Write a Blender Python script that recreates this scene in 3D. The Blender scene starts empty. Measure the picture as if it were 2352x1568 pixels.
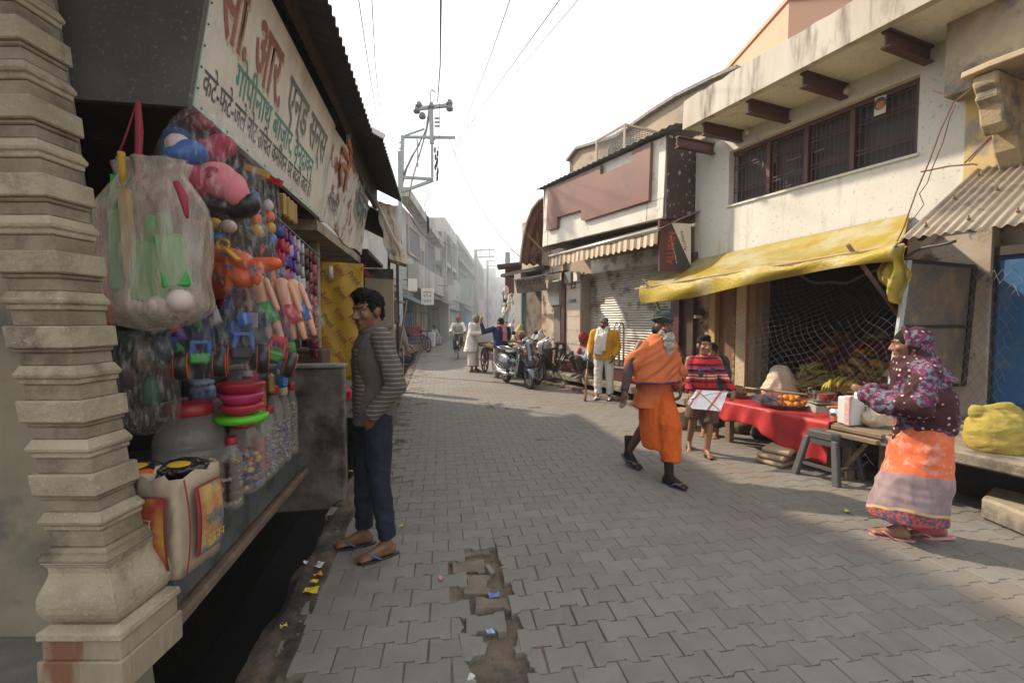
import bpy, bmesh, math, random
from mathutils import Vector as V, Matrix, noise
random.seed(7)
S = bpy.context.scene
COL = S.collection
R_ = math.radians
rnd = random.uniform
# ------------------------------------------------------------------ camera, sky, sun, exposure
F, CX, CY, CAMZ = 1055.0, 1176.0, 784.0, 1.5
TH = math.atan(49.0 / F)                       # the lens looks slightly down
cd = bpy.data.cameras.new('camera'); cam = bpy.data.objects.new('camera', cd); COL.objects.link(cam)
cam.location = (0, 0, CAMZ); cam.rotation_euler = (math.pi / 2 - TH, 0, 0)
cd.sensor_width = 36; cd.lens = F / 2352 * 36; cd.clip_start = .05; cd.clip_end = 2000
S.camera = cam
SUN_EL, SUN_AZ = R_(39), math.atan2(-.87, .49)  # azimuth from +Y towards +X
wd = bpy.data.worlds.new('World'); S.world = wd; wd.use_nodes = True
nt = wd.node_tree; bg = nt.nodes['Background']
sky = nt.nodes.new('ShaderNodeTexSky'); sky.sky_type = 'NISHITA'; sky.sun_disc = False
sky.sun_elevation = SUN_EL; sky.sun_rotation = SUN_AZ; sky.air_density = 1.0; sky.dust_density = 3.0; sky.ozone_density = .6
mx = nt.nodes.new('ShaderNodeMix'); mx.data_type = 'RGBA'; mx.inputs[0].default_value = .8; mx.inputs[7].default_value = (11.9, 12.0, 11.9, 1)   # bright milky winter haze over the clear-sky model
nt.links.new(sky.outputs[0], mx.inputs[6]); nt.links.new(mx.outputs[2], bg.inputs[0]); bg.inputs[1].default_value = .1
sl = bpy.data.lights.new('sun', 'SUN'); sun = bpy.data.objects.new('sun', sl); COL.objects.link(sun)
sl.energy = 4.6; sl.angle = R_(1.6); sl.color = (1, .83, .64)
sun.rotation_euler = V((-.87 * math.cos(SUN_EL), .49 * math.cos(SUN_EL), math.sin(SUN_EL))).to_track_quat('Z', 'Y').to_euler()
S.view_settings.view_transform = 'Standard'; S.view_settings.look = 'None'
S.view_settings.gamma = 1; S.view_settings.use_curve_mapping = False; S.view_settings.exposure = 0.44
S.render.engine = 'CYCLES'
cy = S.cycles; cy.use_denoising = True; cy.max_bounces = 6; cy.diffuse_bounces = 3; cy.glossy_bounces = 2
cy.transmission_bounces = 4; cy.transparent_max_bounces = 16; cy.volume_bounces = 1; cy.caustics_reflective = False; cy.caustics_refractive = False

# ------------------------------------------------------------------ pixel helpers (units of a 2352 x 1568 print of the photo)
COST, SINT = math.cos(TH), math.sin(TH)
def ray(px, py):
    u, v = (px - CX) / F, (CY - py) / F
    return V((u, COST + v * SINT, -SINT + v * COST))
def at(px, py, Y):
    d = ray(px, py); t = Y / d.y
    return V((d.x * t, Y, CAMZ + d.z * t))
def gnd(px, py, z=0):
    d = ray(px, py); t = (z - CAMZ) / d.z
    return V((d.x * t, d.y * t, z))
class Frame:                                    # a street front: s runs along it, d is the distance towards it
    def __init__(f, deg, side):
        a = R_(deg); f.r = V((math.sin(a), math.cos(a), 0)); f.n = V((math.cos(a), -math.sin(a), 0)) * side
        f.R = Matrix((f.r, f.n, V((0, 0, 1)))).transposed()
    def P(f, s, d, z=0): return f.r * s + f.n * d + V((0, 0, z))
    def hit(f, px, py, d):
        q = ray(px, py); t = d / q.dot(f.n); return V((0, 0, CAMZ)) + q * t
    def sz(f, px, py, d):
        p = f.hit(px, py, d); return p.dot(f.r), p.z
    def inv(f, p): return p.dot(f.r), p.dot(f.n)
RT = Frame(-26.5, 1); WH = Frame(-23, 1); LF = Frame(-9.5, -1); PV = Frame(-8.7, 1); FA = Frame(-30, 1)
Z = V((0, 0, 1))

# ------------------------------------------------------------------ mesh helpers
def wloc(o):
    p = V((0, 0, 0))
    while o: p = p + o.location; o = o.parent
    return p
class MB:
    def __init__(s): s.v = []; s.f = []; s.m = []; s.k = 0
    def add(s, vs, fs):
        b = len(s.v); s.v += [V(p) for p in vs]; s.f += [tuple(i + b for i in f) for f in fs]; s.m += [s.k] * len(fs); return s
    def mat(s, k): s.k = k; return s
    def hexa(s, p):                             # four bottom, four top, same order
        return s.add(p, [(3, 2, 1, 0), (4, 5, 6, 7), (0, 1, 5, 4), (1, 2, 6, 5), (2, 3, 7, 6), (3, 0, 4, 7)])
    def box(s, c, d, R=None):
        c = V(c); h = [x / 2 for x in d]
        q = [V((a * h[0], b * h[1], z * h[2])) for z in (-1, 1) for a, b in ((-1, -1), (1, -1), (1, 1), (-1, 1))]
        return s.hexa([c + (R @ p if R else p) for p in q])
    def fbox(s, f, s0, s1, d0, d1, z0, z1):     # box in a street frame
        return s.hexa([f.P(a, b, z) for z in (z0, z1) for a, b in ((s0, d0), (s1, d0), (s1, d1), (s0, d1))])
    def beam(s, a, b, w, h=None, up=Z):
        a, b = V(a), V(b); h = h or w; t = (b - a).normalized()
        x = t.cross(V(up)); x = x.normalized() if x.length > 1e-4 else t.orthogonal().normalized()
        y = x.cross(t); x = x * w / 2; y = y * h / 2
        return s.hexa([a - x - y, a + x - y, b + x - y, b - x - y, a - x + y, a + x + y, b + x + y, b - x + y])
    def tube(s, pts, r, n=6, cap=True):
        pts = [V(p) for p in pts]; m = len(pts); rs = r if isinstance(r, (list, tuple)) else [r] * m
        vs = []; ref = None
        for i, p in enumerate(pts):
            t = (pts[min(i + 1, m - 1)] - pts[max(i - 1, 0)]); t = t.normalized() if t.length > 1e-9 else Z
            if ref is None: ref = t.orthogonal().normalized()
            x = ref - t * ref.dot(t); x = x.normalized() if x.length > 1e-6 else t.orthogonal().normalized(); ref = x; y = t.cross(x)
            vs += [p + (x * math.cos(2 * math.pi * j / n) + y * math.sin(2 * math.pi * j / n)) * rs[i] for j in range(n)]
        fs = [(i * n + j, i * n + (j + 1) % n, (i + 1) * n + (j + 1) % n, (i + 1) * n + j) for i in range(m - 1) for j in range(n)]
        if cap: fs += [tuple(range(n))[::-1], tuple((m - 1) * n + j for j in range(n))]
        return s.add(vs, fs)
    def loft(s, rings, cap=True):               # rings: equal-length lists of points
        n = len(rings[0]); m = len(rings); vs = [p for r in rings for p in r]
        fs = [(i * n + j, i * n + (j + 1) % n, (i + 1) * n + (j + 1) % n, (i + 1) * n + j) for i in range(m - 1) for j in range(n)]
        if cap: fs += [tuple(range(n))[::-1], tuple((m - 1) * n + j for j in range(n))]
        return s.add(vs, fs)
    def lathe(s, c, prof, n=16, R=None, cap=True):
        c = V(c); rings = []
        for r, z in prof:
            q = [V((r * math.cos(2 * math.pi * j / n), r * math.sin(2 * math.pi * j / n), z)) for j in range(n)]
            rings.append([c + (R @ p if R else p) for p in q])
        return s.loft(rings, cap)
    def ell(s, c, r, R=None, nu=12, nv=8):
        c = V(c); r = (r, r, r) if isinstance(r, (int, float)) else r; rings = []
        for i in range(nv + 1):
            a = -math.pi / 2 + math.pi * (i + .001) / (nv + .002)
            q = [V((r[0] * math.cos(a) * math.cos(2 * math.pi * j / nu), r[1] * math.cos(a) * math.sin(2 * math.pi * j / nu), r[2] * math.sin(a))) for j in range(nu)]
            rings.append([c + (R @ p if R else p) for p in q])
        return s.loft(rings)
    def rcone(s, a, b, r1, r2, n=12):           # round-ended cone
        a, b = V(a), V(b); t = (b - a); L = t.length; t = t / L if L > 1e-6 else Z; pts = []; rs = []
        for q in (1, .8, .5, 0): pts.append(a - t * r1 * math.sin(q * math.pi / 2) * .999); rs.append(max(r1 * math.cos(q * math.pi / 2), r1 * .03))
        for q in (0, .5, .8, 1): pts.append(b + t * r2 * math.sin(q * math.pi / 2) * .999); rs.append(max(r2 * math.cos(q * math.pi / 2), r2 * .03))
        return s.tube(pts, rs, n)
    def grid(s, fn, nu, nv, wrap=False):
        vs = [fn(i / nu, j / nv) for i in range(nu + 1) for j in range(nv + 1)]; w = nv + 1
        return s.add(vs, [(i * w + j, (i + 1) * w + j, (i + 1) * w + j + 1, i * w + j + 1) for i in range(nu) for j in range(nv)])
    def prism(s, poly, ext):
        n = len(poly); ext = V(ext); vs = [V(p) for p in poly] + [V(p) + ext for p in poly]
        return s.add(vs, [tuple(range(n))[::-1], tuple(range(n, 2 * n))] + [(i, (i + 1) % n, n + (i + 1) % n, n + i) for i in range(n)])
    def build(s, name, mats, parent=None, smooth=False, bevel=0, local=False, solid=0, sub=0, loc=None):
        off = V((0, 0, 0)) if local else (wloc(parent) if parent else V((0, 0, 0)))
        if loc is not None: off = off + V(loc)
        me = bpy.data.meshes.new(name); me.from_pydata([p - off for p in s.v], [], s.f)
        if not isinstance(mats, (list, tuple)): mats = [mats]
        for m in mats: me.materials.append(m)
        if len(mats) > 1: me.polygons.foreach_set('material_index', s.m)
        bm = bmesh.new(); bm.from_mesh(me); bmesh.ops.recalc_face_normals(bm, faces=bm.faces); bm.to_mesh(me); bm.free()
        if smooth: me.polygons.foreach_set('use_smooth', [True] * len(me.polygons))
        o = bpy.data.objects.new(name, me); COL.objects.link(o); o.parent = parent
        if loc is not None: o.location = loc
        if solid: m = o.modifiers.new('t', 'SOLIDIFY'); m.thickness = solid; m.offset = 0
        if bevel: m = o.modifiers.new('b', 'BEVEL'); m.width = bevel; m.segments = 1; m.limit_method = 'ANGLE'; m.angle_limit = R_(40)
        if sub: m = o.modifiers.new('s', 'SUBSURF'); m.levels = m.render_levels = sub
        return o
def tag(o, label=None, cat=None, group=None, kind=None):
    for k, v in (('label', label), ('category', cat), ('group', group), ('kind', kind)):
        if v: o[k] = v
    return o
def thing(name, label, cat, loc=(0, 0, 0), rz=0, group=None):
    o = bpy.data.objects.new(name, None); COL.objects.link(o); o.location = loc; o.rotation_euler = (0, 0, rz); o.empty_display_size = .1
    return tag(o, label, cat, group)
def dup(o, parent=None, loc=None, rz=None, label=None):
    c = o.copy(); COL.objects.link(c); c.parent = parent
    if loc is not None: c.location = loc
    if rz is not None: c.rotation_euler = (0, 0, rz)
    if label: c['label'] = label
    for ch in [x for x in S.objects if x.parent == o]: dup(ch, c)
    return c
def rotz(a): return Matrix.Rotation(a, 3, 'Z')
def smoothstep(a, b, x):
    t = max(0, min(1, (x - a) / (b - a))); return t * t * (3 - 2 * t)
def fbm(p, sc, o=3): return noise.fractal(V(p) * sc, 1.0, 2.0, o)
def lettering(body, o, xd, yd, size, mat, parent, bold=.0, width=None, depth=.002, name='lettering', align='LEFT', local=False):
    c = bpy.data.curves.new('t', 'FONT'); c.body = body; c.size = 1; c.extrude = 0; c.offset = bold; c.align_x = align; c.resolution_u = 3
    t = bpy.data.objects.new('t', c); COL.objects.link(t); dg = bpy.context.evaluated_depsgraph_get()
    me = bpy.data.meshes.new_from_object(t.evaluated_get(dg)); bpy.data.objects.remove(t)
    xd, yd = V(xd).normalized(), V(yd).normalized(); nn = xd.cross(yd); xs = [v.co.x for v in me.vertices] or [0, 1]
    sx = width / (max(xs) - min(xs)) if width else size
    off = V((0, 0, 0)) if local or not parent else wloc(parent)
    for v in me.vertices: v.co = V(o) - off + xd * v.co.x * sx + yd * v.co.y * size + nn * depth
    me.name = name; me.materials.clear(); me.materials.append(mat)
    ob = bpy.data.objects.new(name, me); COL.objects.link(ob); ob.parent = parent
    return ob

def scribble(o, xd, yd, w, h, n, mat, parent, name='lettering', seed=1, local=False):   # unreadable hand-painted strokes
    rr = random.Random(seed); xd, yd = V(xd).normalized(), V(yd).normalized(); nn = xd.cross(yd) * .003; m = MB(); o = V(o) + nn
    Q = lambda x0, y0, x1, y1: m.add([o + xd * x0 + yd * y0, o + xd * x1 + yd * y0, o + xd * x1 + yd * y1, o + xd * x0 + yd * y1], [(0, 1, 2, 3)])
    Q(0, h * .9, w, h); s = w / n
    for i in range(n):
        x = i * s; Q(x + s * .62, 0, x + s * .78, h * .9)
        y = rr.uniform(.2, .5) * h; Q(x + s * .12, y, x + s * .62, y + h * .13)
        if rr.random() > .4: Q(x + s * .12, y, x + s * .24, h * rr.uniform(.6, .8))
        if rr.random() > .6: Q(x + s * .3, h, x + s * .42, h * 1.3)
    return m.build(name, mat, parent, local=local)
# ------------------------------------------------------------------ materials
MATS = {}
def nd(t, typ, **kw):
    n = t.nodes.new(typ)
    for k, v in kw.items():
        if k in n.inputs: n.inputs[k].default_value = v
        else: setattr(n, k, v)
    return n
def c4(c): return (c[0], c[1], c[2], 1)
def mixc(t, fac, a, b):
    n = t.nodes.new('ShaderNodeMix'); n.data_type = 'RGBA'
    for i, x in ((0, fac), (6, a), (7, b)):
        if hasattr(x, 'links'): t.links.new(x, n.inputs[i])
        else: n.inputs[i].default_value = x if i == 0 else c4(x)
    return n.outputs[2]
def ramp(t, x, a, b):
    n = t.nodes.new('ShaderNodeMapRange'); t.links.new(x, n.inputs[0]); n.inputs[1].default_value = a; n.inputs[2].default_value = b; return n.outputs[0]
def nz(t, co, sc, det=5, rough=.6):
    n = nd(t, 'ShaderNodeTexNoise', Scale=sc, Detail=det, Roughness=rough); t.links.new(co, n.inputs['Vector']); return n.outputs[0]
def M(name, c, c2=None, sc=6, rough=.8, bump=0, bsc=60, metal=0, c3=None, sc3=1.3, lo3=.52, hi3=.62, streak=False, trans=0, alpha=1, sss=0, var=0, local=False, emit=0, spec=.5, custom=None, coat=0, c5=None, sc5=40):
    if name in MATS: return MATS[name]
    m = bpy.data.materials.new(name); MATS[name] = m; m.use_nodes = True; t = m.node_tree; b = t.nodes['Principled BSDF']
    if local: co = nd(t, 'ShaderNodeTexCoord').outputs['Object']
    else: co = nd(t, 'ShaderNodeNewGeometry').outputs['Position']
    if streak:
        mp = nd(t, 'ShaderNodeMapping'); mp.inputs['Scale'].default_value = (1, 1, .14); t.links.new(co, mp.inputs[0]); co2 = mp.outputs[0]
    else: co2 = co
    col = None
    if c2: col = mixc(t, ramp(t, nz(t, co2, sc), .36, .64), c, c2)
    if c3: col = mixc(t, ramp(t, nz(t, co2 if streak == 2 else co, sc3, 6, .65), lo3, hi3), col or c, c3)
    if c5: col = mixc(t, ramp(t, nz(t, co, sc5, 3), .6, .72), col or c, c5)
    if custom: col = custom(t, co, col)
    if var:
        oi = nd(t, 'ShaderNodeObjectInfo'); hs = t.nodes.new('ShaderNodeHueSaturation')
        if col: t.links.new(col, hs.inputs['Color'])
        else: hs.inputs['Color'].default_value = c4(c)
        t.links.new(ramp(t, oi.outputs['Random'], 0, 1), hs.inputs['Value'])
        mr = [n for n in t.nodes if n.type == 'MAP_RANGE'][-1]; mr.inputs[3].default_value = 1 - var; mr.inputs[4].default_value = 1 + var
        col = hs.outputs[0]
    if col: t.links.new(col, b.inputs['Base Color'])
    else: b.inputs['Base Color'].default_value = c4(c)
    b.inputs['Roughness'].default_value = rough; b.inputs['Metallic'].default_value = metal
    b.inputs['Transmission Weight'].default_value = trans; b.inputs['Alpha'].default_value = alpha
    b.inputs['Specular IOR Level'].default_value = spec; b.inputs['Coat Weight'].default_value = coat
    if sss: b.inputs['Subsurface Weight'].default_value = sss; b.inputs['Subsurface Radius'].default_value = (.02, .008, .004)
    if emit: b.inputs['Emission Color'].default_value = c4(c); b.inputs['Emission Strength'].default_value = emit
    if bump:
        bp = nd(t, 'ShaderNodeBump', Strength=min(1, bump), Distance=.02 * bump); t.links.new(nz(t, co2 if streak else co, bsc, 4), bp.inputs['Height']); t.links.new(bp.outputs[0], b.inputs['Normal'])
    return m
def film(name, c, a=.25, rough=.12, sc=(62, 62, 15), lo=.28, hi=2.3, t0=.5):            # thin clear polythene; noise streaks in its alpha stand in for gloss highlights
    if name in MATS: return MATS[name]
    m = M(name, c, rough=rough, spec=.8); t = m.node_tree; b = t.nodes['Principled BSDF']
    co = nd(t, 'ShaderNodeNewGeometry').outputs['Position']
    mp = nd(t, 'ShaderNodeMapping'); mp.inputs['Scale'].default_value = sc; mp.inputs['Rotation'].default_value = (.12, .2, .1); t.links.new(co, mp.inputs[0])
    w = nz(t, mp.outputs[0], 1, 4); bp = nd(t, 'ShaderNodeBump', Strength=.9, Distance=.02); t.links.new(w, bp.inputs['Height']); t.links.new(bp.outputs[0], b.inputs['Normal'])
    mr = nd(t, 'ShaderNodeMapRange'); t.links.new(w, mr.inputs[0]); mr.inputs[1].default_value = t0; mr.inputs[2].default_value = .72; mr.inputs[3].default_value = a * lo; mr.inputs[4].default_value = min(1, a * hi)
    t.links.new(mr.outputs[0], b.inputs['Alpha'])
    return m
def stripes(axis, scale, cols, local=True, wob=0):    # hard bands along an axis: cols = [(upper limit 0..1, colour)]
    def f(t, co, col):
        if local: co = nd(t, 'ShaderNodeTexCoord').outputs['Object']
        sp = nd(t, 'ShaderNodeSeparateXYZ'); t.links.new(co, sp.inputs[0]); x = sp.outputs[axis]
        m1 = nd(t, 'ShaderNodeMath', operation='MULTIPLY'); t.links.new(x, m1.inputs[0]); m1.inputs[1].default_value = scale; x = m1.outputs[0]
        if wob:
            ad = nd(t, 'ShaderNodeMath', operation='MULTIPLY_ADD'); t.links.new(nz(t, co, 9), ad.inputs[0]); ad.inputs[1].default_value = wob; t.links.new(x, ad.inputs[2]); x = ad.outputs[0]
        fr = nd(t, 'ShaderNodeMath', operation='FRACT'); t.links.new(x, fr.inputs[0])
        r = t.nodes.new('ShaderNodeValToRGB'); r.color_ramp.interpolation = 'CONSTANT'; e = r.color_ramp.elements
        e[0].position = 0; e[0].color = c4(cols[0][1]); e[1].position = cols[0][0]; e[1].color = c4(cols[1][1])
        for i in range(2, len(cols)):
            q = e.new(cols[i - 1][0]); q.color = c4(cols[i][1])
        t.links.new(fr.outputs[0], r.inputs[0]); return r.outputs[0]
    return f
dirt = M('packed_dirt', (.17, .115, .075), (.09, .062, .045), 5, .95, .8, 30, c3=(.05, .042, .036), sc3=2.2)
paverm = M('paver_concrete', (.185, .176, .16), (.158, .15, .136), 7, .8, .35, 160, c3=(.17, .135, .1), sc3=.7, lo3=.48, hi3=.74, var=.08, c5=(.24, .23, .215), sc5=170)
pavebig = M('paving_concrete', (.185, .174, .157), (.158, .148, .134), 7, .8, .35, 160, c3=(.17, .135, .1), sc3=.7, lo3=.48, hi3=.74)
stone = M('carved_stone', (.38, .325, .235), (.26, .22, .15), 5, .85, .6, 45, c3=(.14, .115, .085), sc3=4.5, lo3=.53, hi3=.68, c5=(.42, .38, .31), sc5=90)
stone2 = M('grimy_stone', (.27, .228, .16), (.165, .137, .093), 6, .9, .6, 45, c3=(.09, .072, .052), sc3=4, lo3=.5, hi3=.66)
stone3 = M('rust_stained_stone', (.34, .285, .2), (.24, .195, .135), 6, .9, .6, 45, c3=(.19, .085, .045), sc3=7, lo3=.5, hi3=.6, streak=2)
wallm = M('old_plaster', (.26, .23, .165), (.19, .165, .115), 3, .9, .3, 40, c3=(.11, .1, .08), sc3=1.6)
slatem = M('slate_slab', (.07, .082, .078), (.1, .11, .1), 5, .6, .2, 40, c3=(.045, .05, .048), sc3=4)
redstone = M('red_sandstone', (.2, .13, .095), (.11, .08, .065), 8, .9, .7, 35)
darkm = M('shade_dark', (.02, .018, .017), (.035, .03, .027), 4, .9)  # near-black colour that paints the shade of interiors, recesses and holes
woodd = M('dark_wood', (.05, .03, .02), (.08, .048, .03), 12, .7, .3, 50, streak=True)
tinm = M('old_tin', (.16, .155, .15), (.1, .095, .09), 5, .6, .2, 30, metal=.4, c3=(.12, .07, .045), sc3=2.5)
tindark = M('dark_tin', (.04, .039, .038), (.028, .027, .026), 5, .7, .2, 30, c3=(.06, .045, .035), sc3=2.5)  # dark tin with faint brown patches
white = M('white_paint', (.75, .74, .7), (.66, .64, .6), 5, .7)
black = M('black_plastic', (.02, .02, .022), rough=.45)
rubber = M('tyre_rubber', (.022, .022, .023), (.04, .038, .036), 20, .85)
steel = M('bright_steel', (.6, .6, .6), rough=.22, metal=1)
ironm = M('dull_iron', (.12, .12, .125), (.09, .08, .075), 20, .55, metal=.7)
rustm = M('rusty_iron', (.17, .08, .045), (.09, .05, .035), 14, .85, .4, 50)
rope = M('jute_rope', (.3, .22, .13), rough=.9)
wirem = M('black_wire', (.015, .015, .016), rough=.7)
maroon = M('maroon_paint', (.085, .022, .02), (.065, .02, .018), 10, .5, .1, 40)
skin1 = M('brown_skin', (.2, .095, .055), (.16, .075, .045), 14, .5, sss=.08)
skin2 = M('dark_skin', (.135, .065, .04), (.105, .05, .032), 14, .5, sss=.08)
skin3 = M('light_brown_skin', (.27, .135, .08), (.23, .11, .065), 14, .5, sss=.08)
hairm = M('black_hair', (.007, .006, .006), (.012, .01, .009), 90, .75, .6, 200, spec=.2)
eyew = M('eye_white', (.26, .22, .19), rough=.3); iris = M('eye_dark', (.01, .008, .007), rough=.2)
lipm = M('lips', (.16, .06, .05), rough=.5)
# ------------------------------------------------------------------ ground, drain, paving
def lp(s, d, z=0): return LF.P(s, d, z)
b = MB(); zg = -.055
for poly in ([lp(-30, .82), lp(70, .82), lp(400, -60), lp(400, -400), lp(-300, -400), lp(-300, .82)],
             [lp(-30, 1.36), lp(-300, 1.36), lp(-300, 400), lp(400, 400), lp(400, 1.36), lp(70, 1.36)],
             [lp(70, .82), lp(70, 1.36), lp(400, 1.36), lp(400, -60)]):
    b.add([p + V((0, 0, zg)) for p in poly], [tuple(range(len(poly)))])
tag(b.build('ground', dirt), kind='structure')
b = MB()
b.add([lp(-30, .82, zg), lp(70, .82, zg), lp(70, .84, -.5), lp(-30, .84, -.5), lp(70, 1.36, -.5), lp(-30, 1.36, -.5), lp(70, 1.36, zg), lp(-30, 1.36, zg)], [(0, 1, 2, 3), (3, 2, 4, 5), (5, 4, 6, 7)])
tag(b.build('drain_channel', M('shaded_muck', (.006, .0055, .005), (.012, .01, .009), 6, .5, .5, 20)), kind='structure')  # muck darkened to near-black, so the drain's shade is in its colour
# rough dirt and mortar kerb between the drain and the paving
def kerbfn(u, v):
    s = -1 + 31 * u; e = fbm((s * 1.7, v * 2, 3), 1.6) * .07 + fbm((s * 6, v * 2, 9), 1.6) * .02
    d = .62 + .215 * v; z = .012 + fbm((s * 2, d * 5, 1), 2.2) * .024 + fbm((s * 9, d * 9, 4), 1.5) * .008
    if v > .8: d += e * .6; z -= .006
    if v >= 1: z = -.12
    if v <= 0: z = -.03
    return lp(s, d, z)
tag(MB().grid(kerbfn, 420, 12).build('dirt_verge', M('muddy_verge', (.15, .105, .075), (.085, .062, .048), 3.5, .9, .9, 45, c3=(.025, .022, .02), sc3=1.1, lo3=.5, hi3=.6), smooth=True), kind='structure')
# interlocking I-shaped pavers
PW, PP, PA = .206, .1375, .0105
def paver_mesh(name, seed, worn=0, frac=None, depth=.06):
    rr = random.Random(seed); g = .0014; w = PW / 2 - g; hi = PP / 2 + PA - g; lo = PP / 2 - PA - g
    top = [(-w, hi), (-w * .585, hi), (-w * .42, lo), (w * .42, lo), (w * .585, hi), (w, hi)]
    out = top + [(x, -y) for x, y in reversed(top)]
    if frac is not None:                        # broken across
        cut = [(frac * w + rr.uniform(-.02, .02), y) for y in (lo * .9, lo * .4, 0, -lo * .5, -lo)]
        out = [p for p in top if p[0] < frac * w] + cut + [(x, -y) for x, y in reversed(top) if x < frac * w]
    if worn:
        q = []
        for x, y in out:
            q.append((x + rr.uniform(-worn, worn * .3) * (1 if x > 0 else -1), y + rr.uniform(-worn, worn * .3) * (1 if y > 0 else -1)))
        out = q
    n = len(out); m = MB(); c = .0035
    r1 = [V((x, y, -depth)) for x, y in out]; r2 = [V((x, y, -c)) for x, y in out]
    cx = sum(x for x, y in out) / n; cy_ = sum(y for x, y in out) / n
    r3 = [V((x - (x - cx) / max(abs(x - cx), .03) * c, y - (y - cy_) / max(abs(y - cy_), .03) * c, 0)) for x, y in out]
    m.add(r1 + r2 + r3, [(i, (i + 1) % n, n + (i + 1) % n, n + i) for i in range(n)] + [(n + i, n + (i + 1) % n, 2 * n + (i + 1) % n, 2 * n + i) for i in range(n)] + [tuple(range(2 * n, 3 * n))])
    o = m.build(name, paverm, local=True); me = o.data; bpy.data.objects.remove(o); return me, m
pvars = [paver_mesh('paver', i, w) for i, w in enumerate((0, .002, .003, .004, .007, .0))]
# dust-filled joint bed, lower where pavers are lost
HOLE = [gnd(1032, 1262), gnd(1140, 1243), gnd(1168, 1330), gnd(1192, 1370), gnd(1204, 1440), gnd(1226, 1500), gnd(1222, 1590), gnd(1072, 1590), gnd(1066, 1500), gnd(1050, 1380)]
def inside(p, poly):
    c = False; n = len(poly)
    for i in range(n):
        a, q = poly[i], poly[(i + 1) % n]
        if (a.y > p.y) != (q.y > p.y) and p.x < (q.x - a.x) * (p.y - a.y) / (q.y - a.y) + a.x: c = not c
    return c
def bed(u, v):
    p = LF.P(-1 + 30 * u ** 1.6, .74 - 9 * v)
    h = -.005 + fbm(p, .5) * .003
    if p.y < 4.2:
        ins = inside(p, HOLE); h = (-.034 + fbm(p, 9) * .009) if ins else h
    return p + V((0, 0, h))
road = tag(MB().grid(bed, 330, 130).build('road', M('joint_dust', (.17, .13, .092), (.12, .095, .07), 7, .95, .9, 60, c3=(.06, .05, .042), sc3=2), smooth=True), kind='structure')
cells = []; gone = []
for j in range(int(-1 / PP), int(26 / PP)):
    for i in range(-6, 44):
        s = j * PP; dd = -1.1 + (i + (.5 if j % 2 else 0)) * PW
        p = PV.P(s, dd)
        if p.y < .6: continue
        dl = LF.inv(p)[1]
        wig = .03 * math.sin(j * 1.7) + .02 * math.sin(j * .31)
        if dl > .70 + wig: continue
        dr = RT.inv(p)[1]
        if p.y < 13.2 and dr > 5.42 + .06 * math.sin(j * 2.1): continue
        if p.y >= 13.2 and p.x > 1.0: continue
        if inside(p, HOLE): gone.append((p, j)); continue
        q = p - V((0, 0, CAMZ)); u = CX + F * q.x / q.y; y = CY - F * ((-CAMZ) * COST + q.y * SINT) / (q.y * COST + CAMZ * SINT)
        vis = -60 < u < 2420 and y < 1620
        cells.append((q.length if vis else 99 + q.length, p, j))
cells.sort(key=lambda c: c[0])
rest = MB(); hole_c = gnd(1130, 1400)
yaw0 = -R_(8.7)
for k, (L, p, j) in enumerate(cells):
    lf = LF.inv(p)[1]; rough = smoothstep(.1, .6, lf) if p.y > 3.4 else 0
    dz = fbm(p, .55) * .007 + rnd(-.0012, .0012) + rough * rnd(-.012, .006)
    tx, ty = rnd(-.006, .006) + rough * rnd(-.05, .05), rnd(-.006, .006) + rough * rnd(-.04, .04)
    vi = random.choice((0, 1, 1, 2, 2, 3, 3, 5)) if not rough else random.choice((2, 3, 4, 4))
    if (p - hole_c).length < .62: vi = random.choice((3, 4, 4)); tx *= 2.5
    yw = -yaw0 + rnd(-.006, .006) + rough * rnd(-.05, .05)
    if k < 272:
        o = bpy.data.objects.new('paver', pvars[vi][0]); COL.objects.link(o); o.parent = road
        o.location = p + V((0, 0, dz)); o.rotation_euler = (tx, ty, yw)
    else:
        R = rotz(yw) @ Matrix.Rotation(tx, 3, 'X') @ Matrix.Rotation(ty, 3, 'Y'); mm = pvars[vi][1]; nn = len(mm.v) // 3
        if L < 9: rest.add([p + V((0, 0, dz)) + R @ q for q in mm.v], mm.f)
        else: rest.add([p + V((0, 0, dz)) + R @ q for q in mm.v[nn:]], [tuple(i - nn for i in f) for f in mm.f if min(f) >= nn])
tag(rest.build('paver_field', pavebig, road), kind='stuff')
def loose(px, py, vi, z, rz, tilt=(0, 0), frac=None, sc=(1, 1, 1), seed=3, mesh=None):
    me = mesh or (paver_mesh('paver', seed, .008, frac)[0] if frac is not None else pvars[vi][0])
    o = bpy.data.objects.new('paver', me); COL.objects.link(o); o.parent = road
    o.location = gnd(px, py) + V((0, 0, z)); o.rotation_euler = (tilt[0], tilt[1], rz); o.scale = sc
for p, j in gone:                               # cut pavers along the edges of the broken patch
    if p.y > 3.3: continue
    xs = [-1 + k / 8 for k in range(17)]; out_ = [not inside(p + rotz(R_(8.7)) @ V((x * PW / 2, 0, 0)), HOLE) for x in xs]
    for sg_n in (1, -1):
        o_ = out_ if sg_n == 1 else out_[::-1]; n_ = o_.index(False) if False in o_ else 16
        if n_ >= 4:
            me = paver_mesh('paver', int(p.y * 1000) % 97, .004, -1 + n_ / 8)[0]; o = bpy.data.objects.new('paver', me); COL.objects.link(o); o.parent = road
            o.location = p + Z * (fbm(p, .55) * .007 - .002); o.rotation_euler = (rnd(-.02, .02), rnd(-.02, .02), R_(8.7) + (0 if sg_n == 1 else math.pi))
sunk = M('sunk_paver', (.19, .155, .125), (.14, .115, .09), 9, .9, .5, 80)
def sunkm(v):
    me = pvars[v][0].copy(); me.materials.clear(); me.materials.append(sunk); return me
loose(1093, 1262, 3, -.014, yaw0 * -1 + 3.2, (.02, .02), sc=(.9, .55, 1), mesh=sunkm(4))
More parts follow.
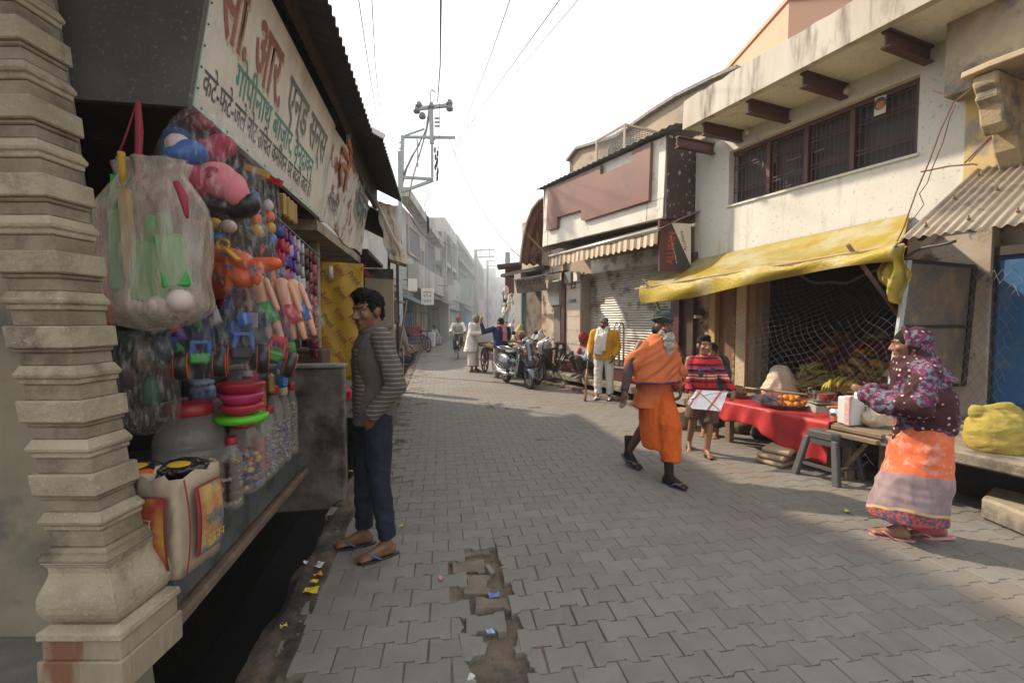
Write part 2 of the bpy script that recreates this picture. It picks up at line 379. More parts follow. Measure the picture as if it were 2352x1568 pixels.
loose(1076, 1296, 3, -.01, .16, (.02, .0), mesh=sunkm(4))
loose(1096, 1336, 3, -.008, 1.62, (.03, .03), mesh=sunkm(4))
loose(1135, 1382, 3, -.002, .1, (-.12, .1), sc=(1, .8, 1), mesh=sunkm(3))
loose(1116, 1428, 4, .0, .14, (.02, -.03))
loose(1104, 1478, 4, .0, .22, (.05, .03), frac=.35, seed=4, sc=(.95, 1.1, 1))
loose(1176, 1480, 4, .0, 3.3, (.04, -.06), frac=-.2, seed=6)
loose(1140, 1300, 4, -.012, .5, (.1, .2), frac=-.4, seed=8, sc=(.6, .6, 1), mesh=None)
peb = MB()
for i in range(46):
    p = gnd(rnd(1040, 1215), rnd(1262, 1560)); r = rnd(.004, .013)
    if inside(p, HOLE): peb.ell(p + V((0, 0, -.034 + r * .2)), (r, r * rnd(.6, 1), r * .6), rotz(rnd(0, 3)), 6, 4)
for i in range(70):
    p = LF.P(rnd(1.4, 7), rnd(.62, .8)); r = rnd(.003, .011); peb.ell(p + V((0, 0, .012)), (r, r * rnd(.6, 1), r * .6), rotz(rnd(0, 3)), 6, 4)
tag(peb.build('pebbles', M('pebble', (.16, .12, .09), (.1, .08, .065), 30, .9)), kind='stuff')
far = [(-9, 24.5), (-7.5, 50), (-7, 100), (-40, 130), (40, 130), (6, 60), (3, 24.5)]
tag(MB().add([V((x, y, -.003)) for x, y in far], [tuple(range(7))]).build('far_road', pavebig), kind='structure')
# ------------------------------------------------------------------ left: pillar, toy shop, its signs and roofs
def corrug(mb, p00, p01, p10, p11, nu, amp, nv=1, sag=0, per=8):  # p0* one end of the eave, p1* the other; waves run from *0 to *1
    p00, p01, p10, p11 = map(V, (p00, p01, p10, p11)); nrm = (p10 - p00).cross(p01 - p00).normalized()
    def fn(u, v):
        a = p00.lerp(p10, u); q = p01.lerp(p11, u); p = a.lerp(q, v)
        return p + nrm * (amp * math.sin(u * nu * 2 * math.pi) + fbm(p, .8) * amp * .5) - Z * sag * math.sin(math.pi * v)
    return mb.grid(fn, nu * per, nv)
pil = thing('stone_pillar', 'carved beige stone pillar with stacked mouldings and a bulging bell base', 'pillar', (-1.33, 1.53, .42))
def pring(z, w, x0=-1.335, y0=1.53):
    x = x0 - .028 - max(0, z - .5) * .122; w *= .7; h = w * (1 - .16 * smoothstep(.6, 1, z)); y1 = y0 + w - h
    return [V((x - w, y0 - w, z)), V((x + w, y0 - w, z)), V((x + w, y1 + h - 2 * (w - h), z)), V((x - w, y1 + h - 2 * (w - h), z))]
def ptier(name, prof):
    m = MB().loft([pring(z, w) for z, w in prof]); return m.build(name, stone3 if name in ('plinth_block', 'base_block') else stone2 if name in ('neck', 'fillet', 'ring_moulding') else stone, pil, bevel=.0035)
ptier('plinth_block', [(.32, .192), (.425, .192)])
ptier('base_block', [(.425, .178), (.488, .178)])
ptier('base_moulding', [(.488, .178), (.492, .192), (.515, .19), (.53, .155)])
ptier('bell', [(.53, .14), (.54, .155), (.556, .169), (.575, .178), (.595, .181), (.615, .179), (.635, .171), (.655, .158), (.675, .146), (.692, .14), (.708, .141), (.722, .149), (.73, .158)])
ptier('ring_moulding', [(.73, .158), (.742, .158), (.748, .144), (.765, .144), (.772, .132)])
for k in range(10):
    r = .856 + .235 * k
    ptier('neck', [(r - .08 if k else .772, .124), (r - .03, .124)])
    ptier('ridge_moulding', [(r - .03, .125), (r - .027, .132), (r - .012, .133), (r - .008, .143), (r + .003, .146), (r + .03, .126)])
    ptier('neck', [(r + .03, .123), (r + .07, .123)])
    ptier('fillet', [(r + .07, .124), (r + .072, .132), (r + .084, .132)])
    ptier('block', [(r + .084, .132), (r + .087, .147), (r + .155, .149), (r + .1555, .132)])
# wall the pillar stands against
ow = MB(); ow.hexa([V(q) for q in ((-3.4, 1.67, -.2), (-1.5, 1.67, -.2), (-1.5, 1.89, -.2), (-3.4, 1.89, -.2), (-3.4, 1.67, 3.5), (-1.86, 1.67, 3.5), (-1.86, 1.89, 3.5), (-3.4, 1.89, 3.5))])
tag(ow.build('boundary_wall', wallm, bevel=.01), 'beige plastered wall behind the stone pillar', 'wall')
tag(MB().hexa([V(p) for p in ((-3, .3, .31), (-1.3, .3, .31), (-1.3, 1.66, .31), (-3, 1.66, .31), (-3, .3, .4), (-1.3, .3, .319), (-1.3, 1.66, .319), (-3, 1.66, .319))]).build('stone_ledge', M('ledge', (.19, .18, .15), (.13, .125, .105), 6, .85, .3, 50), bevel=.01), 'low grey stone ledge under the carved pillar', 'ledge')

shop = thing('toy_shop', 'dark open fronted toy and sweet shop behind the hanging bags', 'shop', LF.P(3, 1.6))
MB().fbox(LF, 2.0, 3.62, 1.04, 1.6, .34, .56).build('counter_slab', slatem, shop, bevel=.006)
MB().fbox(LF, 1.72, 3.9, 1.02, 1.3, .255, .309).build('stone_edge', redstone, shop, bevel=.012)
MB().fbox(LF, 3.621, 3.9, 1.04, 1.6, .339, .43).build('step_slab', slatem, shop, bevel=.006)
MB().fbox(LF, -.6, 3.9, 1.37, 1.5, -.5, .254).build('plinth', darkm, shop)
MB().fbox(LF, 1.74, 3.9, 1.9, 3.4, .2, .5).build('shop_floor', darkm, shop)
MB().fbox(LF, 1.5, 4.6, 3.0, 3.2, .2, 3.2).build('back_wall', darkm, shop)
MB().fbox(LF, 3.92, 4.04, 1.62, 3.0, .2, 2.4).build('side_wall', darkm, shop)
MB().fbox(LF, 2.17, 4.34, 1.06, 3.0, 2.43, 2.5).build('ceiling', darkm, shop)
sh = MB()
for z in (.95, 1.3, 1.65, 2.0): sh.fbox(LF, 2.0, 3.9, 2.55, 2.95, z, z + .03)
sh.build('shelf', woodd, shop)
SB, ST_ = 2.40, 3.20
def sgn(u, v, off=0, s0=2.17): return LF.P(s0 + u, 1.0 - .175 * v - off, SB + v * .985)
MB().prism([sgn(-.004, -.02), sgn(-.004, 1.2), LF.P(2.166, 3.2, 3.6), LF.P(2.166, 3.2, SB - .02)], LF.r * -.03).build('end_panel', M('dark_green_tin', (.075, .075, .066), (.05, .05, .045), 3, .55, .1, 20, c5=(.15, .15, .14), sc5=60), shop)
MB().fbox(LF, 2.18, 4.34, .9, 1.3, 3.22, 3.5).build('box_top', tindark, shop)
# jars and packets dim inside on the shelves
for i in range(26):
    s_, z_ = 2.1 + .07 * i * 1.0, (.98, 1.33, 1.68, 2.03)[i % 4]; c_ = random.choice(((.25, .03, .03), (.3, .2, .03), (.05, .12, .25), (.2, .2, .18), (.06, .2, .08)))
    o = MB().fbox(LF, s_, s_ + rnd(.07, .12), 2.6, 2.75, z_, z_ + rnd(.14, .26)).build('packet', M('packet_%d' % (int(c_[0] * 99)), c_, rough=.4), bevel=.012)
    tag(o, 'dim packet on the shelves inside the toy shop', 'packet', 'packets on the dark shelves of the toy shop')
# big painted sign
sx_, sy_ = LF.r, (sgn(0, 1) - sgn(0, 0)).normalized()
signw = M('painted_sign', (.62, .58, .5), (.5, .46, .39), 4, .6, .1, 40, c3=(.33, .29, .22), sc3=3, lo3=.52, hi3=.75, streak=True)
sign = thing('shop_sign', 'long white tilted signboard with red, green and black Hindi lettering', 'sign', sgn(1.08, .4))
MB().hexa([sgn(u, v, o) for v in (0, .83) for u, o in ((0, 0), (2.17, 0), (2.17, -.03), (0, -.03))]).build('panel', signw, sign)
fr = MB(); gm = M('mint_border', (.36, .5, .43), (.5, .55, .48), 20, .6)
for u0, u1, v0, v1 in ((0, 2.17, 0, .028), (0, .022, .0285, .82), (2.15, 2.17, .0285, .82)):
    fr.hexa([sgn(u, v, o) for v in (v0, v1) for u, o in ((u0, .004), (u1, .004), (u1, .0005), (u0, .0005))])
fr.build('border', gm, sign)
nl = MB()
for i in range(9): nl.ell(sgn(.06 + .25 * i, .016, .006), .005, None, 6, 4); nl.ell(sgn(.01, .08 + .09 * i, .006), .005, None, 6, 4)
tag(nl.build('nails', ironm, sign), kind='stuff')
gold = M('gold_paint', (.36, .24, .09), (.5, .42, .28), 40, .6); red_ = M('red_brown_paint', (.2, .045, .03), (.28, .1, .07), 40, .6); grn = M('green_paint', (.02, .15, .1), (.06, .25, .18), 50, .6); blk = M('black_paint', (.03, .03, .03), (.08, .08, .08), 60, .6); teal = M('slate_blue_paint', (.045, .08, .085), (.16, .17, .15), 50, .6)
for dx, mm, dp in ((.02, gold, .001), (0, red_, .0025)):
    lettering('सी. आर.', sgn(.09 + dx, .40 - dx, 0), sx_, sy_, .46, mm, sign, .02, .80, dp)
for dx, mm, dp in ((.012, gold, .001), (0, teal, .0025)):
    lettering('एन्ड सन्स', sgn(1.0 + dx, .43 - dx, 0), sx_, sy_, .36, mm, sign, .015, 1.0, dp)
lettering('गोपीनाथ बाज़ार, वृन्दावन', sgn(.32, .225, 0), sx_, sy_, .21, grn, sign, .012, 1.42, .002)
lettering('कटे-फटे-जले नोट उचित कमीशन पर बदले जाते हैं।'.replace('चि', 'िच') if False else 'कटे-फटे-जले नोट उिचत कमीशन पर बदले जाते हैं।', sgn(.05, .085, 0), sx_, sy_, .155, blk, sign, .008, 1.72, .002)
# second, rusted sign
rusty = M('rusted_sign', (.6, .57, .5), (.48, .45, .4), 4, .7, .2, 30, c3=(.2, .085, .04), sc3=4.5, lo3=.53, hi3=.6, streak=True)
s2 = thing('shop_sign', 'shorter rust streaked white signboard beside the long sign', 'sign', sgn(3.4, .4))
def sgn2(u, v, off=0): return LF.P(4.42 + u, 1.02 - .17 * v - off - .03 * math.sin(u * 2.2) * v, SB - .0 + v * .97)
MB().grid(lambda u, v: sgn2(u * 2.33, v * .84 + .03 * math.sin(u * 9) * (1 - v)), 20, 6).build('panel', rusty, s2, solid=.012)
y2 = (sgn2(0, 1) - sgn2(0, 0)).normalized()
for dx, mm in ((.015, gold), (0, M('orange_paint', (.42, .12, .05), (.3, .1, .05), 30, .7))):
    lettering('तें', sgn2(.25 + dx, .46 - dx, .03 - dx), sx_, y2, .5, mm, s2, .02, .5, .004)
lettering('जैल', sgn2(1.25, .33, .04), sx_, y2, .5, M('green_sign', (.03, .1, .08), rough=.7), s2, .02, .85, .004)
lettering('गोपी', sgn2(.1, .14, .02), sx_, y2, .2, blk, s2, .01, .4, .004)
# roofs over the signs
rf = thing('tin_roof', 'dark corrugated tin eave above the long signboard', 'roof', LF.P(3, .7, 3.35))
corrug(MB(), LF.P(-1.5, .58, 3.3), LF.P(-1.5, 1.7, 3.62), LF.P(4.78, .58, 3.3), LF.P(4.78, 1.7, 3.62), 62, .014).build('sheet', tindark, rf, smooth=True, solid=.006)
MB().beam(LF.P(-1.4, .8, 3.31), LF.P(4.7, .8, 3.31), .05, .06).beam(LF.P(-1.4, 1.25, 3.41), LF.P(4.7, 1.25, 3.41), .05, .06).build('batten', woodd, rf)
rf = thing('tin_roof', 'small dark tin awning above the rust streaked sign', 'roof', LF.P(6, .7, 3.6))
corrug(MB(), LF.P(5.0, .52, 3.36), LF.P(5.0, 1.7, 3.95), LF.P(7.4, .5, 3.34), LF.P(7.4, 1.7, 3.9), 24, .016).build('sheet', tindark, rf, smooth=True, solid=.006)
MB().beam(LF.P(4.98, .5, 3.385), LF.P(4.98, 1.7, 3.975), .03, .05).build('edge_strip', white, rf)
MB().fbox(LF, 5.1, 7.3, .85, .9, 3.18, 3.52).build('drop_board', tindark, rf)
rf = thing('tin_roof', 'ragged lower tin awning over the torn sheet stall', 'roof', LF.P(8.3, .7, 3.2))
corrug(MB(), LF.P(7.42, .62, 3.05), LF.P(7.42, 1.7, 3.6), LF.P(9.3, .66, 2.95), LF.P(9.3, 1.7, 3.45), 18, .02, 1).build('sheet', tindark, rf, smooth=True, solid=.006)
rg = MB()
for i in range(16): rg.fbox(LF, 7.4 + .12 * i, 7.5 + .12 * i, .6 + rnd(0, .05), .62 + rnd(0, .05), 2.75 + rnd(0, .2), 3.02)
rg.build('torn_flap', tindark, rf)
MB().beam(LF.P(7.6, .7, 3.0), LF.P(7.6, .72, 2.3), .04).beam(LF.P(9.1, .7, 2.9), LF.P(9.1, .72, .0), .05).build('post', woodd, rf)
# stall with torn cloth sheet
shm = M('torn_sheet', (.5, .44, .36), (.36, .31, .25), 3, .85, .2, 20, c3=(.2, .17, .14), sc3=5, streak=True)
ts = thing('torn_sheet', 'torn beige sheet sign hanging from a leaning pole', 'sheet', LF.P(7.8, .62, 2.6))
TS = [at(893, 598, 6.7), at(932, 610, 7.1), at(906, 474, 7.1), at(863, 460, 6.7)]
MB().grid(lambda u, v: TS[0].lerp(TS[1], u).lerp(TS[3].lerp(TS[2], u), v) + V((.015 * math.sin(v * 17 + u * 4), -.03 * math.sin(u * 16 + v * 3), .025 * math.sin(u * 23) if v == 0 else 0)), 24, 16).build('cloth', shm, ts, smooth=True, solid=.008)
MB().tube([at(862, 456, 6.6), at(920, 580, 6.9)], .022).build('pole', M('pvc', (.6, .55, .48), rough=.6), ts, smooth=True)
MB().beam(TS[0], TS[1], .04).build('bottom_rail', woodd, ts)
lettering('ENSE', TS[0].lerp(TS[1], .12) + V((-.02, -.07, .1)), TS[1] - TS[0], TS[3] - TS[0], .12, blk, ts, .006, .2)
# low wall beside the counter
pw = thing('divider_wall', 'stained low plaster wall between the two shops on the drain edge', 'wall', LF.P(3.96, 1.2))
MB().fbox(LF, 3.91, 4.05, .745, 1.62, -.06, 1.11).build('wall', M('stained_plaster', (.22, .18, .15), (.1, .08, .068), 5, .9, .4, 40, c3=(.045, .032, .028), sc3=2.6, lo3=.48, hi3=.6), pw, bevel=.012)
MB().fbox(LF, 3.895, 4.065, .735, 1.62, 1.111, 1.14).build('coping', M('worn_coping', (.16, .15, .14), (.3, .28, .25), 14, .8), pw, bevel=.006)
# second shop
sh2 = thing('shop', 'small plastered shop with a recessed front beyond the low wall', 'shop', LF.P(5.5, 1.6))
pl2 = M('cream_wall', (.34, .29, .22), (.27, .23, .17), 4, .9, .2, 40, c3=(.17, .14, .11), sc3=3)
MB().fbox(LF, 4.1, 6.8, 1.02, 1.9, .42, .56).build('ledge', slatem, sh2, bevel=.006)
MB().fbox(LF, 4.1, 6.8, 1.37, 1.5, -.5, .418).build('plinth', darkm, sh2)
MB().fbox(LF, 4.36, 6.78, 1.03, 2.4, 2.30, 2.395).build('lintel', pl2, sh2)
MB().fbox(LF, 5.0, 5.1, 1.18, 1.37, .57, 2.29).build('wall', pl2, sh2)
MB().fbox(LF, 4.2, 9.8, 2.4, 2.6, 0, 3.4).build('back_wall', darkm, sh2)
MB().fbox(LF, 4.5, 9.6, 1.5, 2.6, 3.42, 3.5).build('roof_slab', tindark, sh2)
MB().prism([LF.P(s, 1.75, z) for s, z in ((4.3, 3.51), (4.3, 5.0), (6.6, 4.8), (6.6, 4.2), (8.5, 4.1), (9.4, 3.6), (9.4, 3.51))], LF.n * .2).build('upper_wall', pl2, sh2)  # unseen upper wall, added and shaped to set the shadow edge on the street
ob = thing('wooden_box', 'dark wooden box on the ledge behind the low wall', 'box', LF.P(4.4, 1.12, .56))
MB().fbox(LF, 4.25, 4.55, .98, 1.35, .565, 1.24).build('case', woodd, ob, bevel=.01); MB().fbox(LF, 4.24, 4.246, 1.02, 1.31, .9, 1.2).build('front_panel', M('panel_wood', (.09, .05, .03), rough=.5), ob)
# yellow printed banner
bm_ = M('yellow_banner', (.5, .31, .03), (.42, .24, .02), 3, .55, .3, 14, c3=(.3, .17, .015), sc3=2.5)
bn = thing('banner', 'tall yellow printed banner hanging behind the standing man', 'banner', LF.P(5.3, 1.1, 2.1))
P0 = at(738, 872, 5.05); P1 = at(838, 872, 5.15); P2 = at(744, 600, 5.05)
bx, bh = (P1 - P0), P2.z - P0.z
MB().grid(lambda u, v: P0 + bx * u + Z * bh * v + V((0, -1, 0)) * (.012 * math.sin(u * 9 + v * 4) + .01 * math.sin(v * 11)), 14, 20).build('sheet', bm_, bn, smooth=True, solid=.004)
bxn = bx.normalized(); dg_ = (bxn * math.cos(-.9) + Z * math.sin(-.9)); dy_ = (bxn * math.sin(.9) + Z * math.cos(.9))
for i in range(4):
    for j in range(5):
        q = P0 + bxn * (.02 + .14 * i) + Z * (.22 + .24 * j + .07 * (i % 2)) + V((0, -.035, 0))
        lettering('Easy' if (i + j) % 2 else 'Print', q, dg_, dy_, .085, M('banner_red', (.3, .05, .02)) if (i + j) % 2 else M('banner_brown', (.12, .06, .02)), bn, .006)
tag(MB().tube([at(758, 612, 4.95), at(760, 640, 4.95)], .028, 10).build('lamp_cover', M('dusty_glass', (.45, .42, .34), rough=.4), smooth=True), 'small cylindrical lamp hanging above the yellow banner', 'lamp')
# third stall along the left
st3 = thing('stall', 'beige board sided stall behind the standing man', 'stall', LF.P(7.6, .9))
a0, a1 = at(842, 900, 7.1), at(906, 900, 7.1)
MB().hexa([V((a0.x, 7.1, .1)), V((a1.x, 7.1, .1)), V((a1.x, 7.15, .1)), V((a0.x, 7.15, .1)), V((a0.x, 7.1, 2.15)), V((a1.x, 7.1, 2.12)), V((a1.x, 7.15, 2.12)), V((a0.x, 7.15, 2.15))]).build('side_board', M('beige_board', (.42, .35, .25), (.34, .28, .2), 3, .85), st3)
MB().fbox(LF, 7.3, 9.3, .75, 2.3, .0, .5).build('counter', pl2, st3, bevel=.01)
MB().fbox(LF, 9.3, 9.4, .8, 2.3, .0, 2.5).build('far_side', tinm, st3)
MB().fbox(LF, 7.3, 9.4, 1.0, 2.3, 2.52, 2.58).build('top', tindark, st3)
aw = thing('awning', 'small black cloth awning on a leaning stick beside the stall', 'awning', at(916, 700, 8.6))
MB().grid(lambda u, v: at(906, 690, 8.6).lerp(at(934, 690, 9.4), u) + V((-.3 * v, 0, .12 * v - .05 * math.sin(3.1 * v))) - Z * (.0 if v else .05), 6, 4).build('cloth', M('black_cloth', (.03, .03, .03), (.06, .055, .05), 9, .9), aw, solid=.01)
MB().fbox(LF, 8.4, 9.2, .70, .71, 1.45, 1.82).build('drop_cloth', M('black_cloth', (0, 0, 0)), aw)
MB().beam(at(934, 690, 8.6), at(918, 800, 8.8), .03).build('stick', M('grey_stick', (.3, .27, .25)), aw)

# ------------------------------------------------------------------ left beyond the lane: shops, cream building, brown building
concr = M('cream_concrete', (.42, .41, .38), (.32, .31, .29), .8, .9, .1, 5, c3=(.2, .195, .18), sc3=1.2, streak=2)
brownw = M('brown_facade', (.3, .25, .2), (.24, .2, .165), .7, .9, 0, 5, c3=(.19, .16, .13), sc3=.6, streak=True)
winm = M('dark_window', (.05, .05, .055), (.08, .08, .085), 1.5, .5)
def window_on(parent, x, y0, y1, z0, z1, face=1, frame=.08, m=winm, fm=None):
    w = MB().hexa([V((x + a, y, z)) for z in (z0, z1) for a, y in ((0, y0), (.12 * face, y0), (.12 * face, y1), (0, y1))]) if False else MB()
    for ya, yb, za, zb in ((y0 - frame, y0, z0 - frame, z1 + frame), (y1, y1 + frame, z0 - frame, z1 + frame), (y0, y1, z0 - frame, z0), (y0, y1, z1, z1 + frame)):
        w.box((x + .04 * face, (ya + yb) / 2, (za + zb) / 2), (.1, yb - ya, zb - za))
    o = w.build('window', fm or concr, parent)
    MB().box((x - .02 * face, (y0 + y1) / 2, (z0 + z1) / 2), (.06, y1 - y0, z1 - z0)).build('pane', m, o)
    return o
A = thing('building', 'cream unfinished concrete building with tall open columns', 'building', (-8, 32, 0))
MB().box((-8.2, 31.2, 3.5), (5.0, 15, 7.0)).build('wall', concr, A)
tw = MB()
for y, z0, z1 in ((34, 0, 3.6),): tw.box((-6.0, 37.6, 1.8), (2.6, 7, 3.6))
tw.box((-6.2, 37.6, 8.5), (2.6, 7.2, 1.0)).box((-7.2, 37.6, 5.6), (.6, 7, 4.2)).box((-6, 40.9, 5.6), (2.4, .3, 4.2)).box((-6, 37.6, 5.75), (2.2, 6.6, .3))
tw.build('stair_tower', concr, A)
for x, y in ((-5.0, 34.2), (-6.35, 34.2), (-5.0, 37.5), (-5.0, 40.8)):
    MB().box((x, y, 5.9), (.34, .34, 4.6)).build('column', concr, A)
MB().box((-6.5, 29, 7.2), (1.6, 10, .4)).build('roof_slab', concr, A)
for y0, y1, z0, z1 in ((30.6, 33.4, 4.6, 6.6), (25.2, 28.0, 5.2, 6.6), (28.6, 29.4, 4.9, 5.8), (35.2, 36.4, 1.0, 2.6)):
    window_on(A, -5.66, y0, y1, z0, z1, 1, .1, M('void_grey', (.13, .135, .14), (.18, .18, .18), .8, .9))
MB().box((-5.1, 40.0, 3.9), (1.0, 7.0, 1.7)).build('balcony', concr, A)
MB().box((-5.35, 29.6, 3.9), (.6, 9.0, 1.3)).build('parapet', concr, A)
MB().add([V((-5.6, 22.6, 7.5)), V((-5.6, 22.6, 7.95)), V((-5.5, 33.9, 7.25)), V((-5.5, 33.9, 6.8)), V((-5.0, 22.6, 7.5)), V((-5.0, 22.6, 7.95)), V((-5.0, 33.9, 7.25)), V((-5.0, 33.9, 6.8))], [(0, 1, 2, 3), (4, 7, 6, 5), (0, 4, 5, 1), (1, 5, 6, 2), (2, 6, 7, 3), (3, 7, 4, 0)]).build('stair_beam', concr, A)
B = thing('building', 'brown three storey building with narrow upper windows', 'building', (-8, 54, 0))
MB().box((-8.4, 55, 4.6), (5.6, 22, 9.2)).build('wall', brownw, B)
MB().box((-5.5, 55, 9.4), (.6, 22, .5)).build('parapet', brownw, B)
MB().box((-5.45, 55, 7.4), (.9, 21.6, .25)).build('cornice', brownw, B)
for k in range(8):
    window_on(B, -5.58, 45.4 + 2.3 * k, 46.6 + 2.3 * k, 4.6, 6.7, 1, .12, winm, brownw)
    window_on(B, -5.58, 45.4 + 2.3 * k, 46.6 + 2.3 * k, 7.9, 8.9, 1, .1, winm, brownw)
C_ = thing('building', 'pale orange house farther along the street', 'building', (-7, 72, 0))
MB().box((-7.6, 74, 5.2), (5.4, 13, 10.4)).build('wall', M('orange_facade', (.42, .25, .17), (.36, .22, .15), .6, .9), C_)
for k in range(4): window_on(C_, -4.88, 68.8 + 3 * k, 70.2 + 3 * k, 5, 7, 1, .15, winm, brownw); window_on(C_, -4.88, 68.8 + 3 * k, 70.2 + 3 * k, 8, 9.6, 1, .15, winm, brownw)
D_ = thing('building', 'hazy pale building closing the far end of the street', 'building', (-2, 104, 0))
MB().box((-2, 108, 5.6), (13, 8, 11.2)).build('wall', concr, D_); MB().box((-5.2, 106, 12), (3, 5, 2.2)).build('stair_room', concr, D_)
for i in range(5):
    for z in (2.2, 5.4, 8.6): MB().box((-6.6 + 2.4 * i, 103.97, z), (1.2, .12, 1.5)).build('window', winm, D_)
E_ = thing('building', 'faded pink low building beside the far pale one', 'building', (-3.9, 88, 0))
MB().box((-5.2, 90, 3.4), (3.4, 10, 6.8)).build('wall', M('pink_facade', (.5, .3, .26), (.42, .26, .23), .6, .9), E_)
for z in (2.2, 4.8): MB().box((-4.4, 84.97, z), (1.1, .12, 1.3)).build('window', winm, E_)
# shop fronts below the cream and brown buildings
shopc = [(15.6, 18.6, 'grey'), (18.8, 21.4, 'dark'), (21.6, 25.4, 'blue'), (25.6, 29.4, 'tan'), (29.6, 34.5, 'dark'), (35, 42, 'tan'), (44, 52, 'dark'), (53, 62, 'blue')]
sc_ = {'grey': M('grey_shopfront', (.2, .19, .18), (.15, .145, .14), 1, .8), 'dark': M('dark_shopfront', (.055, .05, .048), (.09, .08, .07), 1, .8), 'blue': M('blue_shopfront', (.035, .14, .3), (.03, .1, .22), 1.4, .6), 'tan': M('tan_shopfront', (.26, .2, .15), (.2, .155, .12), 1, .8)}
desc = ['grey shuttered shop nearest the parked rickshaw', 'dark open shop behind the cycle rickshaw', 'blue doored shop under the small white sign', 'tan shuttered shop with a low ledge', 'dark shop under the cream building', 'tan shopfront under the cream balcony', 'dark shopfront under the brown building', 'blue shopfront far down the hazy street']
for i, (y0, y1, k) in enumerate(shopc):
    xw = -5.35
    g = thing('shopfront', desc[i], 'shop', (xw, (y0 + y1) / 2, 0))
    MB().box((xw - .35, (y0 + y1) / 2, 1.65), (.5, y1 - y0, 3.3)).build('wall', sc_['grey' if k != 'tan' else 'tan'], g)
    n = 3
    for j in range(n):
        ya = y0 + .25 + (y1 - y0 - .4) * j / n; yb = ya + (y1 - y0 - .4) / n - .12
        d = MB().box((xw - .08, (ya + yb) / 2, 1.35), (.08, yb - ya, 2.1)).build('door', sc_[k], g)
        pm = MB()
        for q in range(3): pm.box((xw - .03, (ya + yb) / 2, .65 + .7 * q), (.03, (yb - ya) * .75, .5))
        pm.build('door_panel', sc_[k], d)
    MB().box((xw + .35, (y0 + y1) / 2, .16), (.9, y1 - y0, .34)).build('step', M('step_stone', (.24, .21, .18), (.16, .14, .12), 2, .9), g, bevel=.02)
    zr = 2.75 + .3 * math.sin(i * 2.3)
    aw_ = MB(); corrug(aw_, (xw + 1.15 - .2 * (i % 2), y0, zr - .25), (xw - .1, y0, zr + .3), (xw + 1.15 - .2 * (i % 3), y1, zr - .2), (xw - .1, y1, zr + .35), 10, .025, 1, 0, 6)
    aw_.build('awning_sheet', (tindark, tinm, M('teal_sheet', (.05, .13, .15), (.08, .1, .1), 2, .7))[i % 3], g, solid=.01)
for (x0, y0, x1, y1, Y, txt, tm, lab) in ((968, 662, 996, 700, 23.2, 'दुकान', red_, 'small white shop sign with red lettering over the blue doors'), (1057, 640, 1078, 690, 37, '', red_, 'pale green hanging board farther along the street'), (1030, 655, 1046, 690, 31, '', red_, 'dusty white board between the two awnings'), (938, 640, 958, 668, 19, '', red_, 'cream board over the grey shuttered shop')):
    p0, p1 = at(x0, y1, Y), at(x1, y0, Y); g = thing('sign_board', lab, 'sign', p0)
    MB().box(((p0.x + p1.x) / 2, Y, (p0.z + p1.z) / 2), (abs(p1.x - p0.x), .08, p1.z - p0.z), None).build('board', M('board_' + lab.split()[1], (.6, .58, .54) if 'green' not in lab else (.42, .5, .4), rough=.7), g)
    MB().beam((p0.x, Y, p1.z - .05), (p0.x - .8, Y + .02, p1.z), .04).build('bracket', ironm, g)
    if txt: scribble((p0.x + .1, Y - .045, p0.z + .36), (1, 0, 0), Z, .42, .3, 3, tm, g); scribble((p0.x + .1, Y - .045, p0.z + .12), (1, 0, 0), Z, .4, .13, 5, blk, g, seed=4)
def RM_(a, p): return Matrix.Rotation(a, 3, 'Z') @ Matrix.Rotation(p, 3, 'X')
# ------------------------------------------------------------------ right: shuttered shop, white house, fruit shop front, yellow house
def rq(f, d, pts): return [f.hit(x, y, d) for x, y in pts]
def panel(f, pts, d, thick, name, m, parent, bevel=.004):   # flat panel on a street front, outline by its corners, thick towards the street
    p = rq(f, d, pts); return MB().prism(p, f.n * thick).build(name, m, parent, bevel=bevel)
ws = M('white_plaster', (.64, .63, .6), (.57, .56, .53), 1.2, .9, .3, 30, c3=(.44, .4, .34), sc3=3.6, lo3=.54, hi3=.72, streak=2, c5=(.4, .37, .33), sc5=23)
tanw = M('tan_plaster', (.4, .32, .23), (.33, .27, .2), 1.4, .9, .15, 20, c3=(.25, .22, .19), sc3=1.5)
peel = M('peeling_plaster', (.45, .4, .34), (.36, .27, .18), 3, .9, .4, 30, c3=(.16, .08, .05), sc3=3.2, lo3=.53, hi3=.6)
tilew = M('pale_tile', (.5, .43, .36), (.46, .39, .32), 3, .35, 0, c3=(.38, .31, .26), sc3=4)
brownp = M('brown_panel', (.2, .095, .075), (.185, .088, .07), 2, .45, 0, c3=(.16, .08, .065), sc3=1.5)
whitep = M('cream_panel', (.68, .65, .58), (.62, .59, .53), 2, .4, 0, c3=(.5, .46, .38), sc3=3, streak=True)
flak = M('flaking_board', (.05, .03, .028), (.07, .045, .04), 9, .8, .3, 40, c3=(.4, .37, .33), sc3=9, lo3=.6, hi3=.63)
sp_ = thing('shuttered_shop', 'closed shop with a ribbed steel shutter under a brown and cream fascia', 'shop', RT.P(8, 6.6))
def R(px, d, py=735): return RT.sz(px, py, d)[0]
s_l, s_r = R(1352, 6.6), R(1545, 6.6)
zb, zt = .56, 2.62
slm = M('shutter_steel', (.64, .62, .58), (.57, .55, .51), 3, .5, .1, 50, metal=.2, c3=(.27, .23, .19), sc3=2.5)
n = 38; h = (zt - zb) / n
sh_o = MB().fbox(RT, s_r, s_l, 6.66, 6.7, zb, zt + .3).build('shutter', slm, sp_)
slat = None
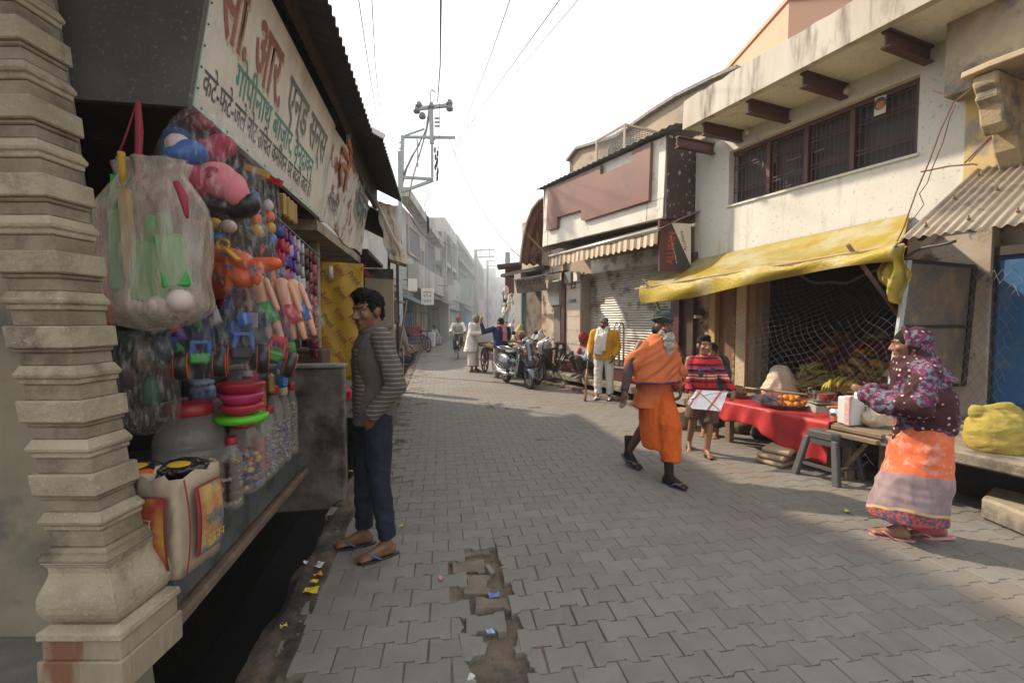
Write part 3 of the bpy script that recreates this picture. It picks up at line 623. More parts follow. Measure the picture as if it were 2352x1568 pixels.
for i in range(n):
    if slat is None:
        prof = [(6.655, 0), (6.635, .2), (6.618, .5), (6.63, .8), (6.655, .98)]; m = MB()
        rings = [[RT.P(s, d, zb + h * z) for d, z in prof] for s in (s_r, s_l)]
        m.loft(rings, False); slat = m.build('slat', slm, sh_o)
    else:
        o = slat.copy(); COL.objects.link(o); o.parent = sh_o; o.location = (0, 0, h * i)
MB().fbox(RT, s_r, s_l, 6.6, 6.65, zb - .02, zb + .05).build('bottom_bar', ironm, sh_o)
for s in (s_l, s_r - .06): MB().fbox(RT, s, s + .06, 6.56, 6.7, zb, zt).build('guide_rail', M('rail_brown', (.25, .2, .17), rough=.6), sp_)
MB().fbox(RT, R(1600, 6.7), R(1262, 6.7), 6.71, 7.0, 0, 3.2).build('wall', tanw, sp_)
# tiled pillars: pale tiles on the left, maroon strip outside
s0, s1, s2_ = R(1300, 6.35), R(1333, 6.35), R(1352, 6.5)
tp = MB().fbox(RT, s1, s0 + .0, 6.36, 6.7, .56, 2.6).build('tiled_pillar', tilew, sp_)
for k in range(6):
    MB().fbox(RT, s1 + .004, s0 - .004, 6.345, 6.359, .57 + .34 * k, .9 + .34 * k).build('tile', M('pale_tile', (0, 0, 0)), tp, bevel=.003)
    MB().fbox(RT, s1 - .0145, s1 - .0005, 6.365, 6.66, .57 + .34 * k, .9 + .34 * k).build('tile', M('tan_tile', (.36, .28, .22), (.33, .25, .2), 3, .35), tp, bevel=.003)
MB().fbox(RT, s0, s0 + .15, 6.3, 6.7, .27, 2.7).build('maroon_strip', maroon, sp_, bevel=.006)
mp = MB().fbox(RT, R(1562, 6.45), R(1542, 6.45), 6.42, 6.7, .27, 2.7).build('maroon_pillar', maroon, sp_, bevel=.006)
MB().fbox(RT, R(1562, 6.45) - .01, R(1542, 6.45) + .01, 6.41, 6.42, 1.98, 2.01).build('trim', white, mp)
MB().fbox(RT, R(1592, 6.5), R(1563, 6.5), 6.5, 6.7, .27, 2.7).build('dark_frame', M('brown_dark', (.06, .035, .028), (.09, .06, .045), 6, .7), sp_, bevel=.006)
# platform, step, cheek wall
sL, sR_ = R(1238, 5.75), R(1640, 5.75)
brk = [RT.P(sR_ + (sL - sR_) * k / 40, 5.75 + rnd(-.02, .03) + .03 * math.sin(k), 0) for k in range(41)]
pf = MB(); out = brk + [RT.P(sL, 6.7), RT.P(sR_, 6.7)]
pf.prism([p + Z * .13 for p in out], Z * .13)
pf.build('platform', M('worn_stone', (.3, .26, .2), (.2, .17, .135), 4, .9, .6, 30, c3=(.1, .085, .07), sc3=3), sp_, bevel=.01)
MB().fbox(RT, sR_, sL, 6.2, 6.7, -.3, .128).build('plinth', darkm, sp_)
MB().fbox(RT, s_r - .6, s0, 6.06, 6.7, .262, .52).build('step', maroon, sp_, bevel=.006)
MB().fbox(RT, s_r - .6, s0, 6.04, 6.7, .521, .555).build('step_tread', M('maroon_tread', (.2, .14, .12), (.16, .1, .085), 5, .6), sp_, bevel=.006)
a, e_ = R(1236, 5.8), s0
cw = [(e_ + .14, .262), (a - .02, .262), (a - .02, .62), (a - .05, .70), (a - .12, .745), (a - .2, .76), (e_ + .14, .76)]
MB().prism([RT.P(s, 5.82, z) for s, z in cw], RT.n * .24).build('cheek_wall', maroon, sp_, bevel=.012)
MB().fbox(RT, s0 - .0, a - .02, 6.3, 6.7, .262, .9).build('back_panel', maroon, sp_)
for k, (x0, x1, hh, dd) in enumerate(((1232, 1262, .05, 5.46), (1264, 1292, .06, 5.48), (1296, 1330, .08, 5.5), (1333, 1372, .075, 5.44), (1376, 1420, .06, 5.5), (1424, 1470, .05, 5.5))):
    a_, b_ = R(x1, dd), R(x0, dd)
    o = MB().fbox(RT, a_, b_ - .02, dd, dd + .16, -.06, hh).build('kerb_stone', redstone, bevel=.015)
    tag(o, ['worn red kerb stone beside the scooter front wheel', 'kerb stone second from the scooter wheel', 'chipped kerb stone under the crouching figure', 'broad red kerb stone beside the rifle butt', 'kerb stone behind the white shoes', 'dark kerb stone behind the bearded man'][k], 'kerb stone', 'kerb stones along the platform drain')
bs = thing('brick_stack', 'two grey bricks propping the broken platform edge', 'bricks', RT.P(R(1290, 5.9), 5.95))
for k in range(2): MB().fbox(RT, R(1310, 5.9) + .03 * k, R(1278, 5.9), 5.84, 5.98, -.06 + .095 * k, .03 + .095 * k).build('brick', M('grey_brick', (.3, .27, .23), (.22, .2, .17), 8, .9), bs, bevel=.006)
# chrome handrail
hr = thing('handrail', 'chrome double handrail on the step by the steel shutter', 'handrail', RT.P(R(1420, 6.2), 6.2, .55))
for k, px in enumerate((1414, 1424)):
    q = RT.P(R(px, 6.15), 6.12, .556); w = RT.n * .4
    MB().tube([q, q + Z * .8, q + Z * .86 + w * .05, q + Z * .89 + w * .15, q + Z * .86 + w * .28, q + Z * .80 + w * .33, q + w * .33 + Z * .0], .022, 8).build('rail', steel, hr, smooth=True)
# electric meter, number plate
mt = thing('electric_meter', 'two grey electric meter boxes wired to the tiled pillar', 'meter', RT.P(R(1315, 6.3), 6.3, 2))
q0, q1 = RT.sz(1303, 652, 6.3), RT.sz(1319, 624, 6.3); q2, q3 = RT.sz(1319.5, 647, 6.28), RT.sz(1329, 624, 6.28)
MB().fbox(RT, q1[0], q0[0], 6.2, 6.343, q0[1], q1[1]).build('meter_box', M('meter_grey', (.2, .21, .2), rough=.4), mt, bevel=.01)
MB().fbox(RT, q3[0], q2[0], 6.24, 6.343, q2[1], q3[1]).build('switch_box', white, mt, bevel=.008)
MB().tube([RT.P(q2[0] - .05, 6.34, q2[1] + .2), RT.P(q2[0] - .2, 6.33, q2[1] + .05), RT.P(q2[0] - .3, 6.33, q2[1] + .2), RT.P(q2[0] - .33, 6.34, 2.6)], .012).tube([RT.P(q0[0] - .1, 6.33, q0[1]), RT.P(q0[0] - .15, 6.33, q0[1] - .13), RT.P(q0[0] - .28, 6.33, q0[1] - .1), RT.P(q0[0] - .3, 6.33, q0[1] + .05)], .01).build('cable', wirem, mt)
q0, q1 = RT.sz(1308, 694, 6.34), RT.sz(1322, 686.5, 6.34)
np_ = thing('number_plate', 'small blue house number plate on the tiled pillar', 'plate', RT.P(q0[0], 6.34, q0[1]))
MB().fbox(RT, q1[0], q0[0], 6.33, 6.344, q0[1], q1[1]).build('plate', M('blue_enamel', (.03, .06, .3), rough=.3), np_)
scribble(RT.P(q0[0] - .03, 6.329, q0[1] + .045), -RT.r, Z, .09, .022, 5, white, np_); scribble(RT.P(q0[0] - .012, 6.329, q0[1] + .012), -RT.r, Z, .11, .018, 7, white, np_, seed=3)
# fascia
p_mid = RT.hit(1390, 500, 5.86); dF = FA.inv(p_mid)[1]
fb = thing('fascia', 'large brown stepped panel on a cream shopfront fascia', 'fascia', p_mid)
def FQ(pts, d=None): return [FA.hit(x, y, d or dF) for x, y in pts]
def fpanel(pts, thick, name, m, d=None, bevel=.004): return MB().prism(FQ(pts, d), FA.n * thick).build(name, m, fb, bevel=bevel)
fpanel([(1253, 434), (1531, 311), (1522, 500), (1245.5, 567.5)], .1, 'backing', whitep, dF + .012)
for nm, pts in (('cream_panel', [(1259, 531.4), (1486, 467), (1484, 509), (1258.5, 563.5)]), ('cream_panel', [(1487, 466.7), (1524, 455.5), (1522, 500), (1485, 508.8)]), ('cream_panel', [(1488, 331.5), (1531, 312), (1524.5, 454.5), (1487.3, 466)]), ('cream_panel', [(1247, 535), (1258, 532), (1257.5, 564), (1245.5, 567)]), ('cream_panel', [(1253, 435), (1261, 431.5), (1258.5, 531), (1247, 534)])):
    fpanel(pts, .011, nm, whitep, dF)
fpanel([(1258.6, 435.6), (1378.8, 379), (1378.8, 401), (1451.4, 371), (1451.4, 346), (1494.5, 326), (1489.5, 460.5), (1342.1, 506.8), (1334, 506), (1334, 482.5), (1279.1, 499.2), (1278.3, 524.1), (1253.7, 529.4)], .075, 'brown_panel', brownp, dF - .078)
# side return and underside
def col(px, y0, y1, d): return FA.hit(px, y0, d), FA.hit(px, y1, d)
t0, b0 = col(1527, 311, 502, dF); w0 = RT.n * .75
t0 = V((b0.x, b0.y, t0.z))
MB().prism([b0, t0, t0 + w0, b0 + w0], RT.r * -.03).build('side_return', flak, fb)
tl, bl = col(1249, 434, 567, dF); tl = V((bl.x, bl.y, tl.z))
MB().prism([bl, b0, b0 + w0, bl + w0 * .9], Z * .02).build('soffit', M('soffit_dark', (.09, .07, .06), (.06, .05, .045), 4, .8), fb)
MB().prism([bl, tl, tl + w0, bl + w0], RT.r * .02).build('side_return', whitep, fb)
e0, e1 = tl + RT.r * .12 + Z * .02, t0 - RT.r * .35 + Z * .06
corrug(MB(), e0 - FA.n * .16 - Z * .03, e0 + FA.n * .9 + Z * .12, e1 - FA.n * .16 - Z * .03, e1 + FA.n * .9 + Z * .12, 26, .011).build('tin_cover', M('dark_teal_tin', (.1, .115, .115), (.15, .15, .14), 4, .6), fb, smooth=True, solid=.008)
tag(MB().ell(RT.hit(1423, 577, 6.15), .04, None, 10, 6).build('ceiling_bulb', M('bulb', (.75, .9, .95), rough=.3), smooth=True), 'small round bulb under the fascia', 'bulb')
# striped awning
aw = thing('awning', 'brown and cream striped awning valance over the shutter', 'awning', RT.hit(1390, 570, 5.6))
A0, A1 = RT.hit(1262, 589, 5.62), RT.hit(1512, 530.5, 5.62); A1.z = A0.z + .02
MB().tube([A0, A1], .035, 10).build('roller', M('silver_tube', (.5, .49, .47), rough=.35, metal=.6), aw, smooth=True)
strm = M('awning_stripe', (.5, .4, .3), rough=.85, custom=lambda t, co, c: stripes(0, 1 / .17, [(.5, (.24, .165, .11)), (1, (.58, .5, .38))])(t, co, c))
Lw = (A1 - A0).length; xd = (A1 - A0).normalized(); va = MB()
va.grid(lambda u, v: V((u * Lw, -.012 * math.sin(u * Lw / .17 * 2 * math.pi) * v - .02 * v + .01 * math.sin(u * 31), -.03 - v * .2 + (.018 * math.sin(u * Lw / .17 * 2 * math.pi) if v == 1 else 0))), 120, 5)
o = va.build('valance', strm, aw, smooth=True, local=True); o.location = A0 - aw.location; o.rotation_euler = (0, 0, math.atan2(xd.y, xd.x))
MB().grid(lambda u, v: A0.lerp(A1, u) + RT.n * 1.0 * v + Z * .42 * v, 20, 3).build('top_cloth', M('awning_dark', (.2, .15, .1), rough=.9), aw, solid=.008)
# hanging board with white and black print at the end of the fascia
hb = thing('hanging_board', 'narrow maroon board with a torn black and white printed sheet', 'board', RT.hit(1540, 580, 6.1))
c0, c1, c2, c3 = [RT.hit(1515, y, 5.72) for y in (506, 622)] + [None, None]; dirw = (RT.n * .62 - RT.r * .1)
MB().prism([c1, c0, c0 + dirw, c1 + dirw], RT.r * .04).build('board', maroon, hb)
nn = RT.r * -.004; f_ = lambda u, v: c1 + (c0 - c1) * v + dirw * u + nn
MB().add([f_(.3, .2), f_(.62, .02), f_(.99, .1), f_(.99, .98), f_(.33, .98)], [(0, 1, 2, 3, 4)]).build('black_print', M('print_black', (.025, .028, .03), rough=.5), hb)
MB().add([f_(.36, .97) + nn, f_(.99, .12) + nn, f_(.99, .97) + nn], [(0, 1, 2)]).build('white_print', M('print_white', (.55, .53, .48), rough=.5), hb)
up = (c0 - c1).normalized(); hx = dirw.normalized()
rp_ = M('print_red', (.42, .04, .03), rough=.5)
lettering('ALUPAN', f_(.40, .14) + nn, up * -1 * -.95 + hx * .1, -hx, .19, rp_, hb, .01, .55, .004)
lettering('ALUPAN', f_(.86, .42) + nn * 2, up * .95 + hx * -.25, -hx, .09, rp_, hb, .006, .34, .006)
lettering('ALUMINIUM COMPOSITE PANEL', f_(.55, .16) + nn, up * .96 - hx * .26, -hx, .035, white, hb, .0, .5, .004)
# AC cage on the wall above
tb = thing('building', 'tan plastered building rising behind the brown fascia', 'building', RT.P(10, 8.2))
D2 = 8.0
pts = rq(RT, D2, [(1262, 640), (1640, 640)]) 
s_a, s_b = RT.sz(1308, 400, D2)[0], RT.sz(1700, 300, D2)[0]
top = [RT.sz(x, y, D2) for x, y in ((1308, 372), (1330, 344), (1420, 318), (1500, 262), (1560, 225), (1640, 186), (1700, 160))]
MB().prism([RT.P(s, D2, z) for s, z in [(top[0][0], 2.6)] + top + [(top[-1][0], 2.6)]], RT.n * .25).build('wall', tanw, tb)
cp = MB()
for (a_, z0), (b_, z1) in zip(top[:-1], top[1:]): cp.beam(RT.P(a_, D2 - .03, z0 + .03), RT.P(b_, D2 - .03, z1 + .03), .2, .07)
cp.build('coping', M('worn_coping', (0, 0, 0)), tb)
dl = RT.P(top[0][0], D2); MB().prism([RT.P(top[0][0], D2, 2.6), RT.P(top[0][0], D2, top[0][1]), RT.P(top[0][0] + .9, D2 + 2.5, top[0][1] - .5), RT.P(top[0][0] + .9, D2 + 2.5, 2.6)], RT.r * -.2).build('side_wall', M('sunlit_tan', (.45, .36, .24), (.4, .32, .22), 2, .9), tb)
ac = thing('air_conditioner', 'caged air conditioner unit above the brown fascia', 'air conditioner', RT.hit(1410, 340, 7.0))
q0, q1 = RT.sz(1370, 374, 7.05), RT.sz(1434, 352, 7.05); q2 = RT.sz(1434, 286, 7.05); zb_, zt_ = q1[1] - .1, q2[1]
s1_, s0_ = q0[0], q1[0]
MB().fbox(RT, s0_ + .18, s1_ - .25, 7.2, 7.55, zb_ + .05, zt_ - .18).build('unit', M('ac_white', (.55, .53, .48), rough=.5), ac, bevel=.02)
fm = MB(); cc = RT.P((s0_ + .18 + s1_ - .25) / 2, 7.19, (zb_ + zt_) / 2 - .06)
for r in (.08, .15, .22, .29): fm.tube([cc + (RT.r * math.cos(a) + Z * math.sin(a)) * r for a in [2 * math.pi * k / 20 for k in range(21)]], .008, 4)
for k in range(12): a = k * math.pi / 6; fm.tube([cc, cc + (RT.r * math.cos(a) + Z * math.sin(a)) * .3], .006, 4)
fm.build('fan_grille', ironm, ac)
cg = MB()
for k in range(17): z = zb_ + (zt_ - zb_) * k / 16; cg.beam(RT.P(s0_, 7.05, z), RT.P(s1_, 7.05, z), .008); cg.beam(RT.P(s0_, 7.05, z), RT.P(s0_, 8.0, z), .008)
for k in range(22): s = s0_ + (s1_ - s0_) * k / 21; cg.beam(RT.P(s, 7.05, zb_), RT.P(s, 7.05, zt_), .008)
for k in range(12): d = 7.05 + .95 * k / 11; cg.beam(RT.P(s0_, d, zb_), RT.P(s0_, d, zt_), .01)
cg.build('cage', M('cage_grey', (.16, .15, .14), rough=.7), ac)
cf = MB()
for s, d in ((s0_, 7.05), (s1_, 7.05), (s0_, 7.9)): cf.beam(RT.P(s, d, zb_), RT.P(s, d, zt_), .04)
cf.beam(RT.P(s0_, 7.05, zt_), RT.P(s1_, 7.05, zt_), .04).beam(RT.P(s0_, 7.05, zt_), RT.P(s0_, 8, zt_), .04)
cf.build('cage_frame', M('cage_cream', (.5, .42, .32), rough=.7), ac)

# white house
wh = thing('white_house', 'whitewashed house with a long barred upper window and a deep concrete eave', 'building', WH.P(6, 6.4))
def Wp(px, d=6.23, py=735): return WH.sz(px, py, d)[0]
sw0, sw1 = Wp(2200), Wp(1592); a_, b_ = Wp(2091), Wp(1667)
zs, zh = WH.sz(1665, 475, 6.23)[1], WH.sz(1669, 351, 6.23)[1]
dW = 6.23
for s0, s1, z0, z1 in ((sw0, a_, 2.5, 4.48), (b_, sw1, 2.5, 4.48), (a_, b_, 2.5, zs), (a_, b_, zh, 4.48)):
    MB().fbox(WH, s0, s1, dW, dW + .25, z0, z1).build('wall', ws, wh)
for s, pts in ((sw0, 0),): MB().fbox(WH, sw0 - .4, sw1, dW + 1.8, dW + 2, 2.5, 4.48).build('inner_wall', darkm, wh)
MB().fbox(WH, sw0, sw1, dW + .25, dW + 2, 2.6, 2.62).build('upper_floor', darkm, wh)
wn = MB(); fw = .05; dwn = dW + .09
for z0, z1 in ((zs, zs + .045), (zh - .06, zh)): wn.fbox(WH, a_, b_, dwn, dwn + .07, z0, z1)
bays = [Wp(2091, dwn), Wp(1944, dwn), Wp(1841, dwn), Wp(1756, dwn), Wp(1669, dwn)]
for i, s in enumerate(bays): wn.fbox(WH, s - .03, s + .03, dwn - .01, dwn + .08, zs + .046, zh - .061)
w_ = wn.build('window', maroon, wh, bevel=.004)
for i in range(4):
    s0, s1 = bays[i], bays[i + 1]; g = MB(); nb = 10
    for k in range(1, nb): s = s0 + (s1 - s0) * k / nb; g.tube([WH.P(s, dwn + .03, zs + .04), WH.P(s, dwn + .03, zh - .06)], .0075, 5)
    for v in (.24, .3, .66, .72): z = zs + (zh - zs) * v; g.fbox(WH, s0 + .03, s1 - .03, dwn + .02, dwn + .028, z, z + .012)
    if i in (1, 2): g.fbox(WH, s0 + (.34 if i == 1 else .06), s0 + (.5 if i == 1 else .3), dwn + .0, dwn + .02, zs + .42, zs + .45)
    g.build('grille', maroon, w_)
    MB().fbox(WH, s0 + .03, s1 - .03, dwn + .12, dwn + .14, zs + .02, zh - .05).build('shutter_leaf', M('window_dark', (.028, .027, .03), (.04, .038, .04), 2, .5), w_)
MB().fbox(WH, a_ - .02, b_ + .02, dW + .001 - .03, dW - .001, zs - .03, zs).build('sill', ws, w_)
# concrete eave and beams
esm = M('stained_concrete', (.52, .49, .44), (.4, .36, .3), 2.2, .9, .3, 20, c3=(.17, .14, .12), sc3=5, lo3=.52, hi3=.68, streak=2)
se0, se1 = Wp(2230, 5.3), Wp(1560, 5.3)
esl = MB().fbox(WH, se0, se1, 5.42, 6.5, 4.481, 4.58).build('eave_slab', ws, wh, bevel=.01)
cutn = 24; fr_ = MB()
fr_.loft([[WH.P(se0 + (se1 - se0) * k / cutn, 5.30, 4.46), WH.P(se0 + (se1 - se0) * k / cutn, 5.42, 4.47), WH.P(se0 + (se1 - se0) * k / cutn, 5.43, 4.9 + rnd(-.012, .012)), WH.P(se0 + (se1 - se0) * k / cutn, 5.32, 4.9 + rnd(-.014, .014))] for k in range(cutn + 1)])
fr_.build('eave_fascia', esm, wh)
ibm = maroon
for px in (1549, 1609, 1709, 1830, 2012):
    s = Wp(px, 5.45); m = MB(); w = .045
    m.fbox(WH, s - w, s + w, 5.44, dW, 4.30, 4.318).fbox(WH, s - .008, s + .008, 5.44, dW, 4.319, 4.46).fbox(WH, s - w, s + w, 5.44, dW, 4.461, 4.479)
    m.build('beam', ibm, wh)
MB().prism([WH.P(s, 6.5, z) for s, z in ((Wp(1640, 6.4), 4.6), (Wp(1640, 6.4), 5.35), (Wp(1632, 6.4), 5.42), (Wp(1600, 6.4), 5.42), (Wp(1592, 6.4), 5.3), (Wp(1592, 6.4), 4.6))], WH.n * .3).build('parapet_block', esm, wh, bevel=.02)
MB().fbox(WH, Wp(2230, 6.3), Wp(1600, 6.5), 6.55, 9.5, 4.585, 4.7).build('roof', esm, wh)
for px, py in ((1716, 304), (1944, 210)):
    q = WH.hit(px, py, 6.16); o = MB().ell(q, .045, None, 10, 6).build('wall_lamp', M('bulb_cover', (.55, .45, .35), rough=.4), smooth=True)
    tag(o, 'round bulb under the concrete eave ' + ('nearer the tin fascia' if px < 1800 else 'above the window middle'), 'lamp')
po = thing('poster', 'small white poster with an orange face print tied to the window bars', 'poster', WH.hit(2021, 240, dwn))
p = rq(WH, dwn - .02, [(2007, 268), (2034, 258), (2036, 217), (2010, 225)])
MB().prism(p, WH.n * .004).build('paper', M('poster_paper', (.6, .57, .53), rough=.6), po)
c = (p[0] + p[1] + p[2] + p[3]) / 4 - WH.n * .003; hx = (p[1] - p[0]).normalized()
for nm, w, h, m, zz in (('hair_print', .085, .075, blk, .02), ('face_print', .055, .05, M('poster_orange', (.45, .16, .05), rough=.6), .0)):
    MB().add([c + Z * zz - WH.n * (.002 if 'face' in nm else .001) + hx * w * .8 * math.cos(a) + Z * h * math.sin(a) for a in [k * math.pi / 6 for k in range(12)]], [tuple(range(12))]).build(nm, m, po)
# ground floor of the white house: plaster strips, posts, plank door
gf = [(1594, 1627, ws if False else peel, 'plaster_strip', 6.25), (1627.5, 1642, M('ochre_post', (.42, .31, .14), (.36, .26, .12), 6, .7), 'post', 6.2), (1642.5, 1689, M('plywood', (.22, .12, .06), (.16, .085, .045), 5, .7, .1, 30, streak=True), 'plank_door', 6.3), (1690, 1713, M('cream_post', (.55, .46, .3), (.48, .4, .26), 5, .7, c3=(.4, .34, .24), sc3=2), 'post', 6.1), (1713.5, 1719, M('red_edge', (.3, .06, .04), rough=.7), 'post_edge', 6.12), (1724, 1749, M('beige_post', (.3, .23, .16), (.25, .19, .14), 5, .8), 'post', 6.3)]
for x0, x1, m, nm, d in gf:
    o = MB().fbox(WH, Wp(x1, d), Wp(x0, d), d, 6.48 if nm != 'post_edge' else d + .02, .0, 2.49).build(nm, m, wh, bevel=.005)
dz_ = gf
q = WH.hit(1668, 690, 6.27)
dc = MB(); s = Wp(1687, 6.29)
for k in range(9): dc.ell(WH.P(s, 6.29, .55 + .12 * k), (.03, .012, .05), WH.R, 8, 5)
tag(dc.build('carved_trim', M('carved_wood', (.3, .17, .08), rough=.6), wh), kind='stuff')
pe = thing('pipe_hole', 'ragged broken hole in plaster with a stub of grey pipe', 'pipe', WH.hit(1610, 720, 6.24))
rg_ = [WH.hit(1608 + (15 + rnd(-4, 5)) * math.cos(a), 716 + (8 + rnd(-2, 3)) * math.sin(a), 6.243) for a in [k * math.pi / 8 for k in range(16)]]
MB().prism(rg_, WH.n * -.004).build('hole', darkm, pe); MB().tube([WH.hit(1611, 727, 6.24), WH.hit(1611, 727, 6.24) - WH.n * .15], .03, 10).build('pipe_stub', M('pvc', (0, 0, 0)), pe)
MB().tube([WH.P(Wp(1604, 6.2), 6.2, 1.85), WH.P(Wp(1604, 6.2), 6.2, .4)], .015).build('pipe', ironm, pe)
# shop interior
fs = thing('fruit_shop', 'dark fruit shop interior behind the net', 'shop', WH.P(5, 7))
si0, si1 = Wp(2085, 6.5), Wp(1749, 6.5)
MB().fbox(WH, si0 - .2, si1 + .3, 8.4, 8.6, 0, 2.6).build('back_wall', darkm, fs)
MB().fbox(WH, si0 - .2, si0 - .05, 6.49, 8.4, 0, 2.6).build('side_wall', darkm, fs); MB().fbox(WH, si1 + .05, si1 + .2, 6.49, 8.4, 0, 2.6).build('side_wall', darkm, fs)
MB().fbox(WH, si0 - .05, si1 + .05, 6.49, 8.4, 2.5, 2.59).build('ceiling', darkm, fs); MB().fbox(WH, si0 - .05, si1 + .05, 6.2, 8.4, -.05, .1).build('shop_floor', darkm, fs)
# wall and blue door to the right, yellow house above
yw = M('yellow_plaster', (.55, .43, .2), (.5, .38, .17), 1.6, .9, .2, 30, c3=(.3, .27, .23), sc3=2.2, lo3=.56, hi3=.64)
gw = M('grubby_plaster', (.42, .38, .31), (.33, .28, .22), 3, .9, .3, 40, c3=(.13, .12, .11), sc3=3.5, lo3=.56, hi3=.62)
yh = thing('yellow_house', 'ochre plastered house with a bracketed ledge and a blue door', 'building', WH.P(3, 6.4))
sy0, sy1 = WH.sz(2700, 735, 6.2)[0] - 1.2, Wp(2200) - .002
MB().fbox(WH, sy0, sy1, 6.2, 6.5, 2.6, 6.2).build('upper_wall', yw, yh)
MB().fbox(WH, Wp(2272, 6.3), si0 - .06, 6.3, 6.6, 0, 2.6).build('wall', gw, yh, bevel=.01)
MB().fbox(WH, sy0, Wp(2272, 6.3) - .001, 6.45, 6.7, 0, 2.6).build('recess_wall', gw, yh)
bd = MB().fbox(WH, sy0 + .2, Wp(2284, 6.38), 6.38, 6.44, .62, 2.15).build('door', M('blue_door', (.03, .13, .3), (.025, .1, .24), 5, .55, .1, 30, c3=(.06, .14, .25), sc3=6), yh, bevel=.006)
s = Wp(2284, 6.38)
for k in range(4): MB().fbox(WH, s - .3 - .3 * k, s - .02 - .3 * k, 6.362, 6.379, .66, 2.1).build('plank', M('blue_door', (0, 0, 0)), bd, bevel=.006)
MB().fbox(WH, sy0 + .2, s + .06, 6.34, 6.44, 2.15, 2.24).build('lintel', M('door_frame', (.06, .05, .045), rough=.8), bd); MB().fbox(WH, s + .001, s + .07, 6.33, 6.44, .6, 2.149).build('frame', M('door_frame', (.0, .0, .0)), bd)
MB().fbox(WH, sy0, Wp(2190, 6.2), 5.5, 6.2, .40, .5).build('ledge', M('worn_stone', (0, 0, 0)), yh, bevel=.015)
MB().fbox(WH, sy0, Wp(2190, 6.2), 4.5, 5.499, .40, .5).build('ledge', M('worn_stone', (0, 0, 0)), yh, bevel=.015)
MB().fbox(WH, sy0, Wp(2190, 6.2), 5.1, 6.45, -.1, .398).build('plinth', darkm, yh)
cz = WH.sz(2185, 195, 5.5)[1]
cs0 = Wp(2182, 5.45)
MB().prism([WH.P(cs0 + rnd(0, .02), 5.45, cz), WH.P(cs0 - .2, 5.42, cz), WH.P(cs0 - 1.2, 5.44, cz), WH.P(sy0, 5.45, cz), WH.P(sy0, 6.19, cz), WH.P(cs0, 6.19, cz)], Z * .055).build('cornice', M('chipped_ledge', (.42, .34, .22), (.32, .26, .18), 4, .9, .4, 30, c3=(.25, .22, .2), sc3=4), yh, bevel=.008)
sb = Wp(2240, 5.75)
prof = [(5.5, 0), (5.5, -.09), (5.56, -.16), (5.54, -.2), (5.62, -.27), (5.66, -.42), (5.74, -.5), (5.82, -.46), (5.86, -.42), (5.92, -.62), (6.05, -.78), (6.19, -.85), (6.19, 0)]
MB().prism([WH.P(sb, d, cz + z - .002) for d, z in prof], WH.r * -.17).build('bracket', M('worn_bracket', (.4, .31, .18), (.3, .24, .16), 5, .9, .6, 30, c3=(.17, .14, .11), sc3=5, lo3=.5, hi3=.62), yh, bevel=.018)
MB().fbox(WH, sw0 - 1.5, sw0 + .05, 5.9, 6.19, cz + .06, 6.1).build('broken_parapet', M('mottled_wall', (.42, .35, .23), (.3, .25, .18), 3, .95, .6, 20, c3=(.14, .125, .11), sc3=1.8, lo3=.48, hi3=.6), yh)
# tin awning
tn = M('weathered_tin', (.3, .25, .19), (.23, .19, .15), 3, .6, .2, 30, metal=.25, c3=(.16, .14, .12), sc3=2.5)
ta = thing('tin_awning', 'weathered corrugated tin awning sloping over the blue door', 'awning', WH.P(3.2, 5.6, 2.6))
L0, L1 = WH.hit(2062, 553, 5.0), WH.hit(2420, 528, 5.0); U0, U1 = WH.hit(2192, 402, 6.19), WH.hit(2500, 340, 6.19)
sl0, sl1 = Wp(2062, 5.0), Wp(2700, 5.0) - .5
zu = WH.sz(2192, 402, 6.19)[1]
corrug(MB(), WH.P(sl0, 5.0, 2.25), WH.P(sl0 - .02, 6.19, zu), WH.P(sl1, 5.0, 2.22), WH.P(sl1, 6.19, zu + .02), int((sl0 - sl1) / .076), .013, 3).build('sheet', tn, ta, smooth=True, solid=.004)
for v in (.12, .5, .85):
    for k in range(6):
        q = WH.P(sl0, 5, 2.25).lerp(WH.P(sl0, 6.19, zu), v) + WH.r * (-.12 - .3 * k) + Z * .02
        MB().ell(q, .014, None, 6, 4).tube([q, q + Z * .03], .006, 5).build('bolt', rustm, ta)
MB().beam(WH.P(sl0, 5.3, 2.36), WH.P(sl1, 5.3, 2.34), .05).beam(WH.P(sl0 - .1, 5.1, 2.24), WH.P(sl0 - .1, 6.2, 2.9), .04).build('batten', woodd, ta)
# peach house behind
ph = thing('peach_house', 'plain peach painted house rising behind the concrete eave', 'building', V((6.4, 14, 0)))
pc = WH.hit(1812, 3, 10.0); zt_ = pc.z; pm_ = M('peach_paint', (.62, .37, .26), (.58, .34, .24), .7, .9)
MB().hexa([V((pc.x - .12, pc.y + 9, 0)), V((pc.x, pc.y, 0)), V((pc.x + 7, pc.y - .8, 0)), V((pc.x + 7, pc.y + 8, 0)), V((pc.x - .12, pc.y + 9, zt_)), V((pc.x, pc.y, zt_)), V((pc.x + 7, pc.y - .8, zt_)), V((pc.x + 7, pc.y + 8, zt_))]).build('wall', pm_, ph)
MB().hexa([V((pc.x - .17, pc.y + 9, zt_)), V((pc.x - .05, pc.y - .05, zt_)), V((pc.x + 7, pc.y - .85, zt_)), V((pc.x + 7, pc.y + 8, zt_)), V((pc.x - .17, pc.y + 9, zt_ + .1)), V((pc.x - .05, pc.y - .05, zt_ + .1)), V((pc.x + 7, pc.y - .85, zt_ + .1)), V((pc.x + 7, pc.y + 8, zt_ + .1))]).build('coping', pm_, ph)
MB().box((pc.x - .06, pc.y + 3.2, zt_ - 1.6), (.06, .16, .3)).build('vent', darkm, ph)

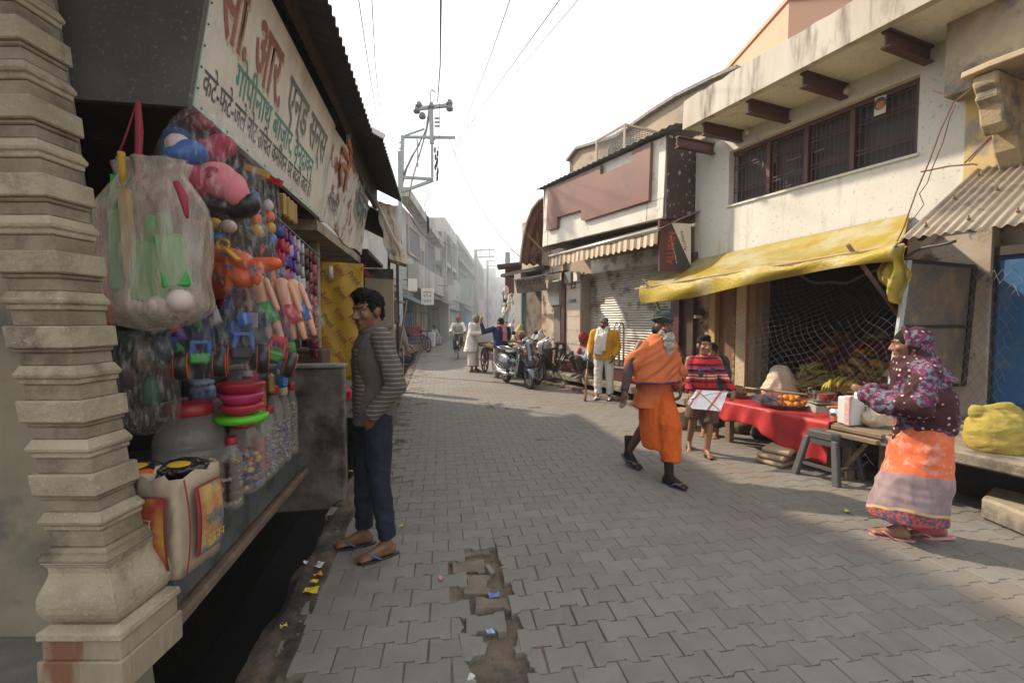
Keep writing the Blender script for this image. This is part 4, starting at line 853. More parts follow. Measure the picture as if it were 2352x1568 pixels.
# medicine shop, stall and curved shed farther along on the right
ms = thing('medicine_shop', 'old peeling medicine shop beside the tiled pillar', 'shop', RT.P(13.5, 6.8))
sm0, sm1 = s0_m, s1_m = R(1290, 6.6), R(1240, 6.6)
MB().fbox(RT, R(1300, 6.6) + .16, R(1244, 6.6), 6.6, 6.9, 0, 3.4).build('wall', peel, ms)
MB().fbox(RT, R(1287, 6.55), R(1262, 6.55), 6.5, 6.598, 1.9, 2.55).build('whitewash_patch', ws, ms, bevel=.01)
MB().fbox(RT, R(1289, 6.55), R(1274, 6.55), 6.52, 6.599, .3, 1.85).build('door', M('grey_door', (.2, .18, .16), (.14, .12, .1), 6, .8), ms)
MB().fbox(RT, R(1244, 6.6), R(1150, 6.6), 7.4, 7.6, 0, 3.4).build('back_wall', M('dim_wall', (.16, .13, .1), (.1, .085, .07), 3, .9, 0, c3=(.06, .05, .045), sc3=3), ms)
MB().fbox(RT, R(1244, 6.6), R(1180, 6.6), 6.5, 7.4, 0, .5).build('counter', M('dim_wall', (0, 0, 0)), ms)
MB().fbox(RT, R(1196, 6.4), R(1181, 6.4), 6.4, 6.6, 0, 2.9).build('pillar', M('grey_board', (.28, .27, .26), (.22, .21, .2), 3, .8), ms)
MB().fbox(RT, R(1198, 6.4), R(1196.2, 6.4), 6.4, 6.5, 0, 2.5).build('teal_strip', M('teal_paint', (.08, .2, .19), rough=.6), ms)
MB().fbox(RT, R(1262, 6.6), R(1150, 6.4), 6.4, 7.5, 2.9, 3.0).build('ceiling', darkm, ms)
sg = thing('shop_sign', 'grey tilted signboard reading desi medicines over the dark shop', 'sign', RT.hit(1215, 650, 5.9))
q = [RT.hit(1188, 674, 6.15), RT.hit(1254.7, 665, 6.15), RT.hit(1248, 615.5, 5.75), RT.hit(1182, 644, 5.75)]
q[1].z = q[0].z; q[2].z = q[3].z
MB().prism(q, (q[1] - q[0]).cross(q[3] - q[0]).normalized() * -.03).build('board', M('grey_sign', (.27, .25, .23), (.2, .185, .17), 3, .8, 0, c3=(.14, .125, .11), sc3=3), sg)
xd = (q[1] - q[0]).normalized(); yd = (q[3] - q[0]).normalized()
lettering('देशी दवायें', q[0] + xd * .12 + yd * .42, xd, yd, .42, blk, sg, .02, 1.35, .006)
MB().prism([q[3] - xd * .1, q[2] + xd * .2, q[2] + xd * .2 + RT.n * .6 + Z * .12, q[3] - xd * .1 + RT.n * .6 + Z * .12], Z * .03).build('top_flap', tindark, sg)
kb = thing('kiosk', 'dark red painted kiosk top on thin black posts', 'kiosk', RT.P(17, 5.6))
k0, k1 = at(1160, 672, 17.0), at(1213, 612, 17.0)
MB().box(((k0.x + k1.x) / 2, 17.4, (k0.z + k1.z) / 2), (k1.x - k0.x, .8, k1.z - k0.z)).build('red_box', M('dull_red', (.15, .05, .04), (.11, .04, .035), 4, .7), kb)
r0, r1 = at(1143, 612, 17.0), at(1240, 607, 17.0)
MB().hexa([V((r0.x, 16.4, r0.z - .1)), V((r1.x, 16.4, r1.z)), V((r1.x, 18.2, r1.z + .1)), V((r0.x, 18.2, r0.z)), V((r0.x, 16.4, r0.z)), V((r1.x, 16.4, r1.z + .1)), V((r1.x, 18.2, r1.z + .2)), V((r0.x, 18.2, r0.z + .1))]).build('roof', tindark, kb)
for px in (1158, 1163): p = at(px, 640, 16.7); MB().beam(V((p.x, 16.7, 0)), V((p.x, 16.7, k0.z)), .06).build('post', black, kb)
MB().box(((k0.x + k1.x) / 2, 17.6, .45), (k1.x - k0.x, .8, .9)).build('counter', M('dim_wall', (0, 0, 0)), kb)
pkc = [M('packet_silver', (.5, .48, .45), rough=.35), M('packet_white', (.6, .57, .52), rough=.4), M('packet_red', (.4, .06, .05), rough=.4), M('packet_pink', (.5, .25, .25), rough=.4), M('packet_blue', (.06, .12, .3), rough=.4)]
ptag = ['uppermost', 'second', 'third', 'fourth', 'fifth', 'sixth', 'seventh']
for k in range(26):
    px, py = 1168 + rnd(-14, 14), 664 + k * 3.4 * 1.05; p = at(px, py, 16.2 + rnd(-.2, .2)); w = rnd(.07, .13)
    o = MB().ell(p, (w, .05, w * rnd(.9, 1.6)), RM_(rnd(0, 3), rnd(-.4, .4)), 5, 4).build('hanging_packet', random.choice(pkc[:2] * 5 + [pkc[3]]), smooth=False)
    tag(o, 'shiny packet in the bunch hanging from the dark red kiosk', 'packet', 'packets hanging at the dark red kiosk')
cs = thing('curved_shed', 'rusty corrugated sheet curving up like an arch behind the medicine sign', 'shed', RT.P(14, 6.5, 3))
cv = [RT.sz(x, y, 6.0) for x, y in ((1196, 606), (1199, 580), (1204, 545), (1212, 512), (1224, 482), (1240, 462), (1262, 450), (1300, 446))]
def cvf(u, v):
    t = u * (len(cv) - 1); i = min(int(t), len(cv) - 2); f = t - i; s = cv[i][0] * (1 - f) + cv[i + 1][0] * f; z = cv[i][1] * (1 - f) + cv[i + 1][1] * f
    return RT.P(s + .03 * math.sin(v * 60), 6.0 + 2.6 * v, z + .035 * math.sin(v * 2 * math.pi * 11))
MB().grid(cvf, 28, 88).build('sheet', M('rust_sheet', (.19, .085, .05), (.12, .055, .04), 4, .8, .3, 30, c3=(.3, .2, .14), sc3=3, lo3=.56, hi3=.66), cs, smooth=True, solid=.01)
MB().tube([RT.P(s, 5.98, z + .03) for s, z in cv], .03, 5).build('rim', M('pale_rim', (.4, .36, .31), rough=.8), cs)
MB().fbox(RT, R(1262, 6.9), R(1196, 6.9), 6.95, 7.1, 2.9, 4.6).build('wall', peel, cs)
br = MB()
for k in range(14): a = RT.P(R(1240 + rnd(-30, 20), 6.5), 6.4, 3.0 + rnd(0, .5)); br.tube([a, a + V((rnd(-.6, .6), rnd(-.3, .3), rnd(.1, .6)))], .01, 4)
br.build('pole_ends', M('bamboo', (.35, .25, .15), rough=.8), cs)
# far right row beyond the kiosk
rb = thing('building', 'dim low shops beyond the kiosk on the far right side', 'building', V((2.4, 40, 0)))
MB().box((3.2, 36, 2), (4.4, 30, 4)).build('wall', brownw, rb)
for k in range(6): MB().box((.96, 24 + 4.6 * k, 1.2), (.1, 3, 2.2)).build('shutter', sc_['grey'], rb)
# step block by the blue door
tag(MB().prism([gnd(2252, 1190), gnd(2420, 1262), gnd(2420, 1262) + V((.5, .3, 0)), gnd(2252, 1190) + V((.34, .25, 0))], Z * .165).build('step_block', M('step_concrete', (.35, .3, .22), (.27, .23, .17), 5, .9, .5, 30, c3=(.13, .12, .11), sc3=2), bevel=.02), 'pale concrete block standing below the ledge with the yellow sack', 'block')
# ------------------------------------------------------------------ poles and wires
ep = thing('electric_pole', 'grey steel electric pole carrying a braced frame with lamps and insulators', 'pole', at(922, 735, 12.5) - Z * 1.5)
YP = 12.5
def pt(px, py, dy=0): return at(px, py, YP + dy)
pm2 = M('pole_grey', (.36, .4, .4), (.3, .33, .33), 8, .6, metal=.3)
b0 = pt(922, 735); MB().box((b0.x, YP, 3.0), (.085, .08, 6.0)).build('post', pm2, ep)
MB().beam(pt(922, 440), pt(925, 312), .085).build('post', pm2, ep)
MB().beam(pt(993, 418), pt(992, 235), .06).build('mast', pm2, ep); MB().beam(pt(992, 330), pt(990, 240), .1).build('mast', pm2, ep)
fr_ = MB()
for a, q, w in (((925, 315), (1046, 316), .06), (((922, 407)), (995, 412), .07), ((924, 440), (993, 415), .07), ((930, 312), (975, 296), .04), ((960, 250), (1032, 242), .08), ((960, 385), (958, 320), .03), ((975, 315), (1000, 320), .05)):
    fr_.beam(pt(*a), pt(*q), w)
fr_.build('frame', pm2, ep)
cb = MB()
for a in ([(925, 420), (935, 385), (955, 345), (978, 300), (986, 250)], [(935, 480), (945, 420), (962, 360), (980, 300), (990, 245)], [(922, 440), (927, 400), (945, 360), (965, 330)]):
    cb.tube([pt(*q) for q in a], .022, 5)
cb.build('cable_pipe', M('pipe_grey', (.22, .23, .23), rough=.6), ep, smooth=True)
for px, py in ((962, 243), (957, 255), (990, 246), (1032, 238), (1033, 250), (970, 268)):
    p = pt(px, py); MB().lathe(p, [(.02, .12), (.07, .08), (.1, .0), (.08, -.05), (.02, -.07)], 10).build('insulator', M('insulator_dark', (.16, .18, .19), rough=.35), ep, smooth=True)
MB().tube([pt(989, 240), pt(988, 212), pt(992, 206), pt(1000, 212)], .02, 5).build('hook', pm2, ep)
st_ = MB()
for k in range(6): st_.beam(pt(916, 328 + 14 * k), pt(922, 328 + 14 * k), .03); st_.beam(pt(998, 272 + 9 * (k % 3)), pt(1010, 272 + 9 * (k % 3)), .03)
tag(st_.build('step_bolts', pm2, ep), kind='stuff')
lf = MB()
for k in range(9): p = pt(1000 + rnd(-2, 6), 345 + 8 * k, rnd(-.1, .1)); lf.ell(p, (.03, .03, .09), None, 5, 4)
tag(lf.build('cable_tangle', wirem, ep), kind='stuff')
for k, (px, pyt, Y, w) in enumerate(((1093, 573, 44, .2), (1120, 598, 58, .18))):
    g = thing('electric_pole', ['far electric pole with double crossarms against the haze', 'thin electric pole farthest down the street'][k], 'pole', V((at(px, pyt, Y).x, Y, 0)))
    t = at(px, pyt, Y); MB().beam((t.x, Y, 0), (t.x, Y, t.z), w).build('post', pm2, g)
    for dz in (.1, .75): MB().beam((t.x - .2, Y, t.z - dz), (t.x + 1.8 - .6 * k, Y, t.z - dz + .1), .12).build('crossarm', pm2, g)
    for q in (.4, 1.3): MB().beam((t.x + q, Y, t.z - .8), (t.x + q, Y, t.z + .2), .06).build('insulator', pm2, g)
g = thing('chimney_pole', 'short stubby pole rising behind the kiosk roof', 'pole', at(1166, 612, 20)); MB().beam(at(1166, 640, 20), at(1166, 580, 20), .2).build('post', pm2, g); MB().beam(at(1160, 596, 20), at(1172, 596, 20), .1).build('clamp', pm2, g)
def wire(pts, lab, r=.007, n=8, sag=.0):
    P = [at(*p) for p in pts]; q = []
    for a, c in zip(P[:-1], P[1:]):
        for k in range(n): t = k / n; q.append(a.lerp(c, t) - Z * sag * 4 * t * (1 - t))
    q.append(P[-1]); tag(MB().tube(q, r, 4).build('overhead_wire', wirem), lab, 'wire', 'overhead wires')
wire([(818, -40, 4.5), (846, 150, 7), (874, 320, 12)], 'overhead wire nearest the tin eave', .006)
wire([(852, -40, 4.5), (862, 150, 7), (880, 318, 12)], 'second wire out from the tin eave', .006)
wire([(1013, -40, 4.5), (1011, 150, 9), (1005, 235, 12.3)], 'thick wire running up from the lamp frame mast', .014)
wire([(1010, 235, 12.3), (1008, 330, 12.4), (1002, 420, 12.4)], 'loose vertical wire below the lamp frame', .008)
wire([(1185, -40, 5), (1130, 120, 8), (1062, 300, 14), (1020, 440, 24)], 'slanting wire crossing the middle of the sky', .006)
wire([(1300, -20, 6), (1180, 145, 10), (1062, 310, 20), (1010, 420, 34)], 'long slanting wire from above the tan house', .007)
wire([(1345, -20, 7), (1200, 150, 12), (1040, 330, 26)], 'faint slanting wire beside the long one', .006)
wire([(1032, 318, 12.5), (1100, 470, 13.5), (1196, 592, 14)], 'sagging wire from the lamp frame to the kiosk', .009, 8, .12)
wire([(940, 490, 12.5), (1000, 545, 20), (1090, 575, 40)], 'drooping wire crossing the cream building', .012, 8, .3)
wire([(985, 530, 11), (975, 470, 11), (990, 440, 12.3)], 'short hanging wire with a black connector', .008)
tag(MB().ell(at(983, 517, 11), (.035, .035, .22), None, 8, 8).build('cable_joint', wirem), 'long black cable joint hanging in front of the cream building', 'cable joint')
# loose wires on the white house
hw = thing('house_wire', 'twisted rusty wires hanging from the ledge bracket to the tin awning', 'wire', WH.hit(2140, 380, 5.2))
def wpt(px, py, d): return WH.hit(px, py, d)
m = MB()
m.tube([wpt(x, y, 5.25) for x, y in ((2230, 205), (2205, 225), (2190, 235), (2160, 300), (2135, 370), (2105, 440), (2075, 525), (2060, 555))], .006, 4)
m.tube([wpt(x, y, 5.27) for x, y in ((2195, 240), (2182, 270), (2165, 330), (2140, 390), (2130, 420), (2112, 445), (2122, 470), (2100, 500), (2085, 515), (2080, 545), (2065, 556))], .004, 4)
m.tube([wpt(x, y, 5.3) for x, y in ((2143, 209), (2180, 220))], .007, 4)
m.tube([wpt(x, y, 5.7) for x, y in ((2115, 395), (2180, 382), (2235, 377), (2245, 379))], .009, 4)
m.tube([wpt(x, y, 6.0) for x, y in ((2352, 230), (2300, 290), (2260, 330), (2215, 375))], .008, 4)
m.tube([wpt(x, y, 6.0) for x, y in ((2400, 270), (2310, 285), (2270, 325), (2225, 372))], .006, 4)
m.build('strand', rustm, hw)
# ------------------------------------------------------------------ people: one continuous skin body per person, clothes and hair as parts
def blob(name, mb, mat, parent, vox=.009, smooth=4, wr=None, sel=None):
    me = bpy.data.meshes.new(name); me.from_pydata(mb.v, [], mb.f)
    bm = bmesh.new(); bm.from_mesh(me); bmesh.ops.recalc_face_normals(bm, faces=bm.faces); bm.to_mesh(me); bm.free()
    o = bpy.data.objects.new(name, me); COL.objects.link(o)
    m = o.modifiers.new('r', 'REMESH'); m.mode = 'VOXEL'; m.voxel_size = vox
    if smooth: m = o.modifiers.new('s', 'SMOOTH'); m.factor = .5; m.iterations = smooth
    dg = bpy.context.evaluated_depsgraph_get(); me2 = bpy.data.meshes.new_from_object(o.evaluated_get(dg)); o.modifiers.clear(); o.data = me2; bpy.data.meshes.remove(me)
    if wr:
        nn = [v.normal.copy() for v in me2.vertices]
        for v, n_ in zip(me2.vertices, nn): v.co += n_ * wr(v.co)
    me2.materials.clear(); me2.materials.append(mat); me2.name = name
    me2.polygons.foreach_set('use_smooth', [True] * len(me2.polygons)); o.parent = parent
    return o
def folds(amp, sx=9, sz=3.5, seed=0, fine=.3):  # cloth creases
    def f(co):
        p = V((co.x * sx + seed, co.y * sx, co.z * sz + 3 * seed)); w = noise.noise(p)
        q = noise.noise(V((co.x * 4 + co.z * 22, co.y * 4 + seed, co.z * 9)))
        return amp * (1 - 2 * abs(w) - .5) + amp * fine * q
    return f
def head(mb, c, R, k=1, jaw=1, nose=1):
    P = lambda x, y, z: V(c) + R @ (V((x, y, z)) * k)
    E_ = lambda x, y, z, a, b_, h: mb.ell(P(x, y, z), (a * k, b_ * k, h * k), R, 14, 10)
    C = lambda a, b_, r1, r2: mb.rcone(P(*a), P(*b_), r1 * k, r2 * k, 8)
    E_(0, -.012, .025, .075, .094, .094); E_(0, .03, -.02, .062, .066, .088); E_(0, .043, -.078 * jaw, .043, .046, .04)
    C((-.048, .066, .03), (0, .086, .026), .013, .014); C((.048, .066, .03), (0, .086, .026), .013, .014)
    C((0, .09, .018), (0, .116 + .006 * (nose - 1), -.026), .009, .0145 * nose); E_(-.014, .102, -.032, .01, .011, .008); E_(.014, .102, -.032, .01, .011, .008)
    E_(-.041, .06, -.022, .024, .026, .024); E_(.041, .06, -.022, .024, .026, .024)
    C((-.02, .087, -.058), (.02, .087, -.058), .008, .008); C((-.016, .085, -.068), (.016, .085, -.068), .0085, .0085); E_(0, .075, -.098 * jaw, .02, .02, .017)
    for s in (-1, 1):
        E_(s * .077, -.008, -.008, .011, .024, .033); E_(s * .084, -.012, .004, .008, .019, .02)
def hand(mb, w, d, side, k=1, curl=.35, thumb=.8, palm=None):   # w wrist, d pointing to the fingertips, side: direction the thumb leaves from
    w, d = V(w), V(d).normalized(); s = V(side); s = (s - d * s.dot(d)).normalized(); n_ = (palm and V(palm)) or d.cross(s); n_ = (n_ - d * n_.dot(d)).normalized()
    if not palm: n_ = n_
    pc = w + d * .05 * k
    Rm = Matrix((s, n_, d)).transposed(); mb.ell(pc, (.036 * k, .017 * k, .052 * k), Rm, 10, 8)
    for i, (o, L) in enumerate(((.027, .07), (.009, .08), (-.009, .075), (-.027, .058))):
        a = w + d * .088 * k + s * o * k; ang = curl; dd = d
        r = .0088 * k
        for seg, f in ((0, .45), (1, .32), (2, .23)):
            dd = (dd * math.cos(ang) + n_ * math.sin(ang)).normalized(); e = a + dd * L * f * k; mb.rcone(a, e, r, r * .92, 7); a = e; r *= .92; ang = curl * 1.1
    a = w + d * .025 * k + s * .03 * k; td = (d * math.cos(thumb) + s * math.sin(thumb) + n_ * .25).normalized()
    e = a + td * .035 * k; mb.rcone(a, e, .012 * k, .0105 * k, 7); td = (td + d * .6 + n_ * .3).normalized(); mb.rcone(e, e + td * .03 * k, .0105 * k, .009 * k, 7)
def foot(mb, ank, f, k=1, lift=0):                # f: toe direction
    f = V(f).normalized(); s = Z.cross(f).normalized(); a = V(ank)
    h = a - Z * .05 * k * (1 - .0 * lift) - f * .035 * k
    mb.rcone(a, h, .036 * k, .034 * k, 10); b_ = a + f * .125 * k - Z * .062 * k
    mb.rcone(a + f * .01 * k - Z * .02 * k, b_, .036 * k, .024 * k, 10); mb.rcone(h, b_, .032 * k, .026 * k, 10)
    Rm = Matrix((s, f, s.cross(f))).transposed(); mb.ell(b_ + f * .0 * k, (.046 * k, .05 * k, .022 * k), Rm, 10, 6)
    for i in range(5):
        o = (.034 - .017 * i) * k; L = (.05 - .006 * i) * k; mb.rcone(b_ + s * -o + f * .02 * k, b_ + s * -o + f * L + f * .012 * k - Z * .006 * k, .0095 * k, .0085 * k, 6)
def loftpts(c, rx, ry, yaw=0, n=20, tilt=None):
    q = [V((rx * math.cos(2 * math.pi * j / n), ry * math.sin(2 * math.pi * j / n), 0)) for j in range(n)]
    Rm = rotz(yaw)
    if tilt: Rm = tilt @ Rm
    return [V(c) + Rm @ p for p in q]
def torso(mb, J, g=0, k=1, hem=None, bulk=1):
    pel, chest, neck, yaw = V(J['pel']), V(J['chest']), V(J['neck']), J.get('yaw', 0)
    sh = (V(J['shR']) - V(J['shL'])); ya = math.atan2(sh.y, sh.x)
    w = sh.length / 2
    R0, R1 = loftpts, None
    rings = []
    if hem is not None: rings.append(loftpts(V((pel.x, pel.y, hem)), .155 * bulk + g, .115 * bulk + g, yaw))
    rings += [loftpts(pel - Z * .06, .15 * bulk + g, .11 * bulk + g, yaw), loftpts(pel + Z * .05, .145 * bulk + g, .105 * bulk + g, yaw), loftpts(pel.lerp(chest, .5), .135 * bulk + g, .095 * bulk + g, (yaw + ya) / 2),
              loftpts(chest, w * .86 + g, .11 * bulk + g, ya), loftpts(chest.lerp(neck, .55), w * .85 + g, .1 * bulk + g, ya), loftpts(chest.lerp(neck, .85), w * .55 + g, .075 + g, ya), loftpts(neck, .06 + g, .06 + g, ya)]
    if hem is not None and hem > pel.z - .06: rings = [rings[0]] + rings[2:]
    mb.loft(rings)
def arm(mb, sh, el, wr, r=(.05, .04, .03), g=0, flat=False):
    mb.rcone(sh, el, r[0] + g, r[1] + g); mb.rcone(el, wr, r[1] + g, r[2] + g) if not flat else mb.tube([V(el) - (V(wr) - V(el)).normalized() * .02, V(el), V(wr)], [r[1] + g, r[1] + g, r[2] + g], 12)
def leg(mb, hip, kn, an, r=(.085, .055, .038), g=0): mb.rcone(hip, kn, r[0] + g, r[1] + g); mb.rcone(kn, V(kn).lerp(V(an), .35), r[1] + g, r[1] * .98 + g); mb.rcone(V(kn).lerp(V(an), .3), an, r[1] + g, r[2] + g)
def tleg(mb, hip, kn, an, g=.0, r=(.09, .068, .055)):
    d = (V(an) - V(kn)).normalized(); mb.rcone(hip, kn, r[0] + g, r[1] + g); mb.tube([V(kn) - d * .03, V(kn), V(kn).lerp(V(an), .6), V(an)], [r[1] + g, r[1] + g, r[2] + .006 + g, r[2] + g], 14)
def eyes(root, c, R, k=1, brow=True, mat=eyew):
    P = lambda x, y, z: V(c) + R @ (V((x, y, z)) * k)
    for s in (-1, 1):
        e = MB().ell(P(s * .031, .0755, .004), (.0135 * k, .009 * k, .0065 * k), R, 8, 6).build('eye', mat, root, True, local=True)
        MB().ell(P(s * .031, .0825, .004), (.006 * k, .004 * k, .006 * k), R, 8, 6).build('iris', iris, e, True, local=True)
        if brow: MB().rcone(P(s * .014, .097, .03), P(s * .05, .074, .034), .0045 * k, .003 * k, 5).build('eyebrow', hairm, root, True, local=True)
    MB().rcone(P(-.017, .0925, -.063), P(.017, .0925, -.063), .006 * k, .006 * k, 6).build('lips', lipm, root, True, local=True)
def RM(yaw=0, pitch=0, roll=0): return Matrix.Rotation(yaw, 3, 'Z') @ Matrix.Rotation(pitch, 3, 'X') @ Matrix.Rotation(roll, 3, 'Y')
def flipflop(root, ank, f, k=1, sole=black, strap=None, drop=.088):
    f = V(f).normalized(); s = f.cross(Z).normalized(); u = s.cross(f); c = V(ank) - u * drop * k + f * .045 * k
    out = []
    for i in range(20):
        a = 2 * math.pi * i / 20; y = math.cos(a) * .135 * k; x = math.sin(a) * (.048 if y > 0 else .036) * k; out.append(c + f * y + s * x - u * .012 * k)
    o = MB().prism(out, u * .02 * k).build('sandal', sole, root, local=True, bevel=.003)
    t = c + f * .09 * k + u * .012 * k; st = MB()
    for sd in (-1, 1): st.tube([t, c + f * .055 * k + s * sd * .03 * k + u * .045 * k, c + f * .0 * k + s * sd * .046 * k + u * .012 * k], [.006 * k, .009 * k, .006 * k], 6)
    st.build('strap', strap or sole, o, True, local=True)
def person(label, loc, rz, group=None): return thing('person', label, 'person', loc, rz, group)
def face_to(x, y): return math.atan2(y, x) - math.pi / 2
def scarf(mb, pts, w, th, side, n=8):            # flat band of cloth along points
    pts = [V(p) for p in pts]; side = V(side).normalized(); rings = []
    for i, p in enumerate(pts):
        t = (pts[min(i + 1, len(pts) - 1)] - pts[max(0, i - 1)]).normalized(); s = (side - t * side.dot(t)).normalized(); u = t.cross(s)
        rings.append([p + s * w / 2 * math.cos(a) + u * th * math.sin(a) for a in [2 * math.pi * j / 12 for j in range(12)]])
    return mb.loft(rings)

# ---- 1 young man standing by the low wall, hands in his jacket pockets
g0 = gnd(866, 1262); yaw1 = face_to(-.88, -.48)
p = person('young man in a striped grey jacket and dark jeans standing with hands in pockets', g0, yaw1)
J = dict(pel=(0, 0, .93), chest=(0, .005, 1.23), neck=(0, -.01, 1.435), shR=(.195, -.015, 1.385), shL=(-.195, -.01, 1.385))
hc = V((0, .035, 1.555)); HR = RM(.5, -.14)
elR, wrR = V((.25, -.06, 1.11)), V((.185, .075, .94)); elL, wrL = V((-.255, -.075, 1.11)), V((-.19, .07, .92))
aR, aL = V((.105, .07, .095)), V((-.12, -.03, .095)); fR, fL = V((.15, 1, 0)), V((-.1, 1, 0))
b = MB(); torso(b, J, -.012); b.rcone(J['neck'], hc + V((0, -.03, -.05)), .054, .05)
head(b, hc, HR); arm(b, J['shR'], elR, wrR, g=-.004); arm(b, J['shL'], elL, wrL, g=-.004)
hand(b, wrR, (-.45, -.1, -1), (0, 1, .3), .85, curl=.3, thumb=.3); hand(b, wrL, (.45, -.1, -1), (0, 1, .3), .85, curl=.3, thumb=.3)
leg(b, (.09, 0, .9), (.1, .05, .5), aR, g=-.006); leg(b, (-.09, 0, .9), (-.11, .0, .5), aL, g=-.006); foot(b, aR, fR); foot(b, aL, fL)
blob('body', b, skin1, p, .0075, 3); eyes(p, hc, HR)
hb_ = MB(); hb_.ell(hc + HR @ V((0, -.02, .04)), (.081, .097, .088), HR); hb_.ell(hc + HR @ V((0, .03, .1)), (.06, .055, .042), HR); hb_.ell(hc + HR @ V((0, -.06, -.01)), (.066, .05, .07), HR)
for s in (-1, 1): hb_.ell(hc + HR @ V((s * .066, .01, .05)), (.016, .035, .05), HR)
blob('hair', hb_, hairm, p, .006, 1, lambda c: .012 * noise.noise(c * 60) + .009 * noise.noise(c * 130) + max(0, c.z - 1.6) * .12)
jk = M('striped_jacket', (.2, .18, .155), rough=.9, custom=lambda t, co, c: stripes(2, 1 / .027, [(.74, (.085, .07, .06)), (1, (.21, .185, .155))], True, .12)(t, co, c), bump=.2, bsc=400)
jp = M('jacket_plain', (.105, .096, .084), (.088, .08, .07), 20, .9, .2, 300)
c_ = MB(); torso(c_, J, .028, hem=.84); blob('jacket', c_, jp, p, .009, 5, folds(.008, 8, 4, 1))
c_ = MB(); arm(c_, V(J['shR']) + V((-.02, 0, .0)), elR, wrR, (.066, .055, .044), .006, True); blob('sleeve', c_, jk, p, .008, 3, folds(.008, 12, 8, 2))
c_ = MB(); arm(c_, V(J['shL']) + V((.02, 0, .0)), elL, wrL, (.066, .055, .044), .006, True); blob('sleeve', c_, jk, p, .008, 3, folds(.008, 12, 8, 5))
fp = MB()
for s in (-1, 1): fp.grid(lambda u, v: V((s * (.02 + .1 * v), .118 + .012 * math.sin(v * 3.1) - .045 * v * v * (1), .9 + .42 * u)), 8, 4)
fp.build('front_panel', jk, p, True, local=True, solid=.02)
cl = MB(); cl.tube([V((.075 * math.sin(a), -.01 + .085 * math.cos(a) * (-1), 1.44 + .02 * math.cos(a))) for a in [2.2 * math.pi * k / 16 - 1.1 * math.pi + math.pi * 0 for k in range(17)]], .025, 8); blob('collar', cl, jp, p, .008, 3)
jn = M('dark_jeans', (.007, .01, .022), (.012, .017, .034), 7, .85, .3, 200, c3=(.022, .032, .056), sc3=3, lo3=.58, hi3=.72)
c_ = MB(); tleg(c_, (.09, 0, .9), (.1, .055, .5), aR + V((0, -.01, .03)), 0, (.097, .068, .056)); tleg(c_, (-.09, 0, .9), (-.11, .005, .5), aL + V((0, -.01, .03)), 0, (.097, .068, .056)); c_.ell((0, -.015, .9), (.155, .115, .11)); blob('jeans', c_, jn, p, .0085, 3, folds(.008, 10, 14, 3))
flipflop(p, aR, fR, strap=M('blue_strap', (.06, .12, .2), rough=.6)); flipflop(p, aL, fL, strap=M('blue_strap', (0, 0, 0)))

# ---- 2 old bearded man in orange robes, mid stride
orange = M('orange_cotton', (.56, .15, .05), (.49, .13, .045), 6, .9, .2, 200, c3=(.42, .11, .04), sc3=2.5); orange2 = M('deep_orange_cotton', (.58, .11, .012), (.5, .085, .01), 6, .9, .2, 200); purple = M('purple_edge', (.06, .03, .16), rough=.9)
g0 = gnd(1500, 1090); yaw2 = face_to(.34, -.94)
p = person('old bearded man in orange robes and a dark green cap striding along', g0, yaw2)
k = .96
J = dict(pel=(0, -.03, .87), chest=(0, .03, 1.14), neck=(0, .06, 1.32), shR=(.2, .05, 1.27), shL=(-.19, .03, 1.27))
hc = V((-.005, .115, 1.435)); HR = RM(.08, -.04)
elR, wrR = V((.33, .06, 1.05)), V((.445, .16, .86)); elL, wrL = V((-.24, -.02, 1.02)), V((-.2, .12, .86))
aL, aR = V((.03, .27, .09)), V((.06, -.32, .15)); fL, fR = V((-.25, 1, 0)), V((-.1, 1, -.35))
b = MB(); torso(b, J, -.02); b.rcone(J['neck'], hc + V((0, -.03, -.05)), .05, .048); head(b, hc, HR, .95, 1, 1.15)
arm(b, J['shR'], elR, wrR, (.045, .036, .026)); arm(b, J['shL'], elL, wrL, (.045, .036, .026)); hand(b, wrR, (.25, .3, -.9), (-.3, .9, .2), 1.02, .28, .6); hand(b, wrL, (.3, .5, -.8), (.6, .6, .2), .96, .6)
leg(b, (.08, -.02, .84), (.06, -.07, .47), aR, (.075, .05, .034)); leg(b, (-.07, -.02, .84), (-.02, .2, .47), aL, (.075, .05, .034)); foot(b, aR, fR, .98); foot(b, aL, fL, .98)
blob('body', b, skin2, p, .0075, 3); eyes(p, hc, HR, .95)
grey = M('grey_beard', (.5, .47, .41), (.3, .27, .23), 60, .9, .8, 120)
bd_ = MB()
for x, y, z, a, b2, h in ((0, .078, -.1, .062, .045, .055), (0, .08, -.165, .06, .045, .06), (.0, .075, -.225, .045, .035, .05), (.05, .035, -.06, .022, .035, .05), (-.05, .035, -.06, .022, .035, .05)): bd_.ell(hc + HR @ V((x, y, z)), (a, b2, h), HR)
for s in (-1, 1): bd_.rcone(hc + HR @ V((0, .1, -.045)), hc + HR @ V((s * .045, .075, -.07)), .013, .012)
blob('beard', bd_, grey, p, .006, 1, lambda c: .008 * noise.noise(c * 55) + .008 * noise.noise(V((c.x * 120, c.y * 120, c.z * 40))))
capm = M('green_cap', (.012, .035, .033), (.018, .048, .044), 30, .9, .4, 200); plaid = M('plaid_band', (.05, .03, .03), (.16, .12, .1), 26, .9, c3=(.2, .04, .03), sc3=22)
cp_ = MB(); cp_.loft([loftpts(hc + HR @ V((0, -.012, z)), a, b2, 0, 20, HR) for z, a, b2 in ((.045, .084, .1), (.07, .088, .104), (.11, .083, .098), (.14, .066, .078), (.152, .03, .04))]); cp_.ell(hc + HR @ V((.05, -.02, .14)), (.03, .04, .025), HR); cp_.ell(hc + HR @ V((0, -.075, -.03)), (.07, .04, .06), HR)
blob('cap', cp_, capm, p, .007, 2, folds(.004, 30, 20, 2))
